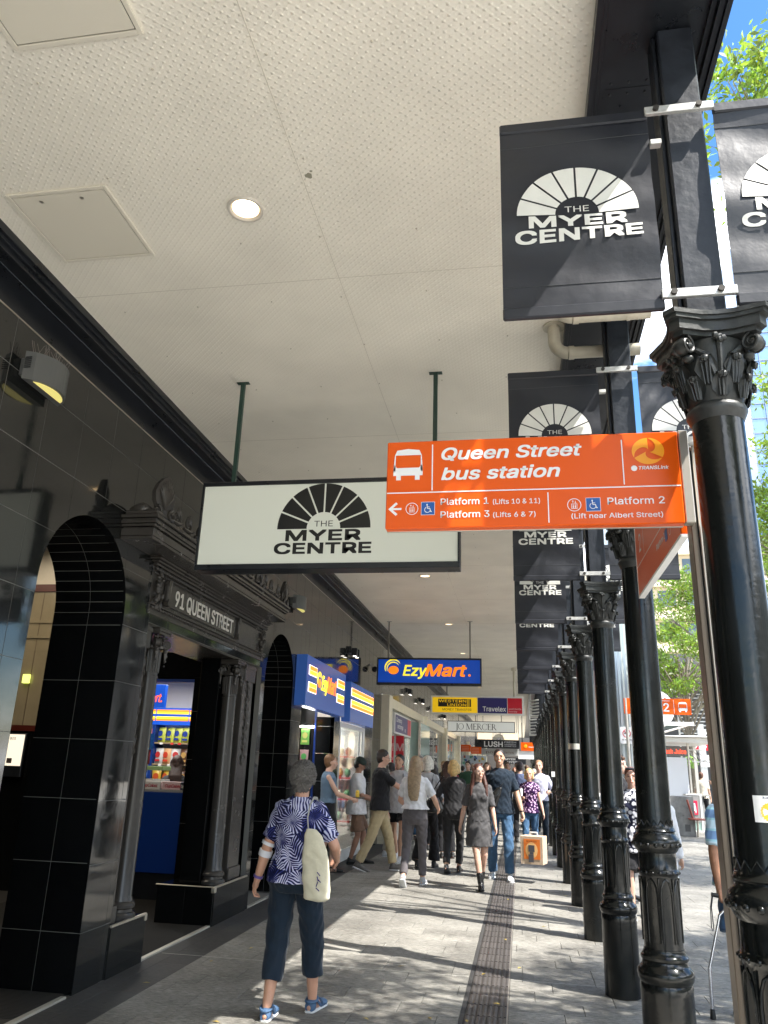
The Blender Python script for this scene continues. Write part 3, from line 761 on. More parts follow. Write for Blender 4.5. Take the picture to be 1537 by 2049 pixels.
MB().box(XF+.02, XF+.3, 5.32, 5.54, 3.347, 3.385, .01).build('corner_block', PORTI, po)

# ================================================================== ARCADE INTERIOR
hall = thing('arcade_hall', 'dim entrance hall behind the arches with beige walls and dark mat', 'hall', (-5, 6, 0))
MATR = mat('rubber_entrance_mat', (.025,.023,.02), .75, bump=(25,.3,.006))
MB().box(-12, XF-.046, 1, 9.24, -.01, .004).build('floor', MATR, hall)
m = MB()
for k in range(170): m.box(-5.6, XF-.06, 5.0+k*.025, 5.011+k*.025, .004, .009)
m.build('mat_ribs', MATR, hall, kind='stuff')
HW = mat('hall_beige_panel', (.24,.205,.135), .18, spec=.6, var=(3,.1)); HR = mat('dark_red_trim', (.07,.012,.008), .3)
MB().box(-12, -3.12, 0, 9.3, 4.2, 4.3).build('hall_ceiling', WHITE, hall)
MB().box(-12.1, -12, 0, 9.3, 0, 4.3).build('back_wall', HW, hall)
MB().box(-12, -3.12, .9, 1, 0, 4.3).build('near_wall', GRAN2, hall)
# flank wall at y = 9.25 : beige upper, black lintel, black lower outside the store
m = MB().box(-12, -5.1, 9.25, 9.3, 1.9, 3.62).build('flank_wall', HW, hall)
MB().box(-12, -3.1, 9.252, 9.3, 3.72, 4.2).build('upper_wall', BEIGE, hall)
MB().box(-12, -3.64, 9.248, 9.3, 2.83, 2.9).box(-12, -3.64, 9.23, 9.3, 3.0, 3.03).box(-12, -3.64, 9.235, 9.3, 3.2, 3.24).build('moulding', HW, hall)
MB().box(-5.1, -3.64, 9.251, 9.3, 2.9, 3.72).build('over_door_wall', BEIGE, hall)
MB().box(-5.1, -3.1, 9.25, 9.3, 2.5, 2.829).build('lintel', GRAN2, hall)
MB().box(-12, -5.1, 9.23, 9.3, 3.621, 3.72).box(-12, -5.1, 9.235, 9.3, 1.83, 1.9).build('red_rail', HR, hall)
MB().box(-12, -5.1, 9.25, 9.3, 0, 1.83).build('dark_dado', GRAN2, hall)
for x in (-6.22, -5.95, -6.6): MB().box(x-.004, x+.004, 9.246, 9.25, 1.9, 3.62).build('panel_joint', mat('hall_joint', (.12,.09,.06), .4), hall)
t = thing('poster_screen', 'small glowing poster screen on the dark wall seen through the first arch', 'screen', (-6.22, 9.2, 1.6))
MB().box(-6.34, -6.1, 9.19, 9.23, 1.28, 1.8, .004).build('case', BLACKM, t)
MB().box(-6.325, -6.115, 9.186, 9.19, 1.41, 1.785).build('display', mat('poster_light', (.8,.75,.6), .3, emit=(.95,.85,.68,.35)), t)
m = MB(); m.box(-6.31, -6.24, 9.184, 9.186, 1.44, 1.5); put_text(m, 'BOS', (-6.31, 9.184, 1.72), (1,0,0), (0,0,1), h=.03, bold=.02); m.lathe([(.028,0),(.028,.002)], 0, 0, 12) if 0 else None
m.build('print', mat('poster_ink', (.08,.06,.05), .5), t)
t = thing('hall_sign', 'small green lit sign inside the arcade behind the first arch', 'sign', (-6.26, 9.2, 2.45)); MB().box(-6.3, -6.21, 9.2, 9.24, 2.42, 2.53, .004).build('panel', mat('green_sign_light', (.5,.6,.1), .4, emit=(.7,.8,.15,.8)), t)
for i, (x, y) in enumerate(((-6.0, 8.9), (-6.15, 8.6), (-5.0, 8.3), (-5.0, 6.2), (-5.0, 4.4), (-7.2, 8.2))):
    tt = downlight(x, y, 4.19, .06, 'small bright hall ceiling downlight, '+['first', 'second', 'third', 'fourth', 'fifth', 'sixth'][i]+' of those behind the arches', 'downlights in the arcade hall ceiling', lm=mat('lamp_cool', (1,.95,.85), .5, emit=(1,.9,.75,14)))
ll = bpy.data.lights.new('hall_light', 'AREA'); ll.energy = 24; ll.size = 2.5; ll.color = (1,.85,.65); lo = bpy.data.objects.new('hall_light', ll); COL.objects.link(lo); lo.location = (-6.2, 7.4, 4.1); lo['kind'] = 'helper'

# ---- convenience store inside
BLUE = mat('store_blue', (.003,.035,.22), .4); BLUEL = mat('store_blue_lit', (.003,.045,.3), .35, emit=(.01,.08,.5,.35))
ORG = mat('stripe_orange', (.85,.2,.01), .4, emit=(1,.3,.02,.35)); YEL = mat('stripe_yellow', (.9,.6,.02), .4, emit=(1,.72,.04,.4))
st = thing('corner_store', 'bright convenience store inside the arcade with blue counter and snack shelves', 'shop', (-4.5, 10, 0))
SW = mat('store_ceiling_white', (.7,.69,.66), .6)
MB().box(-7.6, -3.66, 9.3, 12.4, 2.78, 2.84).build('ceiling', SW, st)
MB().box(-7.6, -3.66, 12.3, 12.4, 0, 2.8).build('back_wall', SW, st); MB().box(-3.72, -3.66, 9.3, 12.3, 0, 2.8).build('side_wall', SW, st); MB().box(-7.6, -7.5, 9.3, 12.3, 0, 2.8).build('far_side_wall', SW, st)
MB().box(-7.6, -3.66, 9.26, 12.4, -.009, .003).build('shop_floor', mat('shop_tiles', (.4,.4,.38), .3), st)
MB().box(-5.1, -3.1, 9.252, 9.33, 2.465, 2.499).build('blue_edge', BLUE, st)
MB().box(-3.89, -3.1, 9.05, 9.26, 0, 2.5, .003).build('tiled_pier', GRAN2, st)
for z in (.85, 1.55, 2.1): MB().box(-3.892, -3.1, 9.047, 9.05, z, z+.003).build('pier_joint', GROUT, st)
ct = thing('shop_counter', 'plain blue shop counter front seen through the portico', 'counter', (-4.4, 9.5, 0))
MB().box(-5.1, -3.895, 9.252, 9.262, .289, 1.17, .003).build('front_panel', BLUE, ct)
MB().box(-5.1, -3.895, 9.265, 9.8, .0, 1.16).build('carcass', BLACKM, ct); MB().box(-5.1, -3.895, 9.27, 9.29, 0, .288).build('kick_board', GRAN2, ct)
MB().box(-5.1, -3.895, 9.255, 9.82, 1.171, 1.2, .003).build('counter_top', mat('counter_top', (.3,.3,.3), .3), ct)
# striped fascia over back shelves
fs = thing('striped_fascia', 'blue fascia board with orange and yellow stripes over the snack shelves', 'fascia', (-5.3, 12, 2.2))
MB().box(-7.4, -3.8, 11.95, 12.05, 2.07, 2.33).build('board', BLUEL, fs)
for z, a, b in ((2.235, YEL, ORG), (2.13, ORG, YEL)):
    for k in range(7):
        x = -7.4+k*.56
        MB().box(x+.01, x+.55, 11.943, 11.95, z, z+.032).build('stripe', a, fs); MB().box(x+.01, x+.55, 11.943, 11.95, z+.033, z+.065).build('stripe', b, fs)
SHELF = mat('shelf_wood', (.3,.22,.13), .5)
shf = thing('snack_shelving', 'wall shelving full of snack packets behind the counter', 'shelving', (-5.3, 12, 0))
for z in (1.78, 1.46, 1.14, .82): MB().box(-7.4, -3.8, 11.95, 12.28, z, z+.022).build('shelf', SHELF, shf); [MB().box(x, x+.05, 11.944, 11.949, z-.012, z+.02).build('price_tag', [WHITE, mat('tag_yellow', (.8,.6,.05), .5), mat('tag_red', (.6,.04,.03), .5)][R_.randrange(3)], shf) for x in [-5.6+.16*q+R_.uniform(-.03,.03) for q in range(7)]]
for x in (-5.72, -6.6, -4.6): MB().box(x-.025, x+.025, 11.93, 12.28, .3, 2.07).build('upright', BLUE, shf)
def bag_mesh(w, h, d, name='packet'):
    vs = []; fs = []; nx, nz = 4, 5
    for s in (1, -1):
        for i in range(nx+1):
            for k in range(nz+1):
                a, b = i/nx, k/nz; bul = math.sin(PI*a)**.6*math.sin(PI*b)**.6 if 0 < a < 1 and 0 < b < 1 else 0
                vs.append(((a-.5)*w*(1-.06*math.sin(PI*b)), -s*bul*d/2, b*h))
    q = (nx+1)*(nz+1)
    for s in (0, 1):
        for i in range(nx):
            for k in range(nz):
                a = s*q+i*(nz+1)+k; f = (a, a+nz+1, a+nz+2, a+1); fs.append(f if s == 0 else f[::-1])
    mb = MB(); mb.add(vs, fs); return mb
def print_patch(w, h, d, y=0):
    mb = MB(); c = [(math.cos(2*PI*k/10)*w*.3, h*.58+math.sin(2*PI*k/10)*h*.2) for k in range(10)]
    mb.add([(a, -d*.52, b) for a, b in c], [tuple(range(10))]); mb.add([(-w*.3, -d*.49, h*.14), (w*.3, -d*.49, h*.14), (w*.3, -d*.49, h*.28), (-w*.3, -d*.49, h*.28)], [(0,1,2,3)]); return mb
PK = {}
def packet(x, y, z, colname, c, c2, w=.15, h=.23, d=.09, rz=0, lb=None, rx=0):
    key = (w, h, d)
    if key not in PK:
        PK[key] = (bag_mesh(w, h, d).mesh('packet'), print_patch(w, h, d).mesh('print'))
        for q in PK[key]: q.shade_smooth()
    t = thing('snack_packet', lb or f'{colname} snack packet', 'packet', (x, y, z), rz, group=(lb or colname)+' group' if 0 else None)
    t.rotation_euler = (rx, 0, rz)
    a = bpy.data.objects.new('bag', PK[key][0].copy()); a.data.materials.append(mat('bag_'+colname.replace(' ', '_'), c, .3, bump=(30,.4,.01))); COL.objects.link(a); a.parent = t
    b = bpy.data.objects.new('print', PK[key][1].copy()); b.data.materials.append(mat('print_'+colname.replace(' ', '_'), c2, .4)); COL.objects.link(b); b.parent = t
    t['group'] = 'snack packets on the shop shelves'
    return t
rows = [(1.803, [('yellow green', (.5,.55,.08), (.02,.05,.3))]*5, 'yellow green packet with blue oval on the top snack shelf'),
        (1.483, [('white', (.6,.6,.6), (.5,.03,.03)), ('pale orange', (.7,.4,.2), (.6,.05,.02)), ('white', (.6,.6,.6), (.5,.03,.03)), ('dark brown', (.12,.05,.03), (.5,.3,.1)), ('pale orange', (.7,.4,.2), (.6,.05,.02))], 'mixed snack packet on the second snack shelf'),
        (1.163, [('golden', (.6,.4,.05), (.5,.08,.02)), ('golden', (.6,.4,.05), (.5,.08,.02)), ('leaf green', (.1,.3,.05), (.6,.5,.1)), ('dark brown', (.12,.05,.03), (.5,.3,.1)), ('golden', (.6,.4,.05), (.5,.08,.02))], 'golden or green snack packet on the third snack shelf'),
        (.843, [('yellow', (.65,.5,.05), (.4,.1,.02)), ('golden', (.6,.4,.05), (.5,.08,.02)), ('dark brown', (.12,.05,.03), (.6,.5,.4)), ('yellow', (.65,.5,.05), (.4,.1,.02)), ('golden', (.6,.4,.05), (.5,.08,.02))], 'low snack packet just above the counter edge')]
for z, cs, lb in rows:
    for k, (nm, a, b) in enumerate(cs+cs[:3]): 
        o = packet(-5.62+k*.138, 12.02+R_.uniform(-.02,.02), z, nm, a, b, rz=R_.uniform(-.35,.35), rx=R_.uniform(-.12,.05), lb=lb); o['group'] = lb.replace('packet', 'packets', 1); o['label'] = ['leftmost', 'second', 'third', 'fourth', 'fifth', 'sixth', 'seventh', 'rightmost'][k]+' '+lb.replace('mixed', nm).replace('golden or green', nm)
for z in (1.803, 1.483, 1.163):
    for k in range(4):
        t = MB().lathe([(.0,0),(.035,0),(.035,.2),(.031,.205),(0,.205)], 0, 0, 12)
        cc = [('red', (.55,.02,.02)), ('blue', (.02,.12,.5)), ('red', (.55,.02,.02))][[1.803,1.483,1.163].index(z)-0 if z != 1.163 else 1]
        o = t.build('snack_tube', mat('tube_'+cc[0], cc[1], .3), None, smooth=40); o.location = (-6.08+k*.1, 12.0, z)
        tag(o, f'{cc[0]} snack tube, {["leftmost", "second", "third", "rightmost"][k]} on the {["upper", "middle", "lower"][[1.803,1.483,1.163].index(z)]} shelf left of the blue upright', 'tube', 'snack tubes left of the blue upright')
# hanging rack of packets at left of the opening
hr = thing('packet_stand', 'tall wire stand hung with colourful snack bags beside the counter', 'stand', (-4.98, 9.75, 0))
MB().tube([(-4.98, 9.9, 0), (-4.98, 9.9, 2.1)], .012, 8).build('pole', STEEL, hr)
cols = [('red', (.55,.03,.02), (.7,.5,.1)), ('teal', (.02,.25,.25), (.7,.7,.7)), ('orange', (.75,.2,.02), (.9,.8,.3)), ('bright blue', (.02,.15,.55), (.8,.8,.8)), ('yellow', (.65,.5,.05), (.4,.1,.02)), ('dark red', (.25,.02,.02), (.6,.6,.6))]
for k in range(12):
    nm, a, b = cols[k % 6]
    o = packet(-4.84+.1*(k % 2)+R_.uniform(-.02,.02), 9.72+R_.uniform(-.05,.1), 2.02-.088*k-.1, nm, a, b, w=.15, h=.2, rz=R_.uniform(-.6,.3), lb=f'{nm} snack bag hanging on the stand, {["upper", "lower"][k > 5]} half')
    o['group'] = 'snack bags hanging on the stand'
for k, (x, nm, c, c2) in enumerate([(-4.72, 'white', (.7,.68,.68), (.5,.02,.05)), (-4.42, 'white', (.7,.68,.68), (.5,.02,.05)), (-4.12, 'pale pink', (.7,.5,.52), (.5,.02,.05)), (-3.97, 'blue', (.03,.08,.35), (.8,.8,.8))]):
    t = thing('sweet_box', f'{["leftmost white", "second white", "pale pink"][k]} sweet box with red script on the counter edge' if nm != 'blue' else 'blue sweet box at the right end of the counter edge', 'box', (x, 9.35, 1.2))
    if nm == 'white': t['group'] = 'white sweet boxes lined up on the counter edge'
    w = .14 if k < 3 else .06
    MB().box(x-w, x+w, 9.28, 9.42, 1.2, 1.29, .003).build('carton', mat('carton_'+nm.replace(' ', '_'), c, .5), t)
    m = MB(); put_text(m, 'CupCakes' if k else 'Sweets', (x, 9.278, 1.225), (1,0,0), (0,0,1), h=.035, align='C', width=min(.2, w*1.6), bold=.03, shear=.3); m.build('lettering', mat('print_on_'+nm.replace(' ', '_'), c2, .5), t)
for k in range(3):
    t = MB().box(-4.75, -4.4, 9.55, 9.8, 1.201+.055*k+(.1 if k == 2 else 0), 1.25+.055*k+(.1 if k == 2 else 0), .006).build('magazine_pack', mat('mag_%d' % k, [(.5,.5,.48), (.6,.6,.62), (.3,.45,.2)][k], .4), None)
    t.location = (0,0,0); tag(t, ['grey pack at the bottom of the pile on the counter', 'pale pack second in the pile on the counter', 'green tinted pack on top of the pile on the counter'][k], 'pack')
# store hanging sign and ceiling lamps
t = thing('store_hanging_sign', 'small blue hanging sign with orange letters inside the store', 'sign', (-4.9, 10, 2.35))
MB().box(-5.25, -4.68, 9.96, 10.04, 2.2, 2.5, .004).build('panel', BLUEL, t)
m = MB(); put_text(m, 'Mart.', (-4.96, 9.955, 2.27), (1,0,0), (0,0,1), h=.11, width=.25, bold=.03, shear=.25); m.build('lettering', mat('sign_orange_letters', (.9,.12,.02), .4, emit=(1,.12,.02,.6)), t)
LC = mat('shop_lamp', (1,1,1), .5, emit=(1,.97,.9,12))
for i, (x, y) in enumerate(((-4.95, 10.5), (-5.35, 11.2), (-4.6, 10.1), (-4.55, 11.3), (-5.9, 10.6))):
    downlight(x, y, 2.775, .1, ['first', 'second', 'third', 'fourth', 'fifth'][i]+' round white downlight in the store ceiling', 'round downlights in the store ceiling', lm=LC)
ll = bpy.data.lights.new('store_light', 'AREA'); ll.energy = 22; ll.size = 1.6; ll.color = (1,.97,.9); lo = bpy.data.objects.new('store_light', ll); COL.objects.link(lo); lo.location = (-5.1, 10.6, 2.72); lo['kind'] = 'helper'
# ================================================================== IRON COLUMNS
CX = .70
def col_profile(n=None):
    return [(0.1232, 0), (0.1292, .004), (0.1275, .5), (0.1292, .53), (0.1241, .545), (0.1343, .56), (0.1394, .585), (0.1343, .605), (0.1173, .622), (0.1122, .63), (0.1088, .645), (0.1165, .652), (0.1173, .664), (0.1088, .672), (0.1003, .69), (0.1003, .70)]
def make_column(hi):
    root = thing('iron_column', '', 'column', (CX, 0, 0)); n = 32 if hi else 18
    x, y = CX, 0
    sh = MB(); sh.lathe([(0.0960, .70), (0.0960, 1.035), (0.1003, 1.045), (0.1071, 1.055), (0.1003, 1.068), (0.0960, 1.075), (0.0960, 1.15), (0.1054, 1.16), (0.1190, 1.185), (0.1215, 1.205), (0.1139, 1.225), (0.0994, 1.24), (0.0978, 1.252), (0.1037, 1.258), (0.0978, 1.266), (0.0926, 1.28), (0.0892, 1.30), (0.0880, 1.6), (0.0842, 2.69)], x, y, n)
    sh.build('shaft', BLACKP, root, smooth=40)
    MB().lathe(col_profile(), x, y, 8 if False else n).build('base_drum', BLACKP, root, smooth=40)
    if hi:
        o = MB()
        for k in range(8):       # pointed arch panels on the lower shaft
            w = 2*PI*k/8+.2
            def P(a, z, r=.0975): return (x+math.cos(w+a)*r, y+math.sin(w+a)*r, z)
            pts = [P(-.3, .73), P(-.3, .95), P(-.26, .985), P(-.15, 1.015), P(0, 1.028), P(.15, 1.015), P(.26, .985), P(.3, .95), P(.3, .73)]
            o.tube(pts, .0045, 5)
            o.tube([P(.39, 1.03), P(.393, .97), P(.393, .75)], [.006, .004, .002], 5)
        o.build('arched_flutes', BLACKP, root, smooth=60)
        b = MB()
        for k in range(18):
            w = 2*PI*k/18; b.ball((x+math.cos(w)*.118, y+math.sin(w)*.118, 1.19), .0115, n=8, m=6); b.ball((x+math.cos(w+.1)*.103, y+math.sin(w+.1)*.103, 1.056), .009, n=7, m=5)
        b.build('bead_ring', BLACKP, root, smooth=60)
        zz = MB(); pts = []
        for k in range(33):
            w = 2*PI*k/32; r = .0905; pts.append((x+math.cos(w)*r, y+math.sin(w)*r, 1.31 if k % 2 else 1.283))
        zz.tube(pts, .0038, 5, caps=False); zz.build('zigzag_band', BLACKP, root, smooth=60)
    else:
        b = MB()
        for k in range(12):
            w = 2*PI*k/12; b.ball((x+math.cos(w)*.118, y+math.sin(w)*.118, 1.19), .012, n=6, m=4)
        b.build('bead_ring', BLACKP, root, smooth=60)
    # capital
    cp = MB(); m = 12 if hi else 8
    cp.lathe([(.085, 2.69), (.096, 2.715), (.101, 2.728), (.096, 2.742), (.088, 2.75), (.096, 2.77), (.108, 2.84), (.118, 2.92), (.12, 2.97)], x, y, n)
    rd = random.Random(3)
    for ring, (z0, z1, r0, r1, cnt, lw) in enumerate([(2.755, 2.835, .098, .135, 8, .03), (2.80, 2.9, .105, .142, 8, .032)]):
        for k in range(cnt):
            w = 2*PI*(k+.5*ring)/cnt; c, s = math.cos(w), math.sin(w); tg = Vector((-s, c, 0)); rdv = Vector((c, s, 0)); B = Vector((x, y, 0))
            # acanthus leaf: curved ribbon with a rolled tip
            vs = []; fs = []; J = 7
            prof = [(r0, z0, .6), (r0+.006, z0+(z1-z0)*.3, 1.0), (r0+.01, z0+(z1-z0)*.6, 1.05), (r0+.02, z0+(z1-z0)*.85, .95), ((r0+r1)/2+.008, z1, .8), (r1, z1-.006, .65), (r1-.004, z1-.026, .4)]
            for (rr, zz_, ww) in prof:
                for q in range(-2, 3):
                    lob = 1+.18*math.cos(q*3.1+zz_*90)
                    vs.append(B+rdv*(rr+.008*(1 if q == 0 else (-.3 if abs(q) == 1 else .1)))+tg*lw*ww*lob*q/2+Vector((0,0,zz_)))
            for i in range(J-1):
                for q in range(4): fs.append((i*5+q, i*5+q+1, (i+1)*5+q+1, (i+1)*5+q))
            cp.add(vs, fs)
            cp.ball(B+rdv*(r1-.006)+Vector((0,0,z1-.012)), (.012, .017, .013) if abs(c) > .7 else (.017, .012, .013), n=7, m=5)
            if hi:
                for q in (-1, 0, 1): cp.tube([B+rdv*(r0+.01)+tg*q*lw*.3+Vector((0,0,z0)), B+rdv*(r0+.024)+tg*q*lw*.42+Vector((0,0,z0+(z1-z0)*.75))], [.003, .0025], 5)
    for k in range(4):
        w = PI/4+k*PI/2; d = Vector((math.cos(w), math.sin(w), 0)); nn = Vector((-d.y, d.x, 0)); c = Vector((x, y, 2.94))+d*.165
        cp.tube([c-nn*.019, c-nn*.006, c+nn*.006, c+nn*.019], [.026, .03, .03, .026], 12)
        if hi:
            for s in (-1, 1): spiral(cp, c+nn*.021*s, d, (0,0,1), .034, 1.8, .006, 26)
        for q in range(7): cp.ball(c+nn*rd.uniform(-.028,.028)+d*rd.uniform(-.02,.015)+Vector((0,0,rd.uniform(-.028,.02))), rd.uniform(.007,.013), n=6, m=5)
        for s in (-1, 1):   # stalk sweeping up to the volute, both sides
            a0 = w+s*.62
            cp.tube([(x+math.cos(a0)*.108, y+math.sin(a0)*.108, 2.83), (x+math.cos(a0-s*.15)*.122, y+math.sin(a0-s*.15)*.122, 2.9), c+nn*-s*0+d*-.035+Vector((0,0,.012)), c+Vector((0,0,.028))], [.012, .011, .009, .007], 7)
        cp.ball((x+math.cos(w)*.14, y+math.sin(w)*.14, 2.9), (.02, .02, .014), n=8, m=5)
        wf = w+PI/4; f = Vector((x+math.cos(wf)*.128, y+math.sin(wf)*.128, 2.965))
        for q in range(6): cp.ball(f+Vector((rd.uniform(-.014,.014), rd.uniform(-.014,.014), rd.uniform(-.03,.014))), .012, n=6, m=5)
        cp.tube([(x+math.cos(wf)*.108, y+math.sin(wf)*.108, 2.8), f], [.006, .01], 6)
    # abacus : concave-sided plate in layers
    def ab(rr, z0, z1):
        pts = []
        for k in range(4):
            w = PI/4+k*PI/2
            for a in (-.1, .1): pts.append((math.cos(w+a)*rr*1.0, math.sin(w+a)*rr*1.0))
            for j in (.28, .5, .72):
                ww = w+PI/2*j; base = rr*math.cos(PI/4)/math.cos((j-.5)*PI/2); pts.append((math.cos(ww)*base*(1-.13*math.sin(PI*j)), math.sin(ww)*base*(1-.13*math.sin(PI*j))))
        cp.prism(pts, (x, y, z0), (1,0,0), (0,1,0), z1-z0)
    ab(.185, 2.975, 2.992); ab(.205, 2.992, 3.03); ab(.222, 3.03, 3.045); ab(.232, 3.045, 3.062)
    cp.build('capital', IRON, root, smooth=45)
    p = MB().box(x-.088, x+.048, y-.095, y+.045, 3.063, ZC-.01, .006)
    p.build('square_post', TIMBER, root)
    MB().box(x-.105, x-.089, y-.06, y+.03, 3.064, ZC-.01, .003).build('side_batten', TIMBER, root)
    MB().box(x-.13, x-.106, y-.05, y+.0, 3.02, 3.1, .004).build('clip_bracket', GALV, root)
    return root
colA = make_column(True); colB = make_column(False)
index_kids()
names = ['first', 'second', 'third', 'fourth', 'fifth', 'sixth', 'seventh', 'eighth', 'ninth', 'tenth']
allcol = []
for i in range(26):
    y = 2.6 + 2.04*i
    src = colA if i < 6 else colB
    c = src if i in (0, 6) else copy_tree(src)
    c.location.y = y
    if i < 10: c['label'] = f'{names[i]} ornate black iron column of the row counted from the camera'
    else: c['label'] = 'small far black iron column in the distant part of the row'
    c['group'] = 'row of black iron columns along the footpath edge' if i < 10 else 'far iron columns at the end of the row'
    if i == 0:
        c['label'] = 'nearest big black iron column with a sunburst sticker on its shaft'
    if i < 2: allcol.append(c)
# extra bands / stickers
MB().lathe([(.0885, 1.83), (.0895, 1.83), (.0895, 1.9), (.0885, 1.9)], CX, 2.6+2.04*4, 24, cap=False).build('steel_band', STEEL, None, smooth=40)
o = bpy.data.objects['steel_band']; tag(o, 'thin steel band strapped round the fifth iron column', 'band')
st_ = thing('sticker', 'white sticker with yellow sunburst on the nearest black column', 'sticker', (CX, 2.49, 1.44))
def on_col(mb_pts, r=.105): pass
m = MB(); x0, x1 = -.5, .45; vs = []; K = 10
for z in (1.415, 1.487):
    for k in range(K+1):
        w = -PI/2 + x0 + (x1-x0)*k/K; vs.append((CX+math.cos(w)*.0895, 2.6+math.sin(w)*.0895, z))
m.add(vs, [(k, k+1, K+2+k, K+1+k) for k in range(K)]); m.build('paper', WHITE, st_)
m = MB(); vs = []; cz = 1.443; cw = -PI/2-.02
vs.append((CX+math.cos(cw)*.09, 2.6+math.sin(cw)*.09, cz))
for k in range(40):
    r = .027 if k % 2 else .0235; a = 2*PI*k/40; w = cw+math.cos(a)*r/.09; vs.append((CX+math.cos(w)*.09, 2.6+math.sin(w)*.09, cz+math.sin(a)*r))
m.add(vs, [(0, 1+k, 1+(k+1) % 40) for k in range(40)]); m.build('sunburst', mat('sticker_yellow', (.8,.48,.03), .5), st_)
m = MB(); put_text(m, 'nback', (0,0,0), (1,0,0), (0,1,0), h=.008, bold=.02); mx = max(q[0] for q in m.v)
m.v = [(CX+math.cos(-PI/2+.12-a/.09)*.0903, 2.6+math.sin(-PI/2+.12-a/.09)*.0903, 1.4845-b) for a, b, c in m.v]; m.build('lettering', mat('sticker_ink', (.02,.03,.1), .5), st_)
small = thing('small_sticker', 'tiny pale sticker on a black column far down the row', 'sticker', (CX, 16.77, 1.5)); MB().box(CX-.1, CX-.03, 16.755, 16.76, 1.46, 1.56).build('paper', WHITE, small)

# ================================================================== BANNERS
BAN = mat('banner_vinyl', (.015,.017,.024), .42, spec=.6, bump=(6,.5,.012), var=(4,.25)); BANW = mat('banner_print_white', (.72,.72,.68), .42, bump=(6,.5,.012), var=(10,.06))
def logo(mb, c, u, w, R, text=True):
    """eight-ray half-round fan over THE / MYER / CENTRE ; c = centre of the fan's base line"""
    c, u, w = Vector(c), Vector(u), Vector(w); r0 = .36*R; gap = .013*R/.22
    for k in range(8):
        a0, a1 = PI*k/8, PI*(k+1)/8
        def q(a, r, s): 
            d = .011*R/.22*s; return c+u*(math.cos(a)*r - math.sin(a)*d*0)+w*(math.sin(a)*r) + (u*(-math.sin(a))+w*math.cos(a))*d
        s0 = .35 if k > 0 else 0; s1 = .35 if k < 7 else 0
        vs = []
        for r in (r0, R):
            for j in range(7):
                a = a0+(a1-a0)*j/6; e = s0*(1-j/6)-s1*(j/6); vs.append(q(a, r, e))
        mb.add(vs, [(j, j+1, 8+j, 7+j) for j in range(6)])
    if text:
        put_text(mb, 'THE', c+w*.045*R, u, w, h=.125*R, width=.40*R, bold=.0, align='C')
        put_text(mb, 'MYER', c-w*.25*R, u, w, h=.215*R, width=1.58*R, bold=.09, align='C')
        put_text(mb, 'CENTRE', c-w*.53*R, u, w, h=.215*R, width=2.04*R, bold=.09, align='C')
def make_banner(side, y=0):
    x0, x1 = (-.025, .535) if side == 'L' else (.775, 1.335)
    root = thing('street_banner', '', 'banner', (x0, y, 3.1))
    z0, z1 = 3.115, 3.955; nx, nz = 16, 26; vs = []; fs = []
    def wav(a, b): return .010*math.sin(b*9+a*2)*math.sin(PI*b)+.012*math.sin(PI*a)*math.sin(PI*b)+.004*math.sin(b*23+a*5)
    for s in (0, .003):
        for i in range(nx+1):
            for k in range(nz+1):
                a, b = i/nx, k/nz; vs.append((x0+(x1-x0)*a, y+wav(a, b)+s, z0+(z1-z0)*b))
    q = (nx+1)*(nz+1)
    for s in (0, 1):
        for i in range(nx):
            for k in range(nz):
                v = s*q+i*(nz+1)+k; f = (v, v+nz+1, v+nz+2, v+1); fs.append(f if s == 0 else f[::-1])
    cl = MB(); cl.add(vs, fs); cl.build('cloth', BAN, root, smooth=60)
    for z, nm in ((z1, 'top_sleeve'), (z0, 'bottom_sleeve')):
        MB().box(x0-.001, x1+.001, y-.009, y+.014, z-.035, z+.012, .006).build(nm, BAN, root)
    for z in (z0+.1, z1-.1):
        se = MB(); se.tube([(x0+(x1-x0)*k/10, y+wav(k/10, (z-z0)/(z1-z0))-.0012, z) for k in range(11)], .0011, 4)
        se.build('hem_seam', mat('hem_thread', (.06,.065,.07), .6), root)
    lg = MB(); logo(lg, ((x0+x1)/2, 0, 3.52), (1,0,0), (0,0,1), .222)
    lg.v = [(a, y+wav((a-x0)/(x1-x0), (c-z0)/(z1-z0))-.0042, c) for a, b, c in lg.v]
    lg.build('logo', BANW, root)
    if side == 'L':
        for z in (3.118, 3.932):
            MB().box(.525, .775, y-.022, y-.004, z, z+.034, .002).build('bracket', GALV, root); 
            b = MB()
            for x in (.565, .72): b.tube([(x, y-.034, z+.017), (x, y-.02, z+.017)], .0115, 8)
            b.build('bracket_bolt', mat('rusty_bolt', (.06,.055,.05), .6, metal=.5), root)
            MB().box(.535, .575, y-.02, y+.01, 3.79, 3.812, .002).build('stay', GALV, root) if z > 3.5 else None
    else: MB().tube([(.79, y, 3.11), (.755, y+.03, 3.02)], .006, 6).build('stay_wire', GALV, root)
    return root
bL, bR = make_banner('L'), make_banner('R')
index_kids()
for i in range(8):
    y = 2.47 + 2.04*i
    for s, src in (('left', bL), ('right', bR)):
        c = src if i == 0 else copy_tree(src); c.location.y = y
        c['group'] = 'black banners hung from the column posts'
        c['label'] = f'black fan-logo banner on the {s} side of the {names[i]} column post from the camera'
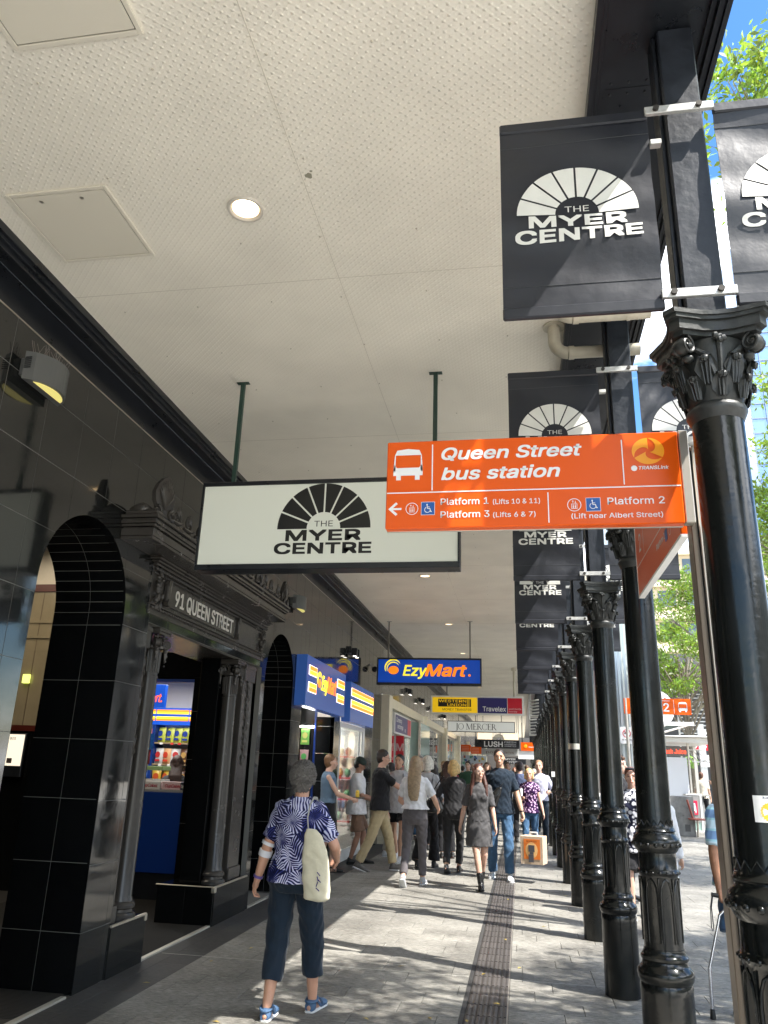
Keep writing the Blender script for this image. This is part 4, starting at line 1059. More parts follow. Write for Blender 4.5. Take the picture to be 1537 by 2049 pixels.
# ================================================================== SIGNS
def txt(parent, s, o, h, m, u=(1,0,0), w=(0,0,1), name='lettering', **k):
    mb = MB(); put_text(mb, s, o, u, w, h=h, **k); return mb.build(name, m, parent)
OR_ = mat('sign_orange', (.76,.10,.003), .3, spec=.3); SWH = mat('sign_white_print', (.82,.82,.82), .4); SBL = mat('sign_blue_print', (.01,.09,.35), .4); SYE = mat('sign_amber_print', (.95,.36,.01), .4)
def bus_icon(mb, ox, oz, s, y, hole=None):
    """front view of a bus, width s, lower left at (ox, oz)"""
    f = lambda pts, yy=0: mb.prism([(ox+a*s, oz+b*s) for a, b in pts], (0, y, 0), (1,0,0), (0,0,1), .001)
    f([(0,.16),(1,.16),(1,.32),(0,.32)]); f([(0,.32),(.07,.32),(.07,.9),(.04,.9)]); f([(1,.32),(.93,.32),(.93,.9),(.96,.9)])
    f([(.04,.9),(.96,.9),(.88,1.08),(.5,1.13),(.12,1.08)]); f([(.0,.32),(1,.32),(.97,.56),(.88,.44),(.12,.44),(.03,.56)])
    f([(.1,0),(.26,0),(.26,.16),(.1,.16)]); f([(.74,0),(.9,0),(.9,.16),(.74,.16)])
def wheelchair(mb, cx, cz, s, y):
    o = lambda a, b: (cx+a*s, y, cz+b*s)
    mb.ball(o(-.08, .36), (s*.07, .001, s*.07), n=10, m=6)
    def ln(pts, t=.05): 
        for p, q in zip(pts, pts[1:]):
            d = Vector((q[0]-p[0], q[1]-p[1])); d.normalize(); n = Vector((-d.y, d.x))*t/2
            mb.prism([(cx+(p[0]+n.x)*s, cz+(p[1]+n.y)*s), (cx+(q[0]+n.x)*s, cz+(q[1]+n.y)*s), (cx+(q[0]-n.x)*s, cz+(q[1]-n.y)*s), (cx+(p[0]-n.x)*s, cz+(p[1]-n.y)*s)], (0, y, 0), (1,0,0), (0,0,1), .001)
    ln([(-.08,.3),(-.04,-.02),(.18,-.02),(.26,-.34),(.36,-.3)], .07); ln([(-.06,.14),(.16,.12)])
    ln([(.0+.26*math.cos(a)-.04, -.14+.26*math.sin(a)) for a in [math.radians(120+22*k) for k in range(11)]], .05)
def lift_icon(mb, cx, cz, r, y):
    n = 24
    for k in range(n):
        a0, a1 = 2*PI*k/n, 2*PI*(k+1)/n
        mb.add([(cx+math.cos(a0)*r, y, cz+math.sin(a0)*r), (cx+math.cos(a1)*r, y, cz+math.sin(a1)*r), (cx+math.cos(a1)*r*.9, y, cz+math.sin(a1)*r*.9), (cx+math.cos(a0)*r*.9, y, cz+math.sin(a0)*r*.9)], [(0,1,2,3)])
    mb.box(cx-.42*r, cx+.42*r, y-.0005, y, cz-.6*r, cz-.53*r); mb.box(cx-.42*r, cx+.42*r, y-.0005, y, cz+.12*r, cz+.18*r)
    mb.box(cx-.42*r, cx-.35*r, y-.0005, y, cz-.53*r, cz+.12*r); mb.box(cx+.35*r, cx+.42*r, y-.0005, y, cz-.53*r, cz+.12*r)
    for a in (-.15, .15): mb.box(cx+(a-.07)*r, cx+(a+.07)*r, y-.0005, y, cz-.48*r, cz-.1*r); mb.ball((cx+a*r, y, cz+.0*r), (.07*r, .0005, .07*r), n=6, m=4)
    for a, s in ((-.18, 1), (.18, -1)):
        mb.box(cx+(a-.03)*r, cx+(a+.03)*r, y-.0005, y, cz+.28*r, cz+.62*r)
        zt = cz+(.7 if s > 0 else .2)*r; mb.add([(cx+(a-.13)*r, y, zt-s*.17*r), (cx+(a+.13)*r, y, zt-s*.17*r), (cx+a*r, y, zt)], [(0,1,2)])
# --- bus station sign : two orange blades on a steel post
sg = thing('bus_station_sign', 'orange bus station direction sign with white lettering on a steel post', 'sign', (.70, 2.87, 0))
SY = 2.85; X0, X1, Z0, Z1 = -.503, .617, 2.417, 2.785
pn = MB().box(X0, X1, SY, SY+.045, Z0, Z1, .004).build('panel', OR_, sg)
MB().box(X0-.001, X1+.002, SY+.0455, SY+.06, Z0, Z1, .002).build('panel_frame', STEEL, sg)
yy = SY-.0015
pr_ = MB(); ZL = 2.562
pr_.box(X0+.004, X1-.004, yy, yy+.001, ZL, ZL+.0045)
pr_.box(-.322, -.3175, yy, yy+.001, ZL+.01, Z1-.018); pr_.box(.408, .412, yy, yy+.001, ZL+.012, Z1-.028); pr_.box(.124, .128, yy, yy+.001, Z0+.012, ZL-.012)
pr_.prism([(-.492,2.497),(-.462,2.525),(-.455,2.518),(-.474,2.501),(-.44,2.501),(-.44,2.493),(-.474,2.493),(-.455,2.476),(-.462,2.469)], (0, yy, 0), (1,0,0), (0,0,1), .001)
bus_icon(pr_, -.476, 2.618, .118, yy)
lift_icon(pr_, -.398, 2.497, .025, yy-.0004); lift_icon(pr_, .222, 2.497, .026, yy-.0004)
pr_.build('pictograms', SWH, sg)
h1 = MB()
put_text(h1, 'Queen Street', (-.282, yy, 2.70), (1,0,0), (0,0,1), h=.049, width=.54, bold=.055, shear=.22); h1.build('heading', SWH, sg); h1 = MB()
put_text(h1, 'bus station', (-.282, yy, 2.615), (1,0,0), (0,0,1), h=.049, width=.455, bold=.055, shear=.22); h1.build('heading', SWH, sg)
t_ = MB()
put_text(t_, 'Platform 1', (-.285, yy, 2.51), (1,0,0), (0,0,1), h=.026, width=.185, bold=.018); put_text(t_, '(Lifts 10 & 11)', (-.083, yy, 2.508), (1,0,0), (0,0,1), h=.0195, width=.178, bold=.016)
put_text(t_, 'Platform 3', (-.285, yy, 2.457), (1,0,0), (0,0,1), h=.026, width=.188, bold=.018); put_text(t_, '(Lifts 6 & 7)', (-.083, yy, 2.455), (1,0,0), (0,0,1), h=.0195, width=.16, bold=.016)
put_text(t_, 'Platform 2', (.345, yy, 2.495), (1,0,0), (0,0,1), h=.027, width=.205, bold=.018); put_text(t_, '(Lift near Albert Street)', (.21, yy, 2.443), (1,0,0), (0,0,1), h=.019, width=.33, bold=.016)
put_text(t_, 'TRANSLink', (.467, yy, 2.632), (1,0,0), (0,0,1), h=.0135, width=.108, bold=.04, shear=.2); t_.build('lettering', SWH, sg)
for cx in (-.335, .292):
    MB().box(cx-.027, cx+.027, yy, yy+.001, 2.47, 2.524).build('icon_border', SWH, sg); MB().box(cx-.0255, cx+.0255, yy-.0006, yy, 2.4715, 2.5225).build('icon_field', SBL, sg)
    m = MB(); wheelchair(m, cx, 2.497, .043, yy-.0012); m.build('wheelchair_symbol', SWH, sg)
# swirl emblem : three comma blades
m = MB(); cx, cz, r = .505, 2.707, .054
def blade(a0):
    out = []; inn = []
    for j in range(15):
        t = j/14; a = a0 + t*math.radians(118); out.append((cx+math.cos(a)*r*1.1, cz+math.sin(a)*r))
        rr = r*(.12+.74*(t**1.3)) ; b = a0 + math.radians(-10)+t*math.radians(112) ; inn.append((cx+math.cos(b)*rr*1.1, cz+math.sin(b)*rr))
    return out+inn[::-1]
for k in range(3):
    p = blade(math.radians(90+120*k)); nq = len(p)//2
    m.add([(a, yy, b) for a, b in p], [(j, j+1, len(p)-2-j, len(p)-1-j) for j in range(nq-1)])
m.build('swirl_emblem', SYE, sg); MB().ball((.45, yy, 2.638), (.0115, .0006, .0115), n=12, m=8).build('round_badge', SWH, sg)
# second blade, running away along the street
b2 = MB().box(.628, .655, 3.0, 4.12, 2.42, 2.785, .004).build('side_panel', OR_, sg); MB().box(.6265, .656, 3.0, 4.12, 2.408, 2.4195).box(.6265, .656, 4.121, 4.13, 2.408, 2.785).build('side_panel_frame', SWH, sg)
m = MB(); xs = .6268
put_text(m, 'Platform 2', (xs, 3.52, 2.495), (0,-1,0), (0,0,1), h=.027, width=.205, bold=.018); put_text(m, '2', (xs, 4.0, 2.62), (0,-1,0), (0,0,1), h=.09, bold=.02)
m.box(xs-.0003, xs, 3.01, 4.11, 2.562, 2.566); m.box(xs-.0003, xs, 3.86, 3.864, 2.575, 2.77)
for cy in (3.2,):
    n = 20
    for k in range(n):
        a0, a1 = 2*PI*k/n, 2*PI*(k+1)/n; m.add([(xs, cy+math.cos(a)*rr, 2.5+math.sin(a)*rr) for a, rr in ((a0,.025),(a1,.025),(a1,.022),(a0,.022))], [(0,1,2,3)])
m.build('side_lettering', SWH, sg); MB().box(xs-.0006, xs, 3.255, 3.305, 2.475, 2.525).build('side_icon', SBL, sg)
# post : rolled steel with a seam and slots
MB().box(.645, .669, 2.895, 2.97, 0, 2.74, .003).build('post_front', mat('bronzed_steel', (.22,.185,.15), .35, metal=.7), sg)
ps = MB().box(.672, .74, 2.888, 2.95, 0, 2.74, .003).build('post', STEEL, sg)
MB().box(.6695, .6715, 2.893, 2.925, 0, 2.72).build('post_seam', BLACKM, sg)
MB().box(.62, .655, 2.852, 2.9, 2.42, 2.79, .003).build('clamp_bar', STEEL, sg); MB().box(.65, .70, 2.855, 2.9, 2.74, 2.765, .003).build('cap_arm', SWH, sg)
# --- big white light box
def rods(t, pts, z1, r, m, flange=True):
    for x, y in pts:
        MB().box(x-r, x+r, y-r, y+r, z1, ZC-.004, .002).build('hanging_rod', m, t)
        if flange: MB().box(x-.05, x+.05, y-.02, y+.02, ZC-.006, ZC-.001).build('rod_flange', m, t)
lb = thing('fan_logo_lightbox', 'white illuminated lightbox sign with black fan logo hung on green rods', 'sign', (-1.37, 5.25, 3.2))
MB().box(-2.354, -.39, 5.25, 5.4, 2.875, 2.918, .003).box(-2.354, -.39, 5.25, 5.4, 3.535, 3.565, .003).box(-2.354, -2.34, 5.25, 5.4, 2.919, 3.534).box(-.404, -.39, 5.25, 5.4, 2.919, 3.534).build('frame', BLACKM, lb)
MB().box(-2.337, -.406, 5.262, 5.39, 2.92, 3.533).build('light_panel', mat('lightbox_face', (.6,.62,.56), .35, emit=(.86,.9,.76,.06)), lb)
m = MB(); logo(m, (-1.388, 5.2605, 3.18), (1,0,0), (0,0,1), .352); m.build('logo', mat('sign_black_print', (.01,.01,.01), .4), lb)
rods(lb, [(-2.12, 5.28), (-.575, 5.28)], 3.566, .016, DGREEN)
# --- blue hanging shop sign
def ezylogo(parent, o, u, w, W, y_off, mE, mM, hs=1.0):
    """ball emblem + EzyMart, total width W, baseline o"""
    o, u, w = Vector(o), Vector(u), Vector(w); e = MB(); R = W*.098; c = o+u*R+w*R*.85
    e2 = MB(); vs = [c+u*math.cos(2*PI*k/20)*R*.62+w*(math.sin(2*PI*k/20)*R*.48-R*.25) for k in range(20)]; e2.add(vs, [tuple(range(20))]); e2.build('ball_emblem', mM, parent)
    for r0, r1, dz in ((.72, .86, -.12), (.93, 1.12, -.06)):
        vs = []
        for k in range(15):
            a = math.radians(205-k*12.2); th = math.sin(PI*k/14)**.5
            vs.append(c+u*math.cos(a)*R*r0+w*(math.sin(a)*R*r0+dz*R)); vs.append(c+u*math.cos(a)*R*(r0+(r1-r0)*th)+w*(math.sin(a)*R*(r0+(r1-r0)*th)+dz*R))
        e.add(vs, [(2*k, 2*k+1, 2*k+3, 2*k+2) for k in range(14)])
    put_text(e, 'Ezy', o+u*W*.21, u, w, h=W*.115*hs, width=W*.27, bold=.05, shear=.22); e.build('yellow_lettering', mE, parent)
    m = MB(); put_text(m, 'Mart', o+u*W*.465, u, w, h=W*.125*hs, width=W*.46, bold=.07, shear=.22); put_text(m, '.', o+u*W*.95, u, w, h=W*.12, bold=.03); m.build('orange_lettering', mM, parent)
EB = mat('shop_sign_blue', (.002,.06,.42), .3, emit=(.002,.08,.6,.12)); EY = mat('shop_sign_yellow', (.85,.72,.04), .4, emit=(.9,.8,.05,.3)); EO = mat('shop_sign_orange', (.9,.22,.01), .4, emit=(1,.25,.01,.3))
ez = thing('blue_hanging_shop_sign', 'blue hanging sign with yellow and orange shop name under the awning', 'sign', (-1.8, 15.7, 3.4))
MB().box(-2.847, -.73, 15.7, 15.85, 3.12, 3.17, .004).box(-2.847, -.73, 15.7, 15.85, 3.63, 3.665, .004).box(-2.847, -2.82, 15.7, 15.85, 3.171, 3.629).box(-.757, -.73, 15.7, 15.85, 3.171, 3.629).build('frame', BLACKM, ez)
MB().box(-2.818, -.759, 15.71, 15.84, 3.172, 3.628).build('panel', EB, ez)
ezylogo(ez, (-2.68, 15.707, 3.31), (1,0,0), (0,0,1), 1.78, 0, EY, EO)
rods(ez, [(-2.63, 15.77), (-.96, 15.77)], 3.666, .014, mat('grey_rod', (.2,.19,.17), .4))
# --- wall-mounted blue store signs
def stripes(parent, x, y0, y1, z, m1, m2, h):
    MB().box(x, x+.003, y0, y1, z, z+h, .0).build('stripe', m1, parent); MB().box(x, x+.003, y0, y1, z+h+.0005, z+2*h).build('stripe', m2, parent)
EB2 = mat('blue_fascia_sheen', (.04,.12,.4), .22, spec=.5, emit=(.03,.08,.3,.12)); EYL = mat('lit_yellow', (.9,.7,.02), .4, emit=(1,.72,.02,.9)); EOL = mat('lit_orange', (.95,.15,.01), .4, emit=(1,.16,.01,.9)); EWL = mat('lit_white_edge', (.9,.9,.85), .4, emit=(1,.95,.85,.8))  # fascia blue lightened, with faint glow, to stand for reflections on the boxes
w1 = thing('blue_shop_fascia', 'deep blue shop fascia box with lit shop name between orange stripes', 'sign', (-2.9, 11.6, 2.6))
XB = -2.862
MB().box(-3.02, XB, 10.42, 12.9, 2.3, 2.985, .004).build('box', EB2, w1)
for y0, y1 in ((10.55, 10.95), (12.3, 12.78)):
    for z, a, b in ((2.73, EYL, EOL), (2.5, EOL, EYL)):
        MB().box(XB, XB+.005, y0-.02, y1+.02, z-.008, z+.128).build('stripe_edge', EWL, w1)
        MB().box(XB+.006, XB+.009, y0, y1, z, z+.058).build('stripe', a, w1); MB().box(XB+.006, XB+.009, y0, y1, z+.062, z+.12).build('stripe', b, w1)
e0 = MB(); ezylogo(w1, (XB+.01, 10.99, 2.585), (0,1,0), (0,0,1), 1.3, 0, EYL, EOL, 1.35)
w2 = thing('striped_shop_fascia', 'blue shop fascia box with two orange and yellow stripe pairs', 'sign', (-2.9, 14.4, 2.6))
MB().box(-3.02, XB, 13.36, 15.55, 2.26, 2.93, .004).build('box', EB2, w2)
for z, a, b in ((2.70, EYL, EOL), (2.5, EOL, EYL)):
    MB().box(XB, XB+.004, 13.4, 15.5, z-.006, z+.13).build('stripe_edge', EWL, w2)
    MB().box(XB+.005, XB+.008, 13.41, 15.49, z, z+.06).build('stripe', a, w2); MB().box(XB+.005, XB+.008, 13.41, 15.49, z+.064, z+.124).build('stripe', b, w2)
# --- shop entrance under the first fascia
en = thing('shop_entrance', 'recessed shop entrance with black tiled jamb under the blue fascia', 'doorway', (-3.2, 11.9, 0))
for z0, z1 in zip([0,.43,.86,1.29,1.72,2.15], [.43,.86,1.29,1.72,2.15,2.3]): MB().box(-3.33, XF-.0005, 12.93, 12.95, z0+.002, z1-.002).build('jamb_tile', GRAN2, en)
MB().box(-3.36, -3.331, 12.9, 12.96, 0, 2.96).build('post', BLUE, en); MB().box(-4.6, -3.361, 12.93, 12.98, 0, 2.96).build('side_wall', GRAN2, en)
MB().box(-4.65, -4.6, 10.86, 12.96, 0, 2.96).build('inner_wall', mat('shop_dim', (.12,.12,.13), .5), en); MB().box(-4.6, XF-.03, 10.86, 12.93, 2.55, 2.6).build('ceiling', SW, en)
MB().box(-4.6, XF-.026, 10.84, 10.86, 0, 2.96).build('near_wall', GRAN2, en); MB().box(-4.6, XF-.03, 10.86, 12.93, -.009, .004).build('floor', mat('shop_tiles', (.4,.4,.38), .3), en)
MB().box(-3.9, -3.36, 12.86, 12.88, 2.12, 2.15).build('light_strip', LC, en)
k = 0
for z in (1.85, 1.52, 1.2, .88):
    for x in (-3.68, -3.5):
        nm, a, b = [('lime', (.45,.6,.05), (.8,.8,.7)), ('green', (.2,.5,.1), (.7,.7,.2)), ('pink', (.6,.05,.2), (.8,.7,.3)), ('multicoloured', (.5,.3,.3), (.1,.4,.1)), ('black', (.03,.03,.03), (.8,.4,.1)), ('dim green', (.15,.25,.08), (.5,.5,.2)), ('turquoise', (.05,.35,.35), (.6,.7,.7)), ('teal', (.04,.3,.28), (.3,.6,.6))][k]
        o = packet(x, 12.88, z, nm, a, b, w=.15, h=.25, d=.04, lb=f'{nm} snack packet hanging inside the entrance under the blue fascia'); o['group'] = 'packets on the wall inside the shop entrance'; k += 1
ll = bpy.data.lights.new('entry_light', 'AREA'); ll.energy = 10; ll.size = .8; lo = bpy.data.objects.new('entry_light', ll); COL.objects.link(lo); lo.location = (-3.7, 12.0, 2.5); lo['kind'] = 'helper'
# --- shop window with white frame under the striped fascia
sw = thing('shop_window', 'shop window with white frame and stocked shelves under the striped fascia', 'window', (-3.05, 14.4, 0))
MB().box(-3.06, -3.02, 13.36, 13.42, 0, 2.25, .003).box(-3.06, -3.02, 15.4, 15.56, 0, 2.25, .003).box(-3.06, -3.02, 13.42, 15.4, 2.18, 2.25, .003).box(-3.06, -3.02, 15.1, 15.16, 0, 2.18, .003).box(-3.06, -3.02, 13.42, 15.4, 0, .18, .003).build('frame', WHITE, sw)
MB().box(-3.045, -3.04, 13.42, 15.4, .18, 2.18).build('pane', GLASS, sw)
MB().box(-5.2, -5.1, 13.0, 16.2, 0, 2.9).box(-5.1, -3.1, 16.1, 16.2, 0, 2.9).build('interior_wall', SW, sw); MB().box(-5.1, XF-.06, 13.0, 16.1, 2.5, 2.55).build('ceiling', SW, sw); MB().box(-5.1, XF-.03, 12.99, 16.1, -.009, .004).build('floor', mat('shop_tiles', (.4,.4,.38), .3), sw)
for z in (.5, .9, 1.3, 1.7):
    MB().box(-4.9, -4.5, 13.3, 16.0, z, z+.02).build('shelf', WHITE, sw); MB().box(-4.9, -3.3, 15.75, 16.05, z, z+.02).build('shelf', mat('red_shelf', (.5,.03,.03), .4), sw)
g = MB(); gms = [mat('goods_%d' % i, c, .4) for i, c in enumerate([(.5,.25,.08), (.12,.2,.4), (.45,.4,.3), (.3,.08,.05), (.1,.25,.12)])]
gb = [MB() for _ in gms]
for z in (.52, .92, 1.32, 1.72):
    for k in range(14): R_.choice(gb).ball((-4.65, 13.45+k*.18, z+.09), (.07, .075, .09), n=7, m=5)
    for k in range(10): R_.choice(gb).ball((-4.75+k*.15, 15.85, z+.09), (.065, .07, .09), n=7, m=5)
for b, mm in zip(gb, gms): b.build('packed_goods', mm, sw, kind='stuff', smooth=60)
ll = bpy.data.lights.new('window_light', 'AREA'); ll.energy = 22; ll.size = 1.2; lo = bpy.data.objects.new('window_light', ll); COL.objects.link(lo); lo.location = (-4.1, 14.6, 2.45); lo['kind'] = 'helper'
MB().box(-4.6, -4.2, 13.8, 15.2, 2.46, 2.5).build('light_fitting', LC, sw)
# ================================================================== FURTHER SHOPFRONTS (left side, beyond the granite)
GREYW = mat('far_grey_cladding', (.16,.155,.14), .12, spec=.6, var=(2,.25)); DARKI = mat('dark_interior', (.03,.03,.032), .5)
CREAMP = mat('cream_pilaster_stone', (.8,.73,.56), .5, var=(5,.08))
fc = thing('far_shopfronts', 'row of far shopfronts with cream pilasters and tall glass windows', 'shopfronts', (XF, 40, 0))
MB().box(XF-.05, XF, 17.42, 72, 3.1, 4.14).build('upper_cladding', GREYW, fc)
for z in (3.39, 3.81): MB().box(XF, XF+.002, 17.42, 72, z, z+.006).build('cladding_joint', GROUT, fc)
for k in range(60): MB().box(XF, XF+.002, 17.42+k*.9, 17.424+k*.9, 3.1, 4.12).build('cladding_joint', GROUT, fc)
bays = [17.42, 24.6, 31.5, 38.5, 45.5, 52.5, 59.5, 66.5]
for i, y in enumerate(bays):
    p = MB().box(XF-.1, -2.84, y, y+.42, 0, 3.08, .01).box(XF-.1, -2.82, y-.02, y+.44, 0, .15, .005).build('pilaster', CREAMP, fc)
    y1 = y+6.9
    MB().box(XF-.1, -2.93, y+.42, y1, 2.86, 3.08, .005).build('lintel', CREAMP if i < 2 else GREYW, fc)
    n = 4; w = (y1-y-.44)/n
    for k in range(n):
        a = y+.43+k*w
        f = MB().box(XF-.02, XF+.03, a, a+.05, 0, 2.86, .003).box(XF-.02, XF+.03, a+.05, a+w, 2.78, 2.86).box(XF-.02, XF+.03, a+.05, a+w, 0, .12).build('window_frame', mat('anodised_frame', (.32,.33,.31), .3, metal=.6), fc)
        MB().box(XF, XF+.006, a+.05, a+w, .12, 2.78).build('pane', GLASS, f)
    MB().box(XF-3, XF-.1, y, y1, 2.95, 3.0).box(XF-3, XF-2.95, y, y1, 0, 2.95).build('interior', mat('far_shop_wall', (.6,.6,.57), .6), fc)
    MB().box(XF-3, XF-.03, y, y1, -.008, .004).build('interior_floor', mat('shop_tiles', (.4,.4,.38), .3), fc)
    MB().box(XF-2.94, XF-.03, y1-.12, y1-.05, 0, 2.94).build('partition', DARKI if i % 2 else mat('far_shop_wall', (.6,.6,.57), .6), fc)
    for k in range(3):
        MB().box(XF-1.6, XF-1.3, y+1+k*2, y+2.2+k*2, 2.9, 2.945).build('light_fitting', mat('bright_fitting', (1,1,1), .5, emit=(1,.97,.9,22)), fc)
        g_ = MB(); 
        for q in range(9): g_.box(XF-2.2, XF-1.9, y+.7+k*2+q*.17, y+.82+k*2+q*.17, .6, R_.uniform(1.2, 2.1))
        g_.build('display_goods', R_.choice(gms), fc, kind='stuff')
# side box sign with red banner under it
cb = thing('money_exchange_box_sign', 'white edged purple and red box sign jutting beside the cream pilaster', 'sign', (-2.9, 19.5, 2.5))
MB().box(-3.0, -2.84, 18.2, 21.0, 2.29, 2.755, .006).build('box', WHITE, cb)
PUR = mat('sign_purple', (.03,.025,.16), .35); RED = mat('sign_red', (.6,.01,.03), .35)
MB().box(-2.838, -2.833, 18.3, 20.3, 2.33, 2.715).build('purple_face', PUR, cb); MB().box(-2.838, -2.833, 20.31, 20.9, 2.33, 2.715).build('red_face', RED, cb)
txt(cb, 'Currency', (-2.831, 18.4, 2.56), .1, SWH, u=(0,1,0), bold=.04, width=.9); txt(cb, 'exchange', (-2.831, 18.6, 2.42), .1, SWH, u=(0,1,0), bold=.04, width=.9); txt(cb, 'ex', (-2.831, 19.8, 2.38), .1, SWH, u=(0,1,0), bold=.04)
rb = thing('red_money_banner', 'tall red panel with white money exchange lettering behind the pilaster', 'sign', (-3, 19.5, 1))
MB().box(-3.4, -2.81, 19.5, 19.53, .25, 2.28).build('panel', RED, rb)
m = MB()
for s, z, h in (('M', 1.93, .17), ('cy', 1.72, .075), ('ge', 1.6, .075), ('$', 1.28, .15)):
    put_text(m, s, (-2.9 if len(s) == 1 else -2.93, 19.497, z), (1,0,0), (0,0,1), h=h, bold=.03, align='R' if 0 else 'C')
m.build('lettering', mat('pale_pink_print', (.75,.5,.5), .5), rb)
# green tinted projecting glass
t = thing('glass_screen', 'greenish glass screen standing out from the shopfront beyond the red panel', 'screen', (-2.9, 22, 0))
MB().box(-3.0, -2.72, 22.0, 22.02, .1, 2.75).box(-2.74, -2.72, 22.02, 24.4, .1, 2.75).build('pane', mat('green_glass', (.35,.5,.44), .08, spec=.7, alpha=1), t)
MB().box(-2.76, -2.7, 21.96, 22.0, 0, 2.8).build('post', STEEL, t)
# ---- hanging signs further along
wu = thing('money_transfer_sign', 'white framed sign with yellow, purple and red money transfer panels', 'sign', (-1.2, 23.2, 3.3))
MB().box(-2.57, .125, 23.2, 23.36, 3.07, 3.115, .005).box(-2.57, .125, 23.2, 23.36, 3.55, 3.595, .005).box(-2.57, -2.52, 23.2, 23.36, 3.116, 3.549).box(.075, .125, 23.2, 23.36, 3.116, 3.549).build('frame', WHITE, wu)
for a, b, mm, nm in ((-2.518, -1.215, mat('sign_mustard', (.75,.47,.005), .4, emit=(.9,.55,.01,.18)), 'yellow_panel'), (-1.2, -.355, PUR, 'purple_panel'), (-.34, .073, RED, 'red_panel')):
    MB().box(a, b, 23.21, 23.35, 3.117, 3.548).build(nm, mm, wu)
BK = mat('sign_black_print', (.01,.01,.01), .4); YT = mat('sign_mustard', (.75,.47,.005), .4)
MB().box(-2.35, -1.39, 23.204, 23.209, 3.28, 3.5).build('black_patch', BK, wu)
m = MB(); put_text(m, 'WESTERN', (-2.33, 23.2, 3.405), (1,0,0), (0,0,1), h=.074, width=.8, bold=.008); put_text(m, 'UNION', (-2.08, 23.2, 3.295), (1,0,0), (0,0,1), h=.074, width=.55, bold=.008)
m.box(-1.5, -1.485, 23.199, 23.2, 3.285, 3.495); m.box(-1.46, -1.44, 23.199, 23.2, 3.285, 3.495); m.build('lettering', YT, wu)
txt(wu, 'MONEY TRANSFER', (-2.22, 23.203, 3.17), .065, BK, width=.84, bold=0)
txt(wu, 'Travelex', (-1.05, 23.203, 3.17), .13, SWH, width=.66, bold=.03); txt(wu, 'worldwide', (-.31, 23.203, 3.22), .05, mat('pale_pink_print', (.75,.5,.5), .5), width=.36, bold=0); txt(wu, 'money', (-.31, 23.203, 3.15), .05, mat('pale_pink_print', (.75,.5,.5), .5), width=.24, bold=0)
rods(wu, [(-2.1, 23.28)], 3.596, .018, mat('grey_rod', (.2,.19,.17), .4)); MB().tube([(-.144, 23.28, 3.596), (-.144, 23.28, ZC-.06)], .035, 10).tube([(-.144, 23.28, ZC-.08), (-.144, 23.28, ZC-.002)], .075, 12).build('hanging_pipe', PIPE, wu, smooth=50)
jm = thing('boutique_hanging_sign', 'long white hanging sign with thin black serif capitals', 'sign', (-1.5, 33, 3.2))
MB().box(-2.95, -.205, 33, 33.15, 3.02, 3.045).box(-2.95, -.205, 33, 33.15, 3.43, 3.452).box(-2.95, -2.93, 33, 33.15, 3.046, 3.429).box(-.225, -.205, 33, 33.15, 3.046, 3.429).build('frame', BLACKM, jm)
MB().box(-2.929, -.226, 33.01, 33.14, 3.047, 3.428).build('panel', mat('sign_pale_grey', (.72,.73,.7), .4, emit=(.8,.82,.78,.12)), jm)
# serif capitals by hand
def serif(mb, ch, x, z, h, y):
    T, t, s = h*.13, h*.045, h*.1
    def V(xx, z0=0., z1=1., th=T): mb.box(x+xx-th/2, x+xx+th/2, y, y+.002, z+z0*h, z+z1*h)
    def S(xx, zz, wd=.26): mb.box(x+xx-wd*h/2, x+xx+wd*h/2, y-.0005, y+.002, z+zz*h, z+zz*h+t*.8)
    def D(x0, z0, x1, z1, th):
        mb.prism([(x+x0-th/2, z+z0*h), (x+x0+th/2, z+z0*h), (x+x1+th/2, z+z1*h), (x+x1-th/2, z+z1*h)], (0, y+.001, 0), (1,0,0), (0,0,1), .002)
    def ring(cx, cz, rx, rz, a0, a1):
        n = 20
        for k in range(n):
            q = []
            for a in (a0+(a1-a0)*k/n, a0+(a1-a0)*(k+1)/n):
                th = t*.5+(T-t)*.5*abs(math.cos(a)); q.append((x+cx+math.cos(a)*(rx+th*.4), z+cz+math.sin(a)*(rz+.0))); q.append((x+cx+math.cos(a)*(rx-th), z+cz+math.sin(a)*(rz-t*.8)))
            mb.add([(a, y, b) for a, b in (q[0], q[1], q[3], q[2])], [(0,1,2,3)])
    if ch == 'J': V(.2*h, -.1, .97); S(.2*h, .96); ring(.06*h, -.1*h, .14*h, .14*h, -PI*.7, 0); return .36*h
    if ch == 'O': ring(.48*h, .5*h, .44*h, .51*h, 0, 2*PI); return 1.02*h
    if ch == 'M': V(.14*h, 0, .97, t); V(.98*h); D(.16*h, 1, .55*h, .05, T); D(.55*h, .0, .94*h, .97, t); S(.14*h, 0); S(.98*h, 0); S(.1*h, .96, .2); S(1.02*h, .96, .2); return 1.17*h
    if ch == 'E': V(.14*h); mb.box(x+.14*h, x+.6*h, y, y+.002, z, z+t); mb.box(x+.14*h, x+.5*h, y, y+.002, z+.5*h, z+.5*h+t); mb.box(x+.14*h, x+.56*h, y, y+.002, z+h-t, z+h); S(.14*h, 0); S(.14*h, .96); mb.box(x+.55*h, x+.59*h, y, y+.002, z+.8*h, z+h); mb.box(x+.59*h, x+.63*h, y, y+.002, z, z+.2*h); return .68*h
    if ch == 'R': V(.14*h); ring(.34*h, .74*h, .2*h, .25*h, -PI/2, PI/2); mb.box(x+.14*h, x+.35*h, y, y+.002, z+h-t, z+h); mb.box(x+.14*h, x+.36*h, y, y+.002, z+.5*h, z+.5*h+t); D(.75*h, 0, .36*h, .5, T); S(.14*h, 0); S(.14*h, .96); return .8*h
    if ch == 'C': ring(.48*h, .5*h, .44*h, .51*h, math.radians(38), math.radians(322)); mb.box(x+.82*h, x+.85*h, y, y+.002, z+.72*h, z+.95*h); return .92*h
    return .3*h
m = MB(); x = -2.6
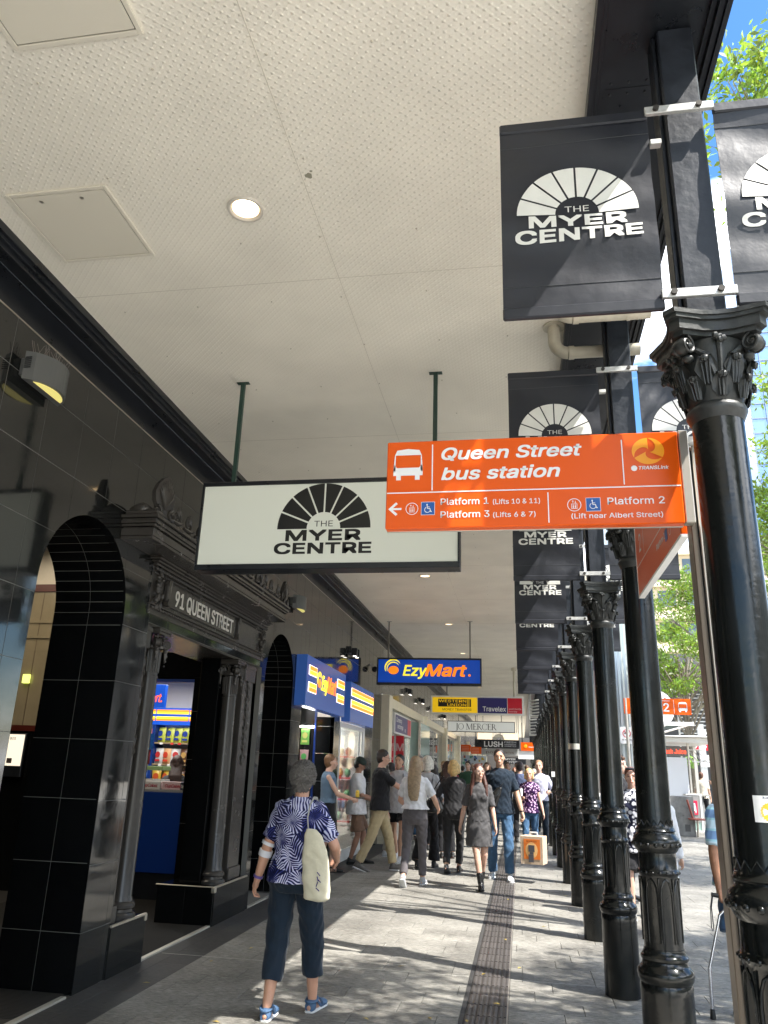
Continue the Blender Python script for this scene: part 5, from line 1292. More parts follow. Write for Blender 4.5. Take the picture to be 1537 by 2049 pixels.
for ch in 'JO MERCER': x += serif(m, ch, x, 3.115, .245, 33.006)
m.build('lettering', BK, jm); rods(jm, [(-2.5, 33.07), (-.75, 33.07)], 3.453, .016, mat('grey_rod', (.2,.19,.17), .4))
lu = thing('soap_shop_hanging_sign', 'black hanging sign with bold white letters under a small fan emblem', 'sign', (-1.2, 44, 2.9))
MB().box(-2.45, -.05, 44, 44.15, 2.71, 3.15, .004).build('panel', BLACKM, lu)
txt(lu, 'LUSH', (-1.93, 43.995, 2.79), .26, SWH, width=.98, bold=.05); m = MB()
for s, z, h in (('FRESH', 2.99, .09), ('HANDMADE', 2.89, .06), ('COSMETICS', 2.80, .06)): put_text(m, s, (-.85, 43.995, z), (1,0,0), (0,0,1), h=h, width=.62, bold=.04)
m.build('small_lettering', mat('grey_print', (.5,.5,.52), .5), lu)
m = MB(); logo(m, (-1.15, 43.99, 3.152), (1,0,0), (0,0,1), .3, text=False); m.build('fan_emblem', mat('emblem_pale', (.6,.58,.5), .5), lu)
MB().box(-2.3, -1.5, 44.02, 44.06, 3.16, 3.5).box(-.9, -.1, 44.02, 44.06, 3.16, 3.5).build('lit_panel', mat('warm_lit_panel', (.7,.6,.45), .4, emit=(1,.8,.5,.5)), lu)
rods(lu, [(-2.4, 44.1), (-.1, 44.1)], 3.15, .015, BLACKM, False)
pm = thing('fashion_hanging_sign', 'grey hanging sign with thin dark lowercase name below the black sign', 'sign', (-1.2, 44.4, 2.5))
MB().box(-2.13, -.1, 44.2, 44.3, 2.36, 2.69, .004).build('panel', mat('grey_sign', (.42,.42,.4), .4), pm); txt(pm, 'portmans', (-1.85, 44.195, 2.45), .13, mat('brown_print', (.12,.05,.04), .4), width=1.5); rods(pm, [(-2.0, 44.25), (-.2, 44.25)], 2.69, .012, BLACKM, False)
rs = thing('far_orange_direction_sign', 'far orange direction sign hanging left of the grey name sign', 'sign', (-2.4, 40, 2.5))
MB().box(-2.9, -2.42, 40, 40.06, 2.40, 2.73, .003).box(-2.41, -1.9, 40, 40.06, 2.31, 2.64, .003).build('panel', OR_, rs); m = MB()
for x in (-2.85, -2.36):
    for z in (2.62, 2.55, 2.48, 2.41): m.box(x, x+.34, 39.995, 40, z-.06*(x > -2.5), z-.06*(x > -2.5)+.018)
m.build('print', mat('pale_orange_print', (.8,.4,.3), .5), rs); rods(rs, [(-2.7, 40.03), (-2.1, 40.03)], 2.73, .012, BLACKM, False)
mm_ = thing('far_black_name_sign', 'small far black sign with two rows of white capitals', 'sign', (-.6, 50, 2.2))
MB().box(-1.35, .3, 50, 50.1, 1.98, 2.36).build('panel', BLACKM, mm_); txt(mm_, 'MYER', (-.62, 49.995, 2.2), .11, SWH, width=.6, bold=.04, align='C'); txt(mm_, 'MYER', (-.5, 49.995, 2.03), .11, SWH, width=.6, bold=.04, align='C'); rods(mm_, [(-1.2, 50.05), (.1, 50.05)], 2.36, .015, BLACKM, False)
pt = thing('patterned_hoarding', 'pale hoarding dotted with coloured shapes at the far end of the shops', 'hoarding', (-2.6, 42, 1.5))
MB().box(-3.0, -1.75, 42.5, 42.55, .2, 2.28).build('panel', mat('hoarding_pale', (.5,.55,.6), .6), pt)
for k in range(60):
    x, z = R_.uniform(-2.95, -1.8), R_.uniform(.9, 2.23); s = R_.uniform(.02, .055)
    MB().box(x-s, x+s, 42.49-.0002*k, 42.5, z-s*1.2, z+s*1.2, s*.6 if 0 else 0).build('printed_shape', mat('shape_%d' % (k % 5), [(.5,.35,.02),(.05,.12,.4),(.05,.05,.06),(.35,.1,.05),(.1,.3,.2)][k % 5], .6), pt) if k < 60 else None
# steel awning equipment in the distance (hanging ducts)
for i, (x, y, z, w, h) in enumerate(((.75, 27, 3.55, .8, .5), (.8, 31, 3.15, .9, .55))):
    t = thing('hanging_duct', ['coiled silver duct hanging under the awning edge', 'grey slatted unit hanging below the silver duct'][i], 'duct', (x, y, z))
    m = MB()
    for k in range(6):
        zz = z-h/2+k*h/5; m.tube([(x-w/2, y, zz), (x, y-.25, zz+.03), (x+w/2, y, zz)], .03, 6)
    m.build('coil', GALV, t, smooth=60)
    MB().box(x-w/2, x+w/2, y+.02, y+.8, z-h/2, z-h/2+.05).box(x-w/2, x-w/2+.04, y+.02, y+.8, z-h/2+.051, ZC-.01).box(x+w/2-.04, x+w/2, y+.02, y+.8, z-h/2+.051, ZC-.01).build('cradle', GALV, t)
t = thing('far_orange_bus_sign', 'small orange bus sign over a white board near the far columns', 'sign', (.35, 41, 2.5))
MB().box(.02, .8, 41, 41.05, 2.55, 2.95).build('panel', OR_, t); MB().box(-.12, .8, 41.06, 41.1, 2.15, 2.54).build('white_board', SWH, t); MB().ball((.25, 40.99, 2.76), (.09, .01, .09)).build('emblem', SYE, t); txt(t, 'Queen', (.4, 40.99, 2.7), .06, SWH, bold=.02); rods(t, [(.1, 41.03), (.7, 41.03)], 2.95, .015, BLACKM, False)
# ---- wall lamps
def wall_lamp(y, z, lb, spikes, s=1.0):
    t = thing('wall_lamp', lb, 'wall lamp', (XF, y, z), group='grey wall lamps on the granite')
    GP = mat('lamp_grey_paint', (.1,.105,.105), .4)
    MB().box(XF+.0, XF+.05, y-.17*s, y+.17*s, z-.05*s, z+.07*s, .006).build('back_plate', GP, t)
    K = 14; pts = [(XF+.05, y-.17*s)] + [(XF+.05+.14*s*math.sin(PI*k/K)**.6, y-.2*s+.4*s*k/K) for k in range(K+1)] + [(XF+.05, y+.17*s)]
    pts = [(a, b) for a, b in pts]
    h = MB(); h.prism([(a, b) for a, b in pts[1:-1]], (0, 0, z-.09*s), (1,0,0), (0,1,0), .19*s); hb = h.build('housing', GP, t)
    r = MB(); r.prism([(XF+.1+.07*s*math.sin(PI*k/K)**.6, y-.15*s+.3*s*k/K) for k in range(K+1)], (0,0,z-.092*s), (1,0,0), (0,1,0), -.003); r.build('lens', mat('lamp_lens_yellow', (.9,.8,.3), .3, emit=(1,.85,.25,.2)), hb)
    v = MB()
    for k in range(6): v.box(XF+.055, XF+.1, y-.2*s-.002+0*k, y-.199*s, z-.02+.014*k, z-.014+.014*k)
    v.build('vent_slot', BLACKM, t)
    if spikes:
        sp = MB()
        for k in range(26):
            yy = y-.17*s+.34*s*k/25; x0 = XF+.08+.05*math.sin(PI*k/25); sp.tube([(x0, yy, z+.1*s), (x0+R_.uniform(-.05,.05), yy+R_.uniform(-.03,.03), z+.1*s+R_.uniform(.07,.11))], .0014, 4)
        sp.build('bird_spikes', mat('spike_steel', (.25,.22,.2), .4, metal=.5), t)
    return t
wall_lamp(4.02, 3.83, 'nearest grey wall lamp with bird spikes and yellow lens above the first arch', True)
wall_lamp(10.1, 3.62, 'grey wall lamp lit white, just beyond the portico cornice', False, .95)
for i, y in enumerate((13.9, 17.9, 21.3, 24.2, 27.4, 31.5, 36)):
    t = thing('spot_lamp', f'{["first", "second", "third", "fourth", "fifth", "sixth", "seventh"][i]} small black twin spot lamp along the upper wall after the blue fascias', 'spot lamp', (XF, y, 3.55), group='small black wall spot lamps')
    z = 3.5
    MB().box(XF+.002, XF+.05, y-.14, y+.14, z-.02, z+.1, .004).build('bracket', BLACKM, t)
    for s in (-.1, .1):
        MB().box(XF+.06, XF+.16, y+s-.045, y+s+.045, z-.07, z+.07, .008).build('lamp_head', BLACKM, t); MB().box(XF+.085, XF+.14, y+s-.028, y+s+.028, z-.075, z-.0705).build('lens', mat('spot_lens', (1,.95,.85), .4, emit=(1,.92,.8,2.0)), t)
t = thing('security_camera', 'small security camera on the wall above the striped fascia', 'camera', (XF, 15.9, 3.5)); MB().tube([(XF, 15.9, 3.55), (XF+.08, 15.9, 3.5)], .02, 8).build('arm', GALV, t); MB().ball((XF+.1, 15.9, 3.45), .06, n=12, m=8).build('dome', BLACKM, t, smooth=60)

# ================================================================== RIGHT SIDE : THE MALL
# silver corrugated column
t = thing('silver_column', 'tall fluted silver metal column behind the black columns', 'column', (3.07, 24, 0)); m = MB(); n = 44
prof = [(math.cos(2*PI*k/n)*(.4 if k % 2 else .375), math.sin(2*PI*k/n)*(.4 if k % 2 else .375)) for k in range(n)]
m.prism(prof, (3.07, 24, 0), (1,0,0), (0,1,0), 9); m.build('shaft', mat('silver_cladding', (.5,.54,.55), .38, metal=.55), t)
MB().lathe([(.46,0),(.46,.25),(.42,.27)], 3.07, 24, 24).build('base', STEEL, t)
t = thing('no_smoking_sign', 'white no smoking sign fixed to the silver column', 'sign', (2.95, 23.5, 2.6)); MB().box(2.79, 3.15, 23.55, 23.57, 2.38, 2.84, .003).build('plate', SWH, t)
m = MB(); cx, cz = 2.97, 2.66
for k in range(20):
    a0, a1 = 2*PI*k/20, 2*PI*(k+1)/20; m.add([(cx+math.cos(a)*r, 23.545, cz+math.sin(a)*r) for a, r in ((a0,.115),(a1,.115),(a1,.095),(a0,.095))], [(0,1,2,3)])
m.prism([(cx-.085,cz+.06),(cx-.07,cz+.075),(cx+.085,cz-.06),(cx+.07,cz-.075)], (0,23.545,0), (1,0,0), (0,0,1), .001); m.build('red_ring', RED, t)
m = MB(); m.box(cx-.07, cx+.06, 23.546, 23.548, cz-.01, cz+.01); put_text(m, 'NO SMOKING', (cx, 23.546, 2.47), (1,0,0), (0,0,1), h=.035, align='C', width=.26, bold=.03); m.build('lettering', BK, t)
# platform 2 sign
t = thing('platform_two_sign', 'orange platform sign with a large white 2 and bus symbol in the mall', 'sign', (3.6, 22, 0)); MB().box(2.75, 4.455, 22, 22.06, 3.09, 3.5, .006).build('panel', OR_, t)
m = MB(); put_text(m, '2', (3.76, 21.995, 3.17), (1,0,0), (0,0,1), h=.21, bold=.03); put_text(m, 'Platform', (3.74, 21.995, 3.43), (1,0,0), (0,0,1), h=.035, bold=.01); m.box(3.6, 3.608, 21.995, 21.998, 3.12, 3.47); m.box(4.02, 4.028, 21.995, 21.998, 3.12, 3.47); bus_icon(m, 4.13, 3.16, .23, 21.995); m.build('print', SWH, t)
MB().tube([(2.8, 22.03, 0), (2.8, 22.03, 3.5)], .04, 10).build('post', STEEL, t)
# juice kiosk
t = thing('juice_kiosk', 'white juice kiosk with red lit lettering and flat steel roof', 'kiosk', (5, 27.5, 0))
MB().box(4.3, 6.0, 26.4, 29.5, 2.56, 2.72, .02).box(4.2, 6.1, 26.2, 29.7, 2.725, 2.76, .01).build('roof', WHITE, t)
MB().box(4.5, 5.22, 27, 27.1, 2.17, 2.45, .004).build('sign_board', mat('kiosk_grey', (.16,.15,.14), .4), t); txt(t, 'Fresh Juice', (4.43, 26.99, 2.24), .14, mat('kiosk_red_letters', (.9,.05,.02), .4, emit=(1,.08,.03,1.0)), width=.76, bold=.02)
MB().box(4.54, 5.2, 27, 27.08, .95, 2.13, .004).build('screen_panel', mat('kiosk_white_panel', (.75,.76,.8), .3), t)
MB().box(4.44, 4.5, 26.96, 27.1, 0, 2.56).box(5.24, 5.29, 27, 27.1, 0, 2.56).box(5.85, 5.97, 26.5, 26.62, 0, 2.56).box(5.85, 5.95, 29.2, 29.3, 0, 2.56).build('post', STEEL, t)
MB().box(4.5, 5.6, 27.12, 29.2, 0, 1.0).build('counter_body', mat('kiosk_body', (.4,.4,.4), .4), t); MB().box(5.0, 5.75, 26.7, 29.2, 1.0, 1.04).build('counter', STEEL, t)
m = MB()
for k in range(5): m.tube([(5.3+k*.14, 26.6, 2.0), (5.3+k*.14, 28, 2.4)], .015, 6)
m.tube([(5.3, 26.6, 2.0), (5.9, 26.6, 2.0)], .02, 6).tube([(5.3, 28, 2.4), (5.9, 28, 2.4)], .02, 6); m.build('side_awning_frame', WHITE, t)
t = thing('roof_ball_lamp', 'white globe lamp on the kiosk roof', 'lamp', (5.75, 27, 2.76)); MB().ball((5.75, 27, 2.9), .11).build('globe', WHITE, t, smooth=60); MB().box(5.2, 5.9, 26.9, 27.1, 2.762, 2.8).build('base', WHITE, t)
t = thing('stone_block', 'grey marbled square pillar base standing in the sunny mall', 'block', (4.37, 24.3, 0)); MB().box(4.02, 4.70, 24, 24.7, 0, 1.03, .01).build('body', mat('marbled_grey_stone', (.17,.17,.165), .3, var=(2.5,.7)), t); MB().box(4.42, 4.56, 23.99, 24, .12, .3).box(4.1, 4.2, 23.99, 24, .25, .62).build('service_hatch', mat('hatch_dark', (.08,.08,.08), .5), t)
t = thing('advert_panel', 'grey freestanding panel with red figure poster and white frame', 'panel', (4.95, 25, 0)); MB().box(4.72, 5.07, 25.0, 25.06, .32, 1.05).build('panel', mat('panel_grey', (.28,.27,.26), .4), t); MB().box(5.071, 5.12, 24.99, 25.07, .06, 1.08).box(4.7, 5.07, 24.99, 25.07, 1.051, 1.08).box(4.7, 5.07, 24.99, 25.07, .06, .1).build('frame', WHITE, t); MB().box(4.72, 5.07, 25.01, 25.05, .1, .319).build('glass_foot', mat('green_glass', (.35,.5,.44), .08, spec=.7, alpha=1), t)
MB().box(4.78, 4.99, 24.985, 24.999, .52, .9).build('red_poster', mat('poster_red', (.7,.01,.06), .4), t); m = MB(); m.ball((4.9, 24.98, .8), (.03,.003,.035)); m.prism([(4.86,.76),(4.94,.77),(4.95,.6),(4.93,.55),(4.9,.64),(4.87,.55),(4.86,.62)], (0,24.982,0), (1,0,0), (0,0,1), .001); m.box(4.8, 4.87, 24.98, 24.984, .7, .73); m.build('figure_pictogram', SWH, t)
t = thing('stool', 'round reddish brown seat on a dark bracket in front of the grey panel', 'seat', (4.65, 23.9, 0)); MB().lathe([(.0,.42),(.2,.43),(.25,.45),(.24,.475),(0,.48)], 4.72, 23.8, 20).build('seat', mat('seat_brown', (.25,.07,.05), .45), t, smooth=40); MB().tube([(4.5, 23.85, .95), (4.62, 23.85, .45)], .03, 8).build('backrest', mat('seat_brown', (.25,.07,.05), .45), t); MB().tube([(4.72, 23.8, .42), (4.72, 23.9, 0)], .03, 8).build('leg', STEEL, t)
# big dark roofed building with slatted screens
DB = mat('dark_brown_soffit', (.03,.02,.018), .6); BG = mat('sandstone_facade', (.55,.45,.3), .7, var=(2,.1))
t = thing('dark_roofed_pavilion', 'large pavilion with dark slatted soffit and steel screens across the mall', 'pavilion', (12, 50, 0))
MB().add([(7.2, 40, 5.2), (24, 40, 13.5), (24, 64, 13.5), (7.2, 64, 5.2), (7.2, 40, 5.0), (24, 40, 13.2), (24, 64, 13.2), (7.2, 64, 5.0)], [(0,1,2,3),(7,6,5,4),(0,4,5,1),(1,5,6,2),(2,6,7,3),(3,7,4,0)]).build('soffit', DB, t)
for k in range(22): MB().add([(7.3+k*.75, 39.98, 4.98+k*.37), (7.36+k*.75, 39.98, 4.98+k*.37), (7.36+k*.75, 64, 4.98+k*.37), (7.3+k*.75, 64, 4.98+k*.37)], [(0,1,2,3)]).build('soffit_batten', mat('batten_brown', (.06,.04,.035), .6), t)
for k in range(16): MB().box(8.2, 16, 44, 44.05, 3.1+k*.2, 3.15+k*.2).build('screen_slat', GALV, t)
for k in range(6): MB().box(8.2+k*1.5, 8.28+k*1.5, 44.06, 44.14, 0, 6.4).build('screen_post', STEEL, t)
MB().box(8.4, 24, 52, 52.2, 0, 9).build('rear_wall', mat('pavilion_wall', (.1,.1,.1), .5), t)
MB().tube([(8.6, 42, 4.6), (12, 41, 7.4)], .09, 8).build('stay_beam', mat('olive_beam', (.2,.19,.13), .5), t)
m = MB()
for k in range(5): m.tube([(8.9+k*.75, 41.9-.2*k, 4.9+k*.62), (8.9+k*.75, 41.9-.2*k, 5.35+k*.62)], .02, 6); m.ball((8.9+k*.75, 41.9-.2*k, 5.4+k*.62), .07, n=8, m=6)
m.build('finial_spikes', GALV, t)
t = thing('glass_canopy', 'small steel and glass canopy with a red sign beneath the pavilion roof', 'canopy', (6.3, 35, 5.5))
MB().add([(5.2, 33, 4.7), (6.75, 35, 5.95), (6.75, 37, 5.95), (5.2, 37, 4.7), (5.2, 33, 4.65), (6.75, 35, 5.9), (6.75, 37, 5.9), (5.2, 37, 4.65)], [(0,1,2,3),(7,6,5,4),(0,4,5,1),(1,5,6,2),(2,6,7,3),(3,7,4,0)]).build('pane', mat('brown_glass', (.3,.17,.14), .2), t); MB().box(5.2, 6.9, 34.9, 35, 5.9, 6.02).tube([(5.3, 34.95, 4.6), (6.4, 34.95, 5.9)], .05, 6).build('frame', WHITE, t)
t = thing('flat_canopy', 'flat steel and glass canopy edge above the kiosk roof', 'canopy', (5, 30, 3.3)); MB().box(4.2, 5.7, 30, 33, 3.3, 3.36).build('pane', mat('green_glass', (.35,.5,.44), .08, spec=.7, alpha=1), t); MB().box(4.2, 6.1, 29.9, 30, 3.28, 3.4).build('frame', WHITE, t); m = MB(); m.tube([(4.3, 30, 2.8), (5.9, 29.95, 3.3)], .04, 6); m.build('strut', STEEL, t)
t = thing('round_logo_board', 'round pale board with red brush lettering above the platform sign', 'sign', (4.3, 30, 4)); m = MB(); m.prism([(4.75+math.cos(2*PI*k/24)*.75, 3.85+math.sin(2*PI*k/24)*.7) for k in range(24)], (0,30,0), (1,0,0), (0,0,1), -.06); m.build('board', mat('pale_board', (.7,.68,.65), .5), t); m = MB()
for k in range(7): spiral(m, (4.45+.13*k, 29.99, 4.2+R_.uniform(-.08,.1)), (1,0,0), (0,0,1), .09, 1.2, .018, 14)
m.build('brush_mark', RED, t, smooth=60)
# opposite low facade and beige building
t = thing('sandstone_building', 'sandy banded building far behind the street trees', 'building', (14, 80, 0))
MB().box(8, 40, 80, 95, 0, 24).build('wall', BG, t)
for k in range(7): MB().box(7.8, 40, 79.6, 79.99, 3.2+k*3.3, 4.0+k*3.3).build('floor_band', mat('band_cream', (.68,.6,.45), .6), t)
for k in range(6):
    for q in range(11): MB().box(8.8+q*2.6, 10.5+q*2.6, 79.95, 79.99, 4.5+k*3.3, 6.1+k*3.3).build('window', mat('far_window_glass', (.1,.13,.15), .1), t)
t = thing('glass_tower', 'blue glass office tower far away at the right edge', 'tower', (33, 92, 0)); MB().box(26.2, 48, 84, 100, 0, 62).build('curtain_wall', mat('tower_glass', (.12,.22,.4), .12, spec=.8, metal=.3), t)
m = MB()
for k in range(34): m.box(26.15, 48, 83.9, 83.99, k*1.8, k*1.8+.12)
for k in range(14): m.box(26.2+k*1.6, 26.28+k*1.6, 83.85, 83.9, 0, 62)
m.build('mullion', mat('mullion_grey', (.2,.25,.33), .4), t)
# opposite side shops (also lights the mall with bounce)
t = thing('opposite_shops', 'pale shop buildings on the other side of the mall', 'building', (28, 10, 0)); MB().box(27, 38, -40, 38, 0, 9).build('wall', mat('opposite_wall', (.6,.56,.47), .7, var=(.6,.15)), t)
for k in range(12):
    MB().box(26.97, 26.995, -34+k*6, -30+k*6, 5.2, 8.4).build('window', mat('far_window_glass', (.1,.13,.15), .1), t); MB().box(26.97, 26.995, -34+k*6, -29.5+k*6, .3, 3.4).build('shop_window', mat('far_window_glass', (.1,.13,.15), .1), t)
MB().box(24.2, 27, -40, 38, 4.0, 4.3).build('awning', mat('opposite_awning', (.2,.18,.16), .6), t)
t = thing('far_red_sign', 'far red shop sign at the right under the pavilion', 'sign', (8.0, 38, 2.9)); MB().box(7.55, 8.3, 38, 38.05, 2.7, 3.15).build('panel', RED, t); txt(t, 'OYS', (7.6, 37.99, 2.8), .22, SWH, bold=.04)
t = thing('parking_notice_pole', 'grey pole with a small white notice beside the kiosk', 'pole', (7.3, 34, 0)); MB().box(7.05, 7.3, 34, 34.1, 0, 3.6).build('pole', GALV, t); MB().box(7.05, 7.4, 33.96, 33.99, 1.95, 2.4).build('notice', SWH, t); MB().box(7.12, 7.3, 33.95, 33.959, 2.15, 2.19).build('print', BK, t)
t = thing('hanging_fern', 'bright green hanging basket plant beyond the kiosk', 'plant', (6.3, 32, 2)); m = MB()
for k in range(260):
    d = Vector((R_.gauss(0,1), R_.gauss(0,1), R_.gauss(0,1))).normalized()*R_.uniform(.12,.27); c = Vector((6.3, 32, 2.1))+d; a = Vector((R_.gauss(0,1), R_.gauss(0,1), R_.gauss(0,1))).normalized()*.05; b = a.cross(d).normalized()*.025
    m.add([c-a, c-b, c+a, c+b], [(0,1,2,3)])
m.build('foliage', mat('fern_green', (.25,.45,.08), .6), t, kind='stuff'); MB().tube([(6.3, 32, 2.3), (6.3, 32, 3.0)], .01, 5).build('hook', BLACKM, t)
# end of the arcade
MB().box(-3.03, 8, 74, 75, 0, 12).build('far_end_building', mat('end_building', (.07,.065,.06), .7, var=(.5,.2)), None)
o = bpy.data.objects['far_end_building']; tag(o, 'brownish building closing the far end of the street', 'building')

# ================================================================== TREES
LEAF = mat('tree_leaf', (.09,.15,.02), .45, spec=.5); p = P_(LEAF)
def leafmat(name, c, tc):
    m = bpy.data.materials.new(name); m.use_nodes = True; t = m.node_tree; t.nodes.clear(); N = t.nodes.new; L = t.links.new
    d = N('ShaderNodeBsdfPrincipled'); d.inputs['Roughness'].default_value = .38; tr = N('ShaderNodeBsdfTranslucent'); mx = N('ShaderNodeMixShader'); mx.inputs[0].default_value = .42
    g = N('ShaderNodeNewGeometry'); h1 = N('ShaderNodeHueSaturation'); h1.inputs['Color'].default_value = c+(1,); h2 = N('ShaderNodeHueSaturation'); h2.inputs['Color'].default_value = tc+(1,)
    mr = N('ShaderNodeMapRange'); mr.inputs[3].default_value = .55; mr.inputs[4].default_value = 1.5; L(g.outputs['Random Per Island'], mr.inputs[0]); mh = N('ShaderNodeMapRange'); mh.inputs[3].default_value = .475; mh.inputs[4].default_value = .515; L(g.outputs['Random Per Island'], mh.inputs[0])
    for h in (h1, h2): L(mr.outputs[0], h.inputs['Value']); L(mh.outputs[0], h.inputs['Hue'])
    L(h1.outputs[0], d.inputs['Base Color']); L(h2.outputs[0], tr.inputs['Color']); o = N('ShaderNodeOutputMaterial'); L(d.outputs[0], mx.inputs[1]); L(tr.outputs[0], mx.inputs[2]); L(mx.outputs[0], o.inputs['Surface']); return m
LM1 = leafmat('leaf_green', (.08,.13,.02), (.32,.48,.05)); BARK = mat('bark', (.2,.17,.13), .85, bump=(14,.6,.02), var=(6,.3))
def tree(x, y, h, r, zc, rz, nclump, nleaf, label, seed, bare=None, leaf=.075):
    rng = random.Random(seed); t = thing('street_tree', label, 'tree', (x, y, 0), group=None)
    tr = MB(); tr.tube([(x, y, 0), (x+.05, y-.05, h*.25), (x-.03, y+.06, h*.5), (x+.04, y, h*.72)], [.17, .14, .1, .06], 10); trunk = tr.build('trunk', BARK, t, smooth=60)
    cl = []; br = MB()
    for i in range(nclump):
        for _ in range(50):
            d = Vector((rng.uniform(-1,1), rng.uniform(-1,1), rng.uniform(-1,1)))
            if .25 < d.length < 1: break
        c = Vector((x+d.x*r, y+d.y*r, zc+d.z*rz))
        if bare and bare(c): continue
        cl.append(c); a = Vector((x, y, h*(.35+.3*rng.random()))); mid = a.lerp(c, .5)+Vector((rng.uniform(-.3,.3), rng.uniform(-.3,.3), rng.uniform(.1,.5)))
        br.tube([a, mid, c], [.05, .028, .008], 5)
        for _ in range(3): br.tube([mid.lerp(c, .5), c+Vector((rng.gauss(0,.35), rng.gauss(0,.35), rng.gauss(0,.25)))], [.013, .004], 4)
    br.build('limbs', BARK, t, smooth=60)
    n = len(cl)*nleaf; rg = np.random.RandomState(seed)
    cs = np.repeat(np.array([tuple(c) for c in cl]), nleaf, axis=0); dv = rg.normal(size=(n, 3)); dv /= np.linalg.norm(dv, axis=1, keepdims=True); rad = rg.uniform(.2, 1, (n, 1))**.6*rg.uniform(.35, .8, (n, 1))
    P = cs+dv*rad*np.array([1, 1, .6]); a = rg.normal(size=(n, 3))+np.array([0,0,-.35]); a /= np.linalg.norm(a, axis=1, keepdims=True); b = np.cross(a, rg.normal(size=(n, 3))); b /= np.linalg.norm(b, axis=1, keepdims=True); nn = np.cross(a, b)
    s = rg.uniform(.6, 1.2, (n, 1))*leaf
    V = np.stack([P-a*s, P-b*s*.42+nn*s*.12, P+a*s*1.1, P+b*s*.42+nn*s*.12], 1).reshape(-1, 3)
    me = bpy.data.meshes.new('crown'); me.vertices.add(4*n); me.vertices.foreach_set('co', (V-np.array([x, y, 0])).ravel()); me.loops.add(4*n); me.loops.foreach_set('vertex_index', np.arange(4*n)); me.polygons.add(n); me.polygons.foreach_set('loop_start', np.arange(n)*4); me.polygons.foreach_set('loop_total', np.full(n, 4)); me.update(calc_edges=True); me.validate()
    me.materials.append(LM1); o = bpy.data.objects.new('crown', me); COL.objects.link(o); o.parent = t; o['kind'] = 'stuff'
    return t
def gshadow(c): return c.x-c.z/1.56, c.y+.299*c.z
def bareA(c):
    gx, gy = gshadow(c); return (gy > 6.9 and gx < .1+max(0, gy-7.6)*.5) or gy > 9.8 or gx < -3.2
tree(5.6, 4.6, 8.5, 3.0, 7.0, 1.7, 84, 420, 'leafy street tree nearest the camera, reaching over the banners', 11, bareA, .058)
tree(3.9, 8.0, 9.6, 1.5, 8.9, .8, 17, 420, 'slender street tree whose leaves show at the top right corner', 15, lambda c: c.z < 8.1 or c.x < 2.3 or (-2.5 < gshadow(c)[0] < .8), .06)
tree(6.3, 13.6, 8, 2.9, 6.6, 2.0, 46, 480, 'street tree with bright leaves right of the nearest column', 12, lambda c: gshadow(c)[1] < 14.2 and gshadow(c)[0] < 1.6, .058)
tree(6.2, 21.5, 7.6, 2.8, 6.1, 1.7, 38, 480, 'street tree seen between the second column and the steel post', 13, lambda c: c.z < 4.6, .058)
tree(6.5, 33, 8, 3.0, 6.3, 2.0, 42, 260, 'far street tree in front of the sandy building', 14, None, .09)
tree(6.0, -3.0, 8.5, 3.6, 7.0, 1.8, 80, 300, 'street tree behind the camera that dapples the near paving', 16, None, .08)
# ================================================================== PEOPLE
def remeshed(mb, name, voxel, sm=4, amp=0, seed=0, freq=16):
    me = mb.mesh(name+'_raw'); o = bpy.data.objects.new('tmp', me); COL.objects.link(o)
    r = o.modifiers.new('r', 'REMESH'); r.mode = 'VOXEL'; r.voxel_size = voxel; r.adaptivity = 0
    if sm: s = o.modifiers.new('s', 'SMOOTH'); s.factor = .5; s.iterations = sm
    dg = bpy.context.evaluated_depsgraph_get(); ev = o.evaluated_get(dg); out = bpy.data.meshes.new_from_object(ev, depsgraph=dg)
    bpy.data.objects.remove(o); bpy.data.meshes.remove(me)
    n = len(out.vertices)
    if amp and n:
        co = np.zeros(3*n); no = np.zeros(3*n); out.vertices.foreach_get('co', co); out.vertices.foreach_get('normal', no)
        co = co.reshape(-1,3); no = no.reshape(-1,3); x, y, z = co.T; p = seed*1.7; f = freq
        d = np.sin(f*z+2.2*np.sin(f*.7*x+p)+1.3*np.sin(f*.5*y+2*p))*.5+np.sin(f*1.9*(x*.8+z*.5)+1.6*np.sin(f*z*.8+p)+p)*.35+np.sin(f*2.3*(y-z*.4)+2*np.sin(f*.9*x)+3*p)*.35
        d = np.sign(d)*np.abs(d)**.8
        co = co+no*(d*amp)[:,None]; out.vertices.foreach_set('co', co.ravel()); out.update()
    out.name = name; out.shade_smooth(); return out
def part(me, name, m, parent, label=None):
    me.materials.clear(); me.materials.append(m); o = bpy.data.objects.new(name, me); COL.objects.link(o); o.parent = parent
    if label: o['label'] = label
    return o
def ik(a, c, l1, l2, pole):
    a, c = Vector(a), Vector(c); d = c-a; L = min(d.length, (l1+l2)*.998); dn = d.normalized(); x = (l1*l1-l2*l2+L*L)/(2*L); h = math.sqrt(max(l1*l1-x*x, 0))
    p = Vector(pole); p = (p-dn*p.dot(dn)).normalized(); return a+dn*x+p*h, a+dn*L
HAIRM = {}
def hair_mat(c):
    k = 'hair_%02d%02d%02d' % tuple(int(q*99) for q in c)
    if k in MATS: return MATS[k]
    m = mat(k, c, .48, spec=.5, var=(30,.45)); t = m.node_tree; p = P_(m); tc = t.nodes.new('ShaderNodeTexCoord'); mp = t.nodes.new('ShaderNodeMapping'); mp.inputs['Scale'].default_value = (160,160,14)
    n = t.nodes.new('ShaderNodeTexNoise'); n.inputs['Scale'].default_value = 1; n.inputs['Detail'].default_value = 3; b = t.nodes.new('ShaderNodeBump'); b.inputs['Strength'].default_value = .6; b.inputs['Distance'].default_value = .006
    t.links.new(tc.outputs['Object'], mp.inputs[0]); t.links.new(mp.outputs[0], n.inputs['Vector']); t.links.new(n.outputs[0], b.inputs['Height']); t.links.new(b.outputs[0], p.inputs['Normal']); return m
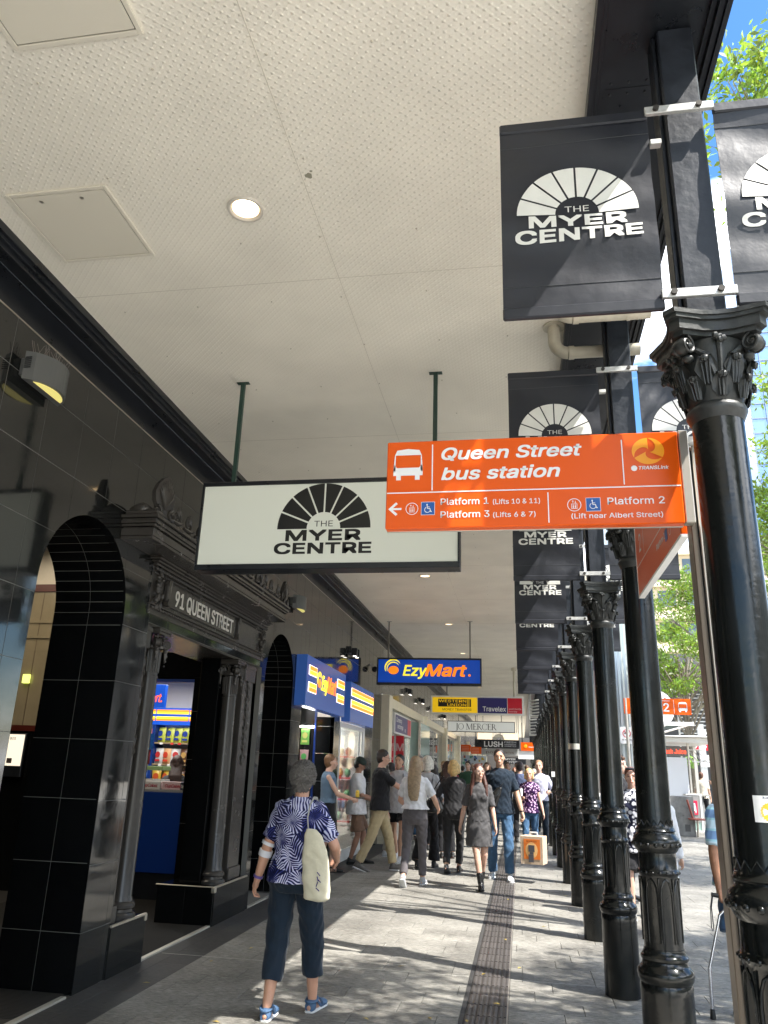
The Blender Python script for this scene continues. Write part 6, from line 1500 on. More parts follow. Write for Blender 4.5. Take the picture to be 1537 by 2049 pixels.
def hand(mb, w, d, nrm, s=1.0, curl=.5, thumb=1):
    w, d = Vector(w), Vector(d).normalized(); nrm = Vector(nrm); nrm = (nrm-d*nrm.dot(d)).normalized(); side = d.cross(nrm)*thumb
    mb.caps(w, w+d*.045*s, .023*s, .026*s, 8)
    mb.caps(w+d*.03*s-side*.018*s, w+d*.075*s-side*.022*s, .014*s, .013*s, 8); mb.caps(w+d*.03*s+side*.012*s, w+d*.078*s+side*.018*s, .015*s, .013*s, 8)
    for k, (o, L) in enumerate(((.028, .066), (.0095, .074), (-.0095, .07), (-.028, .055))):
        b = w+d*.082*s+side*o*s; m1 = b+(d*math.cos(curl*.7)+nrm*math.sin(curl*.7))*L*.5*s; m2 = m1+(d*math.cos(curl*1.8)+nrm*math.sin(curl*1.8))*L*.5*s
        mb.caps(b, m1, .0095*s, .0088*s, 7); mb.caps(m1, m2, .0088*s, .0072*s, 7)
    b = w+d*.022*s+side*.026*s; m1 = b+(d*.7+side*.75+nrm*.25).normalized()*.036*s; m2 = m1+(d*.95+side*.1+nrm*.45*curl).normalized()*.034*s
    mb.caps(b, m1, .0125*s, .0105*s, 7); mb.caps(m1, m2, .0105*s, .0085*s, 7)
def person(label, x, y, face, H=1.7, sex='m', voxel=.011, feet=None, hands=None, lean=0, fat=1.0, hy=0, nod=0, hair='short', hairc=(.03,.02,.015), skinc=(.5,.3,.21),
           top=None, topm=None, sleeve=.5, toplen=.86, bottom='pants', botm=None, botlen=.1, shoe='shoe', shoem=None, solem=None, glasses=False, seed=1, group=None, untuck=0, curl=.5, toplabel=None, facing_cam=True, pole_arm=None, flare=1.0):
    """local frame: faces +Y, +X is the person's right; z up; face = rotation of the body about z (0 = facing +Y)"""
    s = H/1.7; t = thing('person', label, 'person', (x, y, 0), face, group)
    S = lambda v: Vector(v)*s
    fem = sex == 'f'; sw = (.162 if fem else .175)*(.9+.1*fat); hw = .088
    tl = math.tan(lean)
    def T(px, py, pz): return S((px, py+(pz-.92)*tl*(1 if pz > .92 else 0), pz))
    feet = feet or ((.1, .0, 0, 0), (-.1, 0, 0, 0))       # (x, y, lift, yaw) right, left
    hands = hands or ((.26, .06, .76), (-.26, .06, .76))
    sk = MB()
    # torso core
    tr = [(.80, .145, .105, -.005), (.88, .165, .118, -.01), (.96, .15, .11, -.005), (1.05, .128, .095, 0), (1.16, .14, .102, .004), (1.27, .155, .108, .004), (1.35, .16, .1, 0), (1.41, .12, .078, -.006), (1.44, .06, .055, -.008)]
    if not fem: tr = [(a, b*(1.0 if a < 1 else 1.1), c*(1.04 if a > 1 else .98), d) for a, b, c, d in tr]
    tr = [(a, b*(fat if a < 1.38 else 1), c*(fat*1.04 if a < 1.38 else 1), d) for a, b, c, d in tr]
    sk.loft([(T(0, d, a), b*s*.94, c*s*.94) for a, b, c, d in tr], 16)
    neck = T(0, -.005, 1.44); ht = T(0, .015, 1.5); hc = T(0, .03, 1.585)
    sk.caps(neck, ht, .056*s, .052*s, 10)
    Rh = (Euler((nod, 0, hy), 'ZYX')).to_matrix() if 0 else Matrix.Rotation(hy, 3, 'Z') @ Matrix.Rotation(nod, 3, 'X')
    hp = lambda a, b, c: hc + Rh @ (Vector((a, b, c))*s)
    sk.ball(hp(0, -.01, .02), (.074*s, .093*s, .095*s), Rh, 16, 12); sk.ball(hp(0, .012, -.045), (.056*s, .068*s, .068*s), Rh, 14, 10); sk.ball(hp(0, .055, -.088), (.026*s, .022*s, .02*s), Rh, 10, 8)
    sk.caps(hp(0, .083, .012), hp(0, .102, -.024), .008*s, .0125*s, 8); sk.ball(hp(0, .078, -.056), (.026*s, .014*s, .016*s), Rh, 8, 6)
    for q in (-1, 1): sk.ball(hp(q*.072, -.008, -.012), (.009*s, .016*s, .026*s), Rh, 8, 6); sk.ball(hp(q*.042, .058, -.02), (.02*s, .018*s, .02*s), Rh, 8, 6); sk.ball(hp(q*.03, .077, .03), (.022*s, .01*s, .008*s), Rh, 8, 6)
    # arms
    arm = []
    for q, hd in ((1, hands[0]), (-1, hands[1])):
        sh = T(q*(sw-.022), -.005, 1.358); hd = S(hd); pole = (q*.35, -1, -.15) if pole_arm is None else (q*pole_arm[0], pole_arm[1], pole_arm[2]); el, wr = ik(sh, hd, .285*s, .25*s, pole)
        af = (.9 if fem else 1)*(fat*.6+.4)
        sk.caps(sh, el, .05*s*af, .04*s*af, 10); sk.caps(el, el.lerp(wr, .35), .04*s*af, .041*s*af, 10); sk.caps(el.lerp(wr, .35), wr, .041*s*af, .026*s*af, 10)
        d = (wr-el).normalized(); inward = Vector((-q, .25, 0)); 
        hand(sk, wr, d, inward, s*(.95 if fem else 1.03), curl, thumb=-q if d.z < -.3 else -q)
        arm.append((sh, el, wr))
    # legs
    leg = []
    for q, ft in ((1, feet[0]), (-1, feet[1])):
        hip = S((q*hw*fat**.5, 0, .86)); ax, ay, lift = ft[:3]; yawf = ft[3] if len(ft) > 3 else 0; pit = ft[4] if len(ft) > 4 else 0
        an = S((ax, ay, .075+lift)); kn, an = ik(hip, an, .405*s, .40*s, (q*.12+ (q*yawf*0), 1, 0))
        lf_ = (.96 if fem else 1)*(fat*.55+.45)
        sk.caps(hip, kn, .082*s*lf_, .052*s*lf_, 12); sk.caps(kn, kn.lerp(an, .3), .05*s*lf_, .052*s*lf_, 10); sk.caps(kn.lerp(an, .3), an, .052*s*lf_, .033*s, 10)
        Rf = Matrix.Rotation(-q*yawf, 3, 'Z') @ Matrix.Rotation(-pit, 3, 'X'); fo = lambda a, b, c, an=an, Rf=Rf: an + Rf @ (Vector((a, b, c))*s)
        sk.caps(fo(0, -.03, -.045), fo(0, .06, -.035), .03*s, .033*s, 8); sk.caps(fo(0, .06, -.04), fo(0, .16, -.056), .035*s, .018*s, 8)
        leg.append((hip, kn, an, fo))
    part(remeshed(sk, 'body', voxel, 3), 'body', skin(skinc), t)
    # top
    if top:
        c = MB(); ins = .016 if top != 'tight' else .010
        rr = [r for r in tr if r[0] > toplen-.03] or tr
        z0 = toplen; rings = [(T(0, -.003, z0), (.172 if not fem else .158)*fat*s+ins*s+untuck*s, .122*fat*s+ins*s+untuck*s)]
        rings += [(T(0, d, a), b*s+ins*s+untuck*s*max(0, (1.2-a)/.4), cc*s+ins*s+untuck*s*max(0, (1.2-a)/.4)) for a, b, cc, d in tr if z0+.04 < a < 1.43]
        rings.append((T(0, -.006, 1.445), .07*s, .066*s)); c.loft(rings, 18)
        if fem:
            for q in (-1, 1): c.ball(T(q*.07, .085*fat, 1.235), (.062*s*fat, .052*s*fat, .06*s*fat), None, 10, 8)
        for sh, el, wr in arm:
            if sleeve <= 0: continue
            a = sh; 
            if sleeve <= 1: b = sh.lerp(el, sleeve); c.caps(a, b.lerp(a, .15), .058*s*(fat*.5+.5), (.057+.01*untuck*10)*s*(fat*.5+.5), 12); c.tube([b.lerp(a, .3), b], [.058*s, (.06+.05*untuck)*s*(fat*.5+.5)], 14)
            else: c.caps(a, el, .06*s, .052*s, 12); c.caps(el, el.lerp(wr, sleeve-1), .052*s, .04*s, 12)
        part(remeshed(c, 'top', voxel, 3, .004*s, seed, 55), {'tight': 'top', 'dress': 'dress'}.get(top, 'top'), topm, t, toplabel)
    # bottom
    if bottom:
        c = MB()
        if bottom in ('pants', 'shorts', 'wide'):
            c.loft([(S((0, 0, .79)), .14*fat*s, .108*fat*s), (S((0, -.01, .86)), .18*fat*s, .133*fat*s), (T(0, -.005, .95), .168*fat*s, .125*fat*s), (T(0, 0, 1.03), .142*fat*s, .108*fat*s)], 18)
            for hip, kn, an, fo in leg:
                w = 1.15*flare; g0 = .093*s*(fat*.6+.4)
                if bottom == 'shorts':
                    b = hip.lerp(kn, botlen); c.caps(hip, hip.lerp(kn, .3), g0, g0*.95, 14); c.tube([hip.lerp(kn, .25), b], [g0*.97, g0*1.0*w], 16)
                else:
                    c.caps(hip, kn, g0, .065*s*flare*(fat*.5+.5), 14); end = kn.lerp(an, botlen); r2 = (.058 if bottom == 'pants' else .1)*s*flare*(fat*.4+.6)
                    c.caps(kn, kn.lerp(end, .5), .065*s*flare*(fat*.5+.5), (.061*s*flare*(fat*.5+.5)+r2)/2, 14); c.tube([kn.lerp(end, .4), end], [(.062*s*flare*(fat*.5+.5)+r2)/2, r2], 16)
        elif bottom == 'skirt':
            zb = botlen; c.loft([(S((0, 0, zb)), .2*flare*s, .17*flare*s), (S((0, 0, zb+.25)), .19*s*(.5+.5*flare), .15*s*(.5+.5*flare)), (S((0, -.01, .87)), .182*fat*s, .136*fat*s), (T(0, -.005, .96), .16*fat*s, .12*fat*s), (T(0, 0, 1.04), .135*fat*s, .105*fat*s)], 24)
        part(remeshed(c, bottom, voxel, 3, .005*s, seed+3, 42), {'pants': 'trousers', 'wide': 'trousers'}.get(bottom, bottom), botm, t)
    # shoes
    for hip, kn, an, fo in leg:
        if shoe is None: continue
        pr = [(-.055, .02, .03), (-.045, .032, .055), (-.01, .037, .075), (.05, .039, .07), (.11, .045, .05), (.16, .045, .04), (.195, .034, .03), (.21, .016, .018)]
        upz = 1.0; so_ = MB(); so_.loft([(fo(0, b, -.071), w*1.08*s, .011*s, Vector((1,0,0)), (fo(0,0,1)-fo(0,0,0)).normalized()) for b, w, h in pr], 14)
        up = MB()
        if shoe in ('shoe', 'boot'):
            X = (fo(1,0,0)-fo(0,0,0)).normalized(); Z = (fo(0,0,1)-fo(0,0,0)).normalized()
            up.loft([(fo(0, b, -.066+h/2), w*s, h*.55*s, X, Z) for b, w, h in pr], 14)
            up.caps(fo(0, -.01, -.03), fo(0, -.005, .005), .038*s, .04*s, 12)
            if shoe == 'boot': up.caps(fo(0, -.008, 0), an.lerp(kn, .28), .045*s, .05*s, 12)
            sh_ = part(remeshed(up, 'shoe', max(voxel*.6, .006), 2), 'shoe', shoem, t)
            part(so_.mesh('sole'), 'sole', solem or shoem, sh_)
            if shoe == 'boot': part(MB().caps(fo(0,-.04,-.05), fo(0,-.04,-.072), .022*s, .02*s).mesh('heel'), 'heel', solem or shoem, sh_)
        elif shoe == 'sandal':
            sh_ = part(so_.mesh('sandal'), 'sandal', solem or shoem, t)
            X = (fo(1,0,0)-fo(0,0,0)).normalized(); Z = (fo(0,0,1)-fo(0,0,0)).normalized()
            for a0, a1 in ((.085, .185), (-.052, -.012)):
                K = [(b, w, h) for b, w, h in [(a0+(a1-a0)*k/4, 0, 0) for k in range(5)]]
                rg = []
                for b, _, _ in K:
                    w = np.interp(b, [q[0] for q in pr], [q[1] for q in pr]); h = np.interp(b, [q[0] for q in pr], [q[2] for q in pr]); rg.append((fo(0, b, -.068+h/2), w*1.12*s, h*.66*s, X, Z))
                up.loft(rg, 14)
            pts = [fo(.042*math.cos(w), -.005+.048*math.sin(w), -.0+.012*math.sin(w)) for w in [2*PI*k/14 for k in range(15)]]
            up.tube(pts, .009*s, 6, caps=False); up.tube([fo(.038, 0, -.002), fo(.04, .06, -.045)], .009*s, 6); up.tube([fo(-.038, 0, -.002), fo(-.04, .06, -.045)], .009*s, 6)
            part(up.mesh('strap'), 'strap', shoem, sh_)
    # hair
    hm = hair_mat(hairc); h = MB(); hl = None
    if hair != 'bald':
        h.ball(hp(0, -.025, .042), (.082*s, .096*s, .086*s), Rh, 16, 12); h.ball(hp(0, -.035, .0), (.08*s, .08*s, .085*s), Rh, 14, 10)
        if hair in ('short', 'curly', 'crop'): h.ball(hp(0, -.05, -.035), (.06*s, .045*s, .06*s), Rh, 12, 8)
        if hair == 'fluffy':
            h.ball(hp(0, -.03, .02), (.098*s, .1*s, .108*s), Rh, 16, 12); h.ball(hp(0, -.055, -.05), (.076*s, .055*s, .072*s), Rh, 12, 8)
            rg = random.Random(seed)
            for k in range(90):
                d = Vector((rg.gauss(0,1), rg.gauss(0,1)-.5, rg.gauss(0,1)+.25)).normalized()
                if d.y < .5: h.ball(hp(d.x*.088, -.035+d.y*.088, .01+d.z*.098), rg.uniform(.012,.02)*s, None, 7, 5)
        if hair == 'curly':
            rg = random.Random(seed)
            for k in range(40):
                d = Vector((rg.gauss(0,1), rg.gauss(0,1)-.3, rg.gauss(0,1)+.6)).normalized(); h.ball(hp(d.x*.085, -.02+d.y*.1, .035+d.z*.09), .022*s, None, 7, 5)
        if hair in ('long', 'bob', 'wavy', 'bun', 'pony'):
            for q in (-1, 1): h.caps(hp(q*.07, -.005, .03), hp(q*.078, .0, -.07 if hair != 'bun' else 0), .03*s, .028*s, 10)
            h.caps(hp(0, -.06, .0), hp(0, -.06, -.09 if hair != 'bun' else -.02), .062*s, .06*s, 12)
            if hair == 'long': h.loft([(hp(0, -.05, -.02), .092*s, .055*s), (T(0, -.105, 1.42), .1*s, .042*s), (T(0, -.13*fat, 1.28), .092*s, .034*s), (T(0, -.14*fat, 1.16), .076*s, .024*s), (T(.01, -.14*fat, 1.1), .05*s, .012*s)], 14)
            if hair == 'wavy':
                for q in (-1, 1): h.caps(hp(q*.078, .0, -.06), T(q*.1, .055, 1.4), .032*s, .036*s, 10); h.caps(T(q*.1, .055, 1.4), T(q*.115, .1, 1.26), .036*s, .02*s, 10)
                h.loft([(hp(0, -.05, -.02), .1*s, .06*s), (T(0, -.1, 1.42), .115*s, .045*s), (T(0, -.125, 1.3), .1*s, .03*s)], 14)
            if hair == 'bun': h.ball(hp(0, -.11, .03), .04*s, None, 10, 8)
            if hair == 'bob': h.ball(hp(0, -.045, -.06), (.088*s, .065*s, .075*s), Rh, 12, 10)
        part(remeshed(h, 'hair', max(voxel*.7, .0055), 2, .001 if hair == 'crop' else (.009*s if hair in ('fluffy', 'curly') else .0012), seed, 260), 'hair', hm, t)
    if hair == 'cap':
        pass
    if hair == 'fluffy':      # loose curly tufts
        rg = random.Random(seed+50); cu = MB()
        for k in range(1500):
            dd = Vector((rg.gauss(0,1), rg.gauss(0,1)-.5, rg.gauss(0,1)+.1)).normalized()
            if dd.y > .45 or (dd.z < -.55 and dd.y > -.2): continue
            p0 = Vector((dd.x*.094, -.032+dd.y*.094, .012+dd.z*.104)); tg = dd.cross(Vector((rg.gauss(0,1), rg.gauss(0,1), rg.gauss(0,1)))).normalized(); L = rg.uniform(.012,.024)
            cu.tube([hp(*p0), hp(*(p0+dd*.008+tg*L*.5)), hp(*(p0+dd*rg.uniform(.002,.013)+tg*L))], [.0024*s, .002*s, .0008*s], 4)
        part(cu.mesh('curls'), 'curls', mat('grey_curls', (.16,.15,.14), .5, var=(25,.75)), t)
    # face details
    DK = mat('eye_dark', (.02,.015,.012), .3); LP = mat('lip_colour', (.38,.13,.1), .5)
    for q in (-1, 1):
        part(MB().ball(hp(q*.031, .0785, .014), (.0125*s, .006*s, .0055*s), Rh, 8, 6).mesh('eye'), 'eye', DK, t)
        part(MB().caps(hp(q*.017, .086, .034), hp(q*.046, .078, .035), .0032*s, .0028*s, 6).mesh('eyebrow'), 'eyebrow', hm, t)
    part(MB().ball(hp(0, .0885, -.057), (.021*s, .006*s, .0065*s), Rh, 8, 6).mesh('mouth'), 'mouth', LP, t)
    if glasses:
        g = MB()
        for q in (-1, 1):
            pts = [hp(q*.032+.024*math.cos(w), .0975, .012+.018*math.sin(w)) for w in [2*PI*k/12 for k in range(13)]]; g.tube(pts, .0025*s, 5, caps=False); g.tube([hp(q*.056, .0975, .016), hp(q*.08, 0, .012)], .0022*s, 5)
        g.tube([hp(-.008, .099, .014), hp(.008, .099, .014)], .0025*s, 5); part(g.mesh('glasses'), 'glasses', mat('glasses_frame_'+('pale' if glasses == 'pale' else 'dark'), (.6,.5,.45) if glasses == 'pale' else (.03,.02,.02), .3), t)
    return t, dict(arm=arm, leg=leg, hp=hp, T=T, s=s, hc=hc, Rh=Rh)
WT = lambda t, v: t.matrix_basis @ Vector(v)
def lpart(t, mb, name, m, smooth=40, label=None):
    o = mb.build(name, m, t, smooth=smooth, local=True, label=label); return o

# palm leaf print fabric
def frond_mat():
    m = mat('fabric_blue_palm_print', (.1,.12,.4), .8, spec=.2); t = m.node_tree; p = P_(m); n = t.nodes; l = t.links
    tc = n.new('ShaderNodeTexCoord'); nz = n.new('ShaderNodeTexNoise'); nz.inputs['Scale'].default_value = 5; l.new(tc.outputs['Object'], nz.inputs['Vector'])
    vm = n.new('ShaderNodeVectorMath'); vm.operation = 'MULTIPLY_ADD'; vm.inputs[1].default_value = (.08,.08,.08); l.new(nz.outputs['Color'], vm.inputs[0]); l.new(tc.outputs['Object'], vm.inputs[2])
    outs = []
    for sc_, of in ((8.0, 0.), (5.0, 3.7)):
        mp = n.new('ShaderNodeMapping'); mp.inputs['Location'].default_value = (of, of*.7, of*.3); l.new(vm.outputs[0], mp.inputs[0])
        v = n.new('ShaderNodeTexVoronoi'); v.inputs['Scale'].default_value = sc_; l.new(mp.outputs[0], v.inputs['Vector'])
        sx = n.new('ShaderNodeSeparateColor'); l.new(v.outputs['Color'], sx.inputs[0])
        vr = n.new('ShaderNodeVectorRotate'); vr.rotation_type = 'AXIS_ANGLE'; vr.inputs['Axis'].default_value = (0,1,0); ml = n.new('ShaderNodeMath'); ml.operation = 'MULTIPLY'; ml.inputs[1].default_value = 6.283; l.new(sx.outputs[0], ml.inputs[0]); l.new(ml.outputs[0], vr.inputs['Angle'])
        sb = n.new('ShaderNodeVectorMath'); sb.operation = 'SUBTRACT'; l.new(vm.outputs[0], sb.inputs[0]); l.new(v.outputs['Position'], sb.inputs[1]); l.new(sb.outputs[0], vr.inputs['Vector'])
        sp = n.new('ShaderNodeSeparateXYZ'); l.new(vr.outputs[0], sp.inputs[0])
        ab = n.new('ShaderNodeMath'); ab.operation = 'ABSOLUTE'; l.new(sp.outputs[0], ab.inputs[0])
        ad = n.new('ShaderNodeMath'); ad.operation = 'MULTIPLY_ADD'; ad.inputs[1].default_value = .9; l.new(ab.outputs[0], ad.inputs[0]); l.new(sp.outputs[2], ad.inputs[2])
        m2 = n.new('ShaderNodeMath'); m2.operation = 'MULTIPLY'; m2.inputs[1].default_value = 330; l.new(ad.outputs[0], m2.inputs[0])
        at = n.new('ShaderNodeMath'); at.operation = 'ARCTAN2'; l.new(sp.outputs[0], at.inputs[0]); l.new(sp.outputs[2], at.inputs[1]); am = n.new('ShaderNodeMath'); am.operation = 'MULTIPLY'; am.inputs[1].default_value = 24; l.new(at.outputs[0], am.inputs[0])
        gt = n.new('ShaderNodeMath'); gt.operation = 'GREATER_THAN'; gt.inputs[1].default_value = .42; l.new(sx.outputs[2], gt.inputs[0])
        mxx = n.new('ShaderNodeMix'); mxx.data_type = 'FLOAT'; l.new(gt.outputs[0], mxx.inputs[0]); l.new(m2.outputs[0], mxx.inputs[2]); l.new(am.outputs[0], mxx.inputs[3])
        sn = n.new('ShaderNodeMath'); sn.operation = 'SINE'; l.new(mxx.outputs[0], sn.inputs[0]); outs.append((sn, sx))
    r = n.new('ShaderNodeValToRGB'); e = r.color_ramp.elements; e[0].position = .43; e[0].color = (.006,.008,.04,1); e[1].position = .64; e[1].color = (.04,.05,.26,1); k = e.new(.84); k.color = (.62,.63,.78,1)
    ad = n.new('ShaderNodeMath'); ad.operation = 'MULTIPLY_ADD'; ad.inputs[1].default_value = .27; ad.inputs[2].default_value = .3; l.new(outs[0][0].outputs[0], ad.inputs[0]); a2 = n.new('ShaderNodeMath'); a2.operation = 'MULTIPLY_ADD'; a2.inputs[1].default_value = .5; l.new(outs[0][1].outputs[1], a2.inputs[0]); l.new(ad.outputs[0], a2.inputs[2]); n3 = n.new('ShaderNodeTexNoise'); n3.inputs['Scale'].default_value = 16; n3.inputs['Detail'].default_value = 3; l.new(tc.outputs['Object'], n3.inputs['Vector']); a3 = n.new('ShaderNodeMath'); a3.operation = 'MULTIPLY_ADD'; a3.inputs[1].default_value = .8; l.new(n3.outputs[0], a3.inputs[0]); s3 = n.new('ShaderNodeMath'); s3.operation = 'SUBTRACT'; s3.inputs[1].default_value = .40; l.new(a2.outputs[0], s3.inputs[0]); l.new(s3.outputs[0], a3.inputs[2])
    l.new(a3.outputs[0], r.inputs[0]); l.new(r.outputs[0], p.inputs['Base Color']); return m
def speckle_mat(name, base, dots, scale, th=.42):
    m = mat(name, base, .8, spec=.2); t = m.node_tree; p = P_(m); n = t.nodes; l = t.links; tc = n.new('ShaderNodeTexCoord'); v = n.new('ShaderNodeTexVoronoi'); v.inputs['Scale'].default_value = scale; l.new(tc.outputs['Object'], v.inputs['Vector'])
    r = n.new('ShaderNodeValToRGB'); r.color_ramp.elements[0].position = th-.05; r.color_ramp.elements[0].color = tuple(dots)+(1,); r.color_ramp.elements[1].position = th+.05; r.color_ramp.elements[1].color = tuple(base)+(1,); l.new(v.outputs['Distance'], r.inputs[0]); l.new(r.outputs[0], p.inputs['Base Color']); return m
def plaid_mat():
    m = mat('fabric_pale_blue_check', (.4,.6,.75), .8, spec=.2); t = m.node_tree; p = P_(m); n = t.nodes; l = t.links; tc = n.new('ShaderNodeTexCoord'); w = n.new('ShaderNodeTexWave'); w.inputs['Scale'].default_value = 2.2; w.bands_direction = 'Z'; l.new(tc.outputs['Object'], w.inputs['Vector'])
    r = n.new('ShaderNodeValToRGB'); r.color_ramp.interpolation = 'CONSTANT'; e = r.color_ramp.elements; e[0].color = (.2,.33,.55,1); e[1].position = .33; e[1].color = (.35,.6,.68,1); k = e.new(.66); k.color = (.55,.7,.78,1); l.new(w.outputs[0], r.inputs[0]); l.new(r.outputs[0], p.inputs['Base Color']); return m
WHT = cloth('white_cotton', (.72,.72,.74)); BLK = cloth('black', (.012,.012,.014)); NAVY = cloth('navy', (.010,.019,.032)); KHK = cloth('khaki', (.42,.34,.2)); GRYP = cloth('mid_grey', (.11,.1,.105)); JEAN = cloth('denim', (.05,.11,.2)); LGR = cloth('pale_grey', (.42,.43,.45))
SHB = mat('shoe_black', (.02,.02,.02), .4); SHG = mat('shoe_grey', (.12,.11,.1), .7); SHW = mat('shoe_white', (.65,.66,.66), .6)
# 1 ---- grey haired woman in the foreground
t1, d = person('grey haired woman from behind in blue palm print top carrying a cream tote bag', -1.51, 5.55, math.radians(-4), 1.555, 'f', .0062,
    feet=((.12, .16, .0, .12, .0), (-.11, -.14, .0, .1, .0)), hands=((.23, .24, 1.0), (-.33, -.0, .78)), pole_arm=(.55,-.9,-.2), fat=1.2, hair='fluffy', hairc=(.11,.10,.09), skinc=(.55,.30,.2), lean=.02, nod=-.02,
    top='loose', topm=frond_mat(), sleeve=.78, toplen=.86, untuck=.022, bottom='pants', botm=NAVY, botlen=.6, shoe='sandal', shoem=mat('sandal_blue', (.06,.12,.22), .6), solem=SHW, seed=4, flare=1.2, curl=.9)
# darker crown over the grey hair: real hair variation comes from the hair material
sh, el, wr = d['arm'][1]
for a, b, nm in ((-.10, -.02, 0), (.12, .3, 1)):
    p0, p1 = (sh.lerp(el, 1+a), sh.lerp(el, 1+b)) if nm == 0 else (el.lerp(wr, a), el.lerp(wr, b))
    lpart(t1, MB().tube([p0, p1], [.0475, .0455] if nm == 0 else [.047, .045], 16), 'bandage', mat('white_bandage', (.7,.7,.72), .7))
lpart(t1, MB().tube([el.lerp(wr, .86), el.lerp(wr, .93)], [.034, .033], 14), 'wristband', mat('purple_band', (.12,.08,.3), .5))
lpart(t1, MB().ball(d['hp'](.078, .0, -.045), .006), 'earring', mat('gold', (.8,.6,.2), .2, metal=1))
# tote bag on her right shoulder
tb = thing('tote_bag', 'cream cotton tote bag hanging from the grey haired woman\'s shoulder', 'bag', (-1.26, 5.5, .9)); tb.rotation_euler = (0,0,0)
bgm = MB(); bx, by = -1.345, 5.365
bgm.loft([(Vector((bx+.04, by, .70)), .045, .022), (Vector((bx+.03, by, .715)), .088, .038), (Vector((bx+.015, by, .86)), .096, .04), (Vector((bx-.0, by, 1.0)), .085, .034), (Vector((bx-.015, by, 1.09)), .062, .026), (Vector((bx-.03, by, 1.13)), .035, .015)], 18)
me = remeshed(bgm, 'bag_body', .008, 2, .0035, 2, 45); o = bpy.data.objects.new('bag_body', me); COL.objects.link(o); me.materials.append(cloth('cream_canvas', (.6,.56,.42))); 
me.transform(Matrix.Translation(-tb.location)); o.parent = tb
MB().tube([(bx-.05, by-.0, 1.1), (bx-.06, by-.01, 1.2), (bx-.062, by+.05, 1.28), (bx-.06, by+.13, 1.318), (bx-.06, by+.22, 1.312), (bx-.055, by+.29, 1.25), (bx-.05, by+.31, 1.15)], .008, 8, flat=(1.3,.5)).build('handle', cloth('canvas_strap', (.3,.29,.26)), tb, smooth=60)
m = MB()
for k in range(5): m.obox((bx+.045+R_.uniform(-.012,.012), by-.0415-.0002*k, .86-.02*k+R_.uniform(-.01,.01)), (.006, .002, .03), Euler((0, R_.uniform(-1,1), 0)))
m.build('print', mat('lavender_ink', (.05,.03,.15), .6), tb)
# 2 ---- sleeveless woman in black skirt, profile to the right
TR = math.radians(-88)
person('woman in sleeveless blue blouse and long black skirt holding a tray in profile', -3.0, 12.6, math.radians(-75), 1.70, 'f', .011, feet=((.1, .1, 0), (-.08, -.12, 0)), hands=((.1, .38, 1.05), (-.1, .38, 1.05)), hair='short', hairc=(.16,.08,.035), skinc=(.62,.37,.27), glasses='pale', top='loose', topm=cloth('steel_blue', (.12,.18,.25)), sleeve=0, toplen=.98, bottom='skirt', botm=BLK, botlen=.5, flare=1.05, shoe='sandal', shoem=SHB, solem=SHB, seed=2, curl=1.0)
t = thing('tray', 'small tray with a yellow drink held by the woman in the blue blouse', 'tray', (-2.55, 12.75, 1.06)); MB().box(-2.66, -2.44, 12.63, 12.81, 1.06, 1.075, .003).build('tray_base', BLACKM, t); MB().lathe([(.03,1.076),(.035,1.13),(.03,1.14)], -2.55, 12.72, 14).ball((-2.55, 12.72, 1.15), .032).build('yellow_cup', mat('cup_yellow', (.75,.5,.06), .5), t, smooth=50)
# 3 ---- boy with cap
t3, d = person('young man in baggy white tee, brown shorts and black cap looking down', -2.76, 13.75, math.radians(-80), 1.68, 'm', .011, feet=((.1, -.08, 0), (-.1, .12, 0)), hands=((.08, .3, 1.0), (-.08, .3, 1.02)), hair='short', hairc=(.015,.01,.01), skinc=(.34,.18,.12), nod=-.45, top='loose', topm=WHT, sleeve=.85, toplen=.78, untuck=.04, bottom='shorts', botm=cloth('brown', (.2,.12,.08)), botlen=.86, shoem=SHB, seed=5, flare=1.15, fat=1.06)
c = MB(); hp = d['hp']; c.ball(hp(0, -.012, .055), (.09, .106, .078), d['Rh'], 16, 10); c.loft([(hp(0, .07, .045), .075, .012), (hp(0, .12, .032), .07, .01), (hp(0, .17, .015), .05, .008)], 14); lpart(t3, c, 'cap', mat('cap_dark_green', (.012,.025,.018), .7))
# 4 ---- khaki man
t4, d = person('man in black polo and khaki trousers with glasses stepping right and holding a phone', -2.22, 12.95, math.radians(-80), 1.80, 'm', .011, feet=((.09, -.3, .03, 0, .35), (-.09, .22, 0)), hands=((.05, .46, 1.08), (-.2, .1, .8)), hair='crop', hairc=(.03,.022,.018), skinc=(.55,.32,.23), nod=-.2, glasses=True, top='loose', topm=BLK, sleeve=.85, toplen=.84, untuck=.015, fat=1.08, botm=KHK, botlen=.93, flare=1.12, shoem=SHG, solem=SHW, seed=6)
t = thing('phone', 'dark phone held out by the man in the black polo', 'phone', (-1.7, 13.0, 1.15)); MB().box(-1.77, -1.62, 12.98, 13.05, 1.175, 1.185, .003).build('body', BLACKM, t)
# 5 ---- dark haired woman behind
person('dark haired woman in black top standing behind the man in khaki trousers', -2.40, 15.0, math.radians(-40), 1.62, 'f', .014, hair='wavy', hairc=(.012,.01,.01), top='loose', topm=BLK, sleeve=.6, toplen=.9, botm=cloth('pale_trousers', (.5,.48,.42)), botlen=.9, shoem=SHW, seed=7)
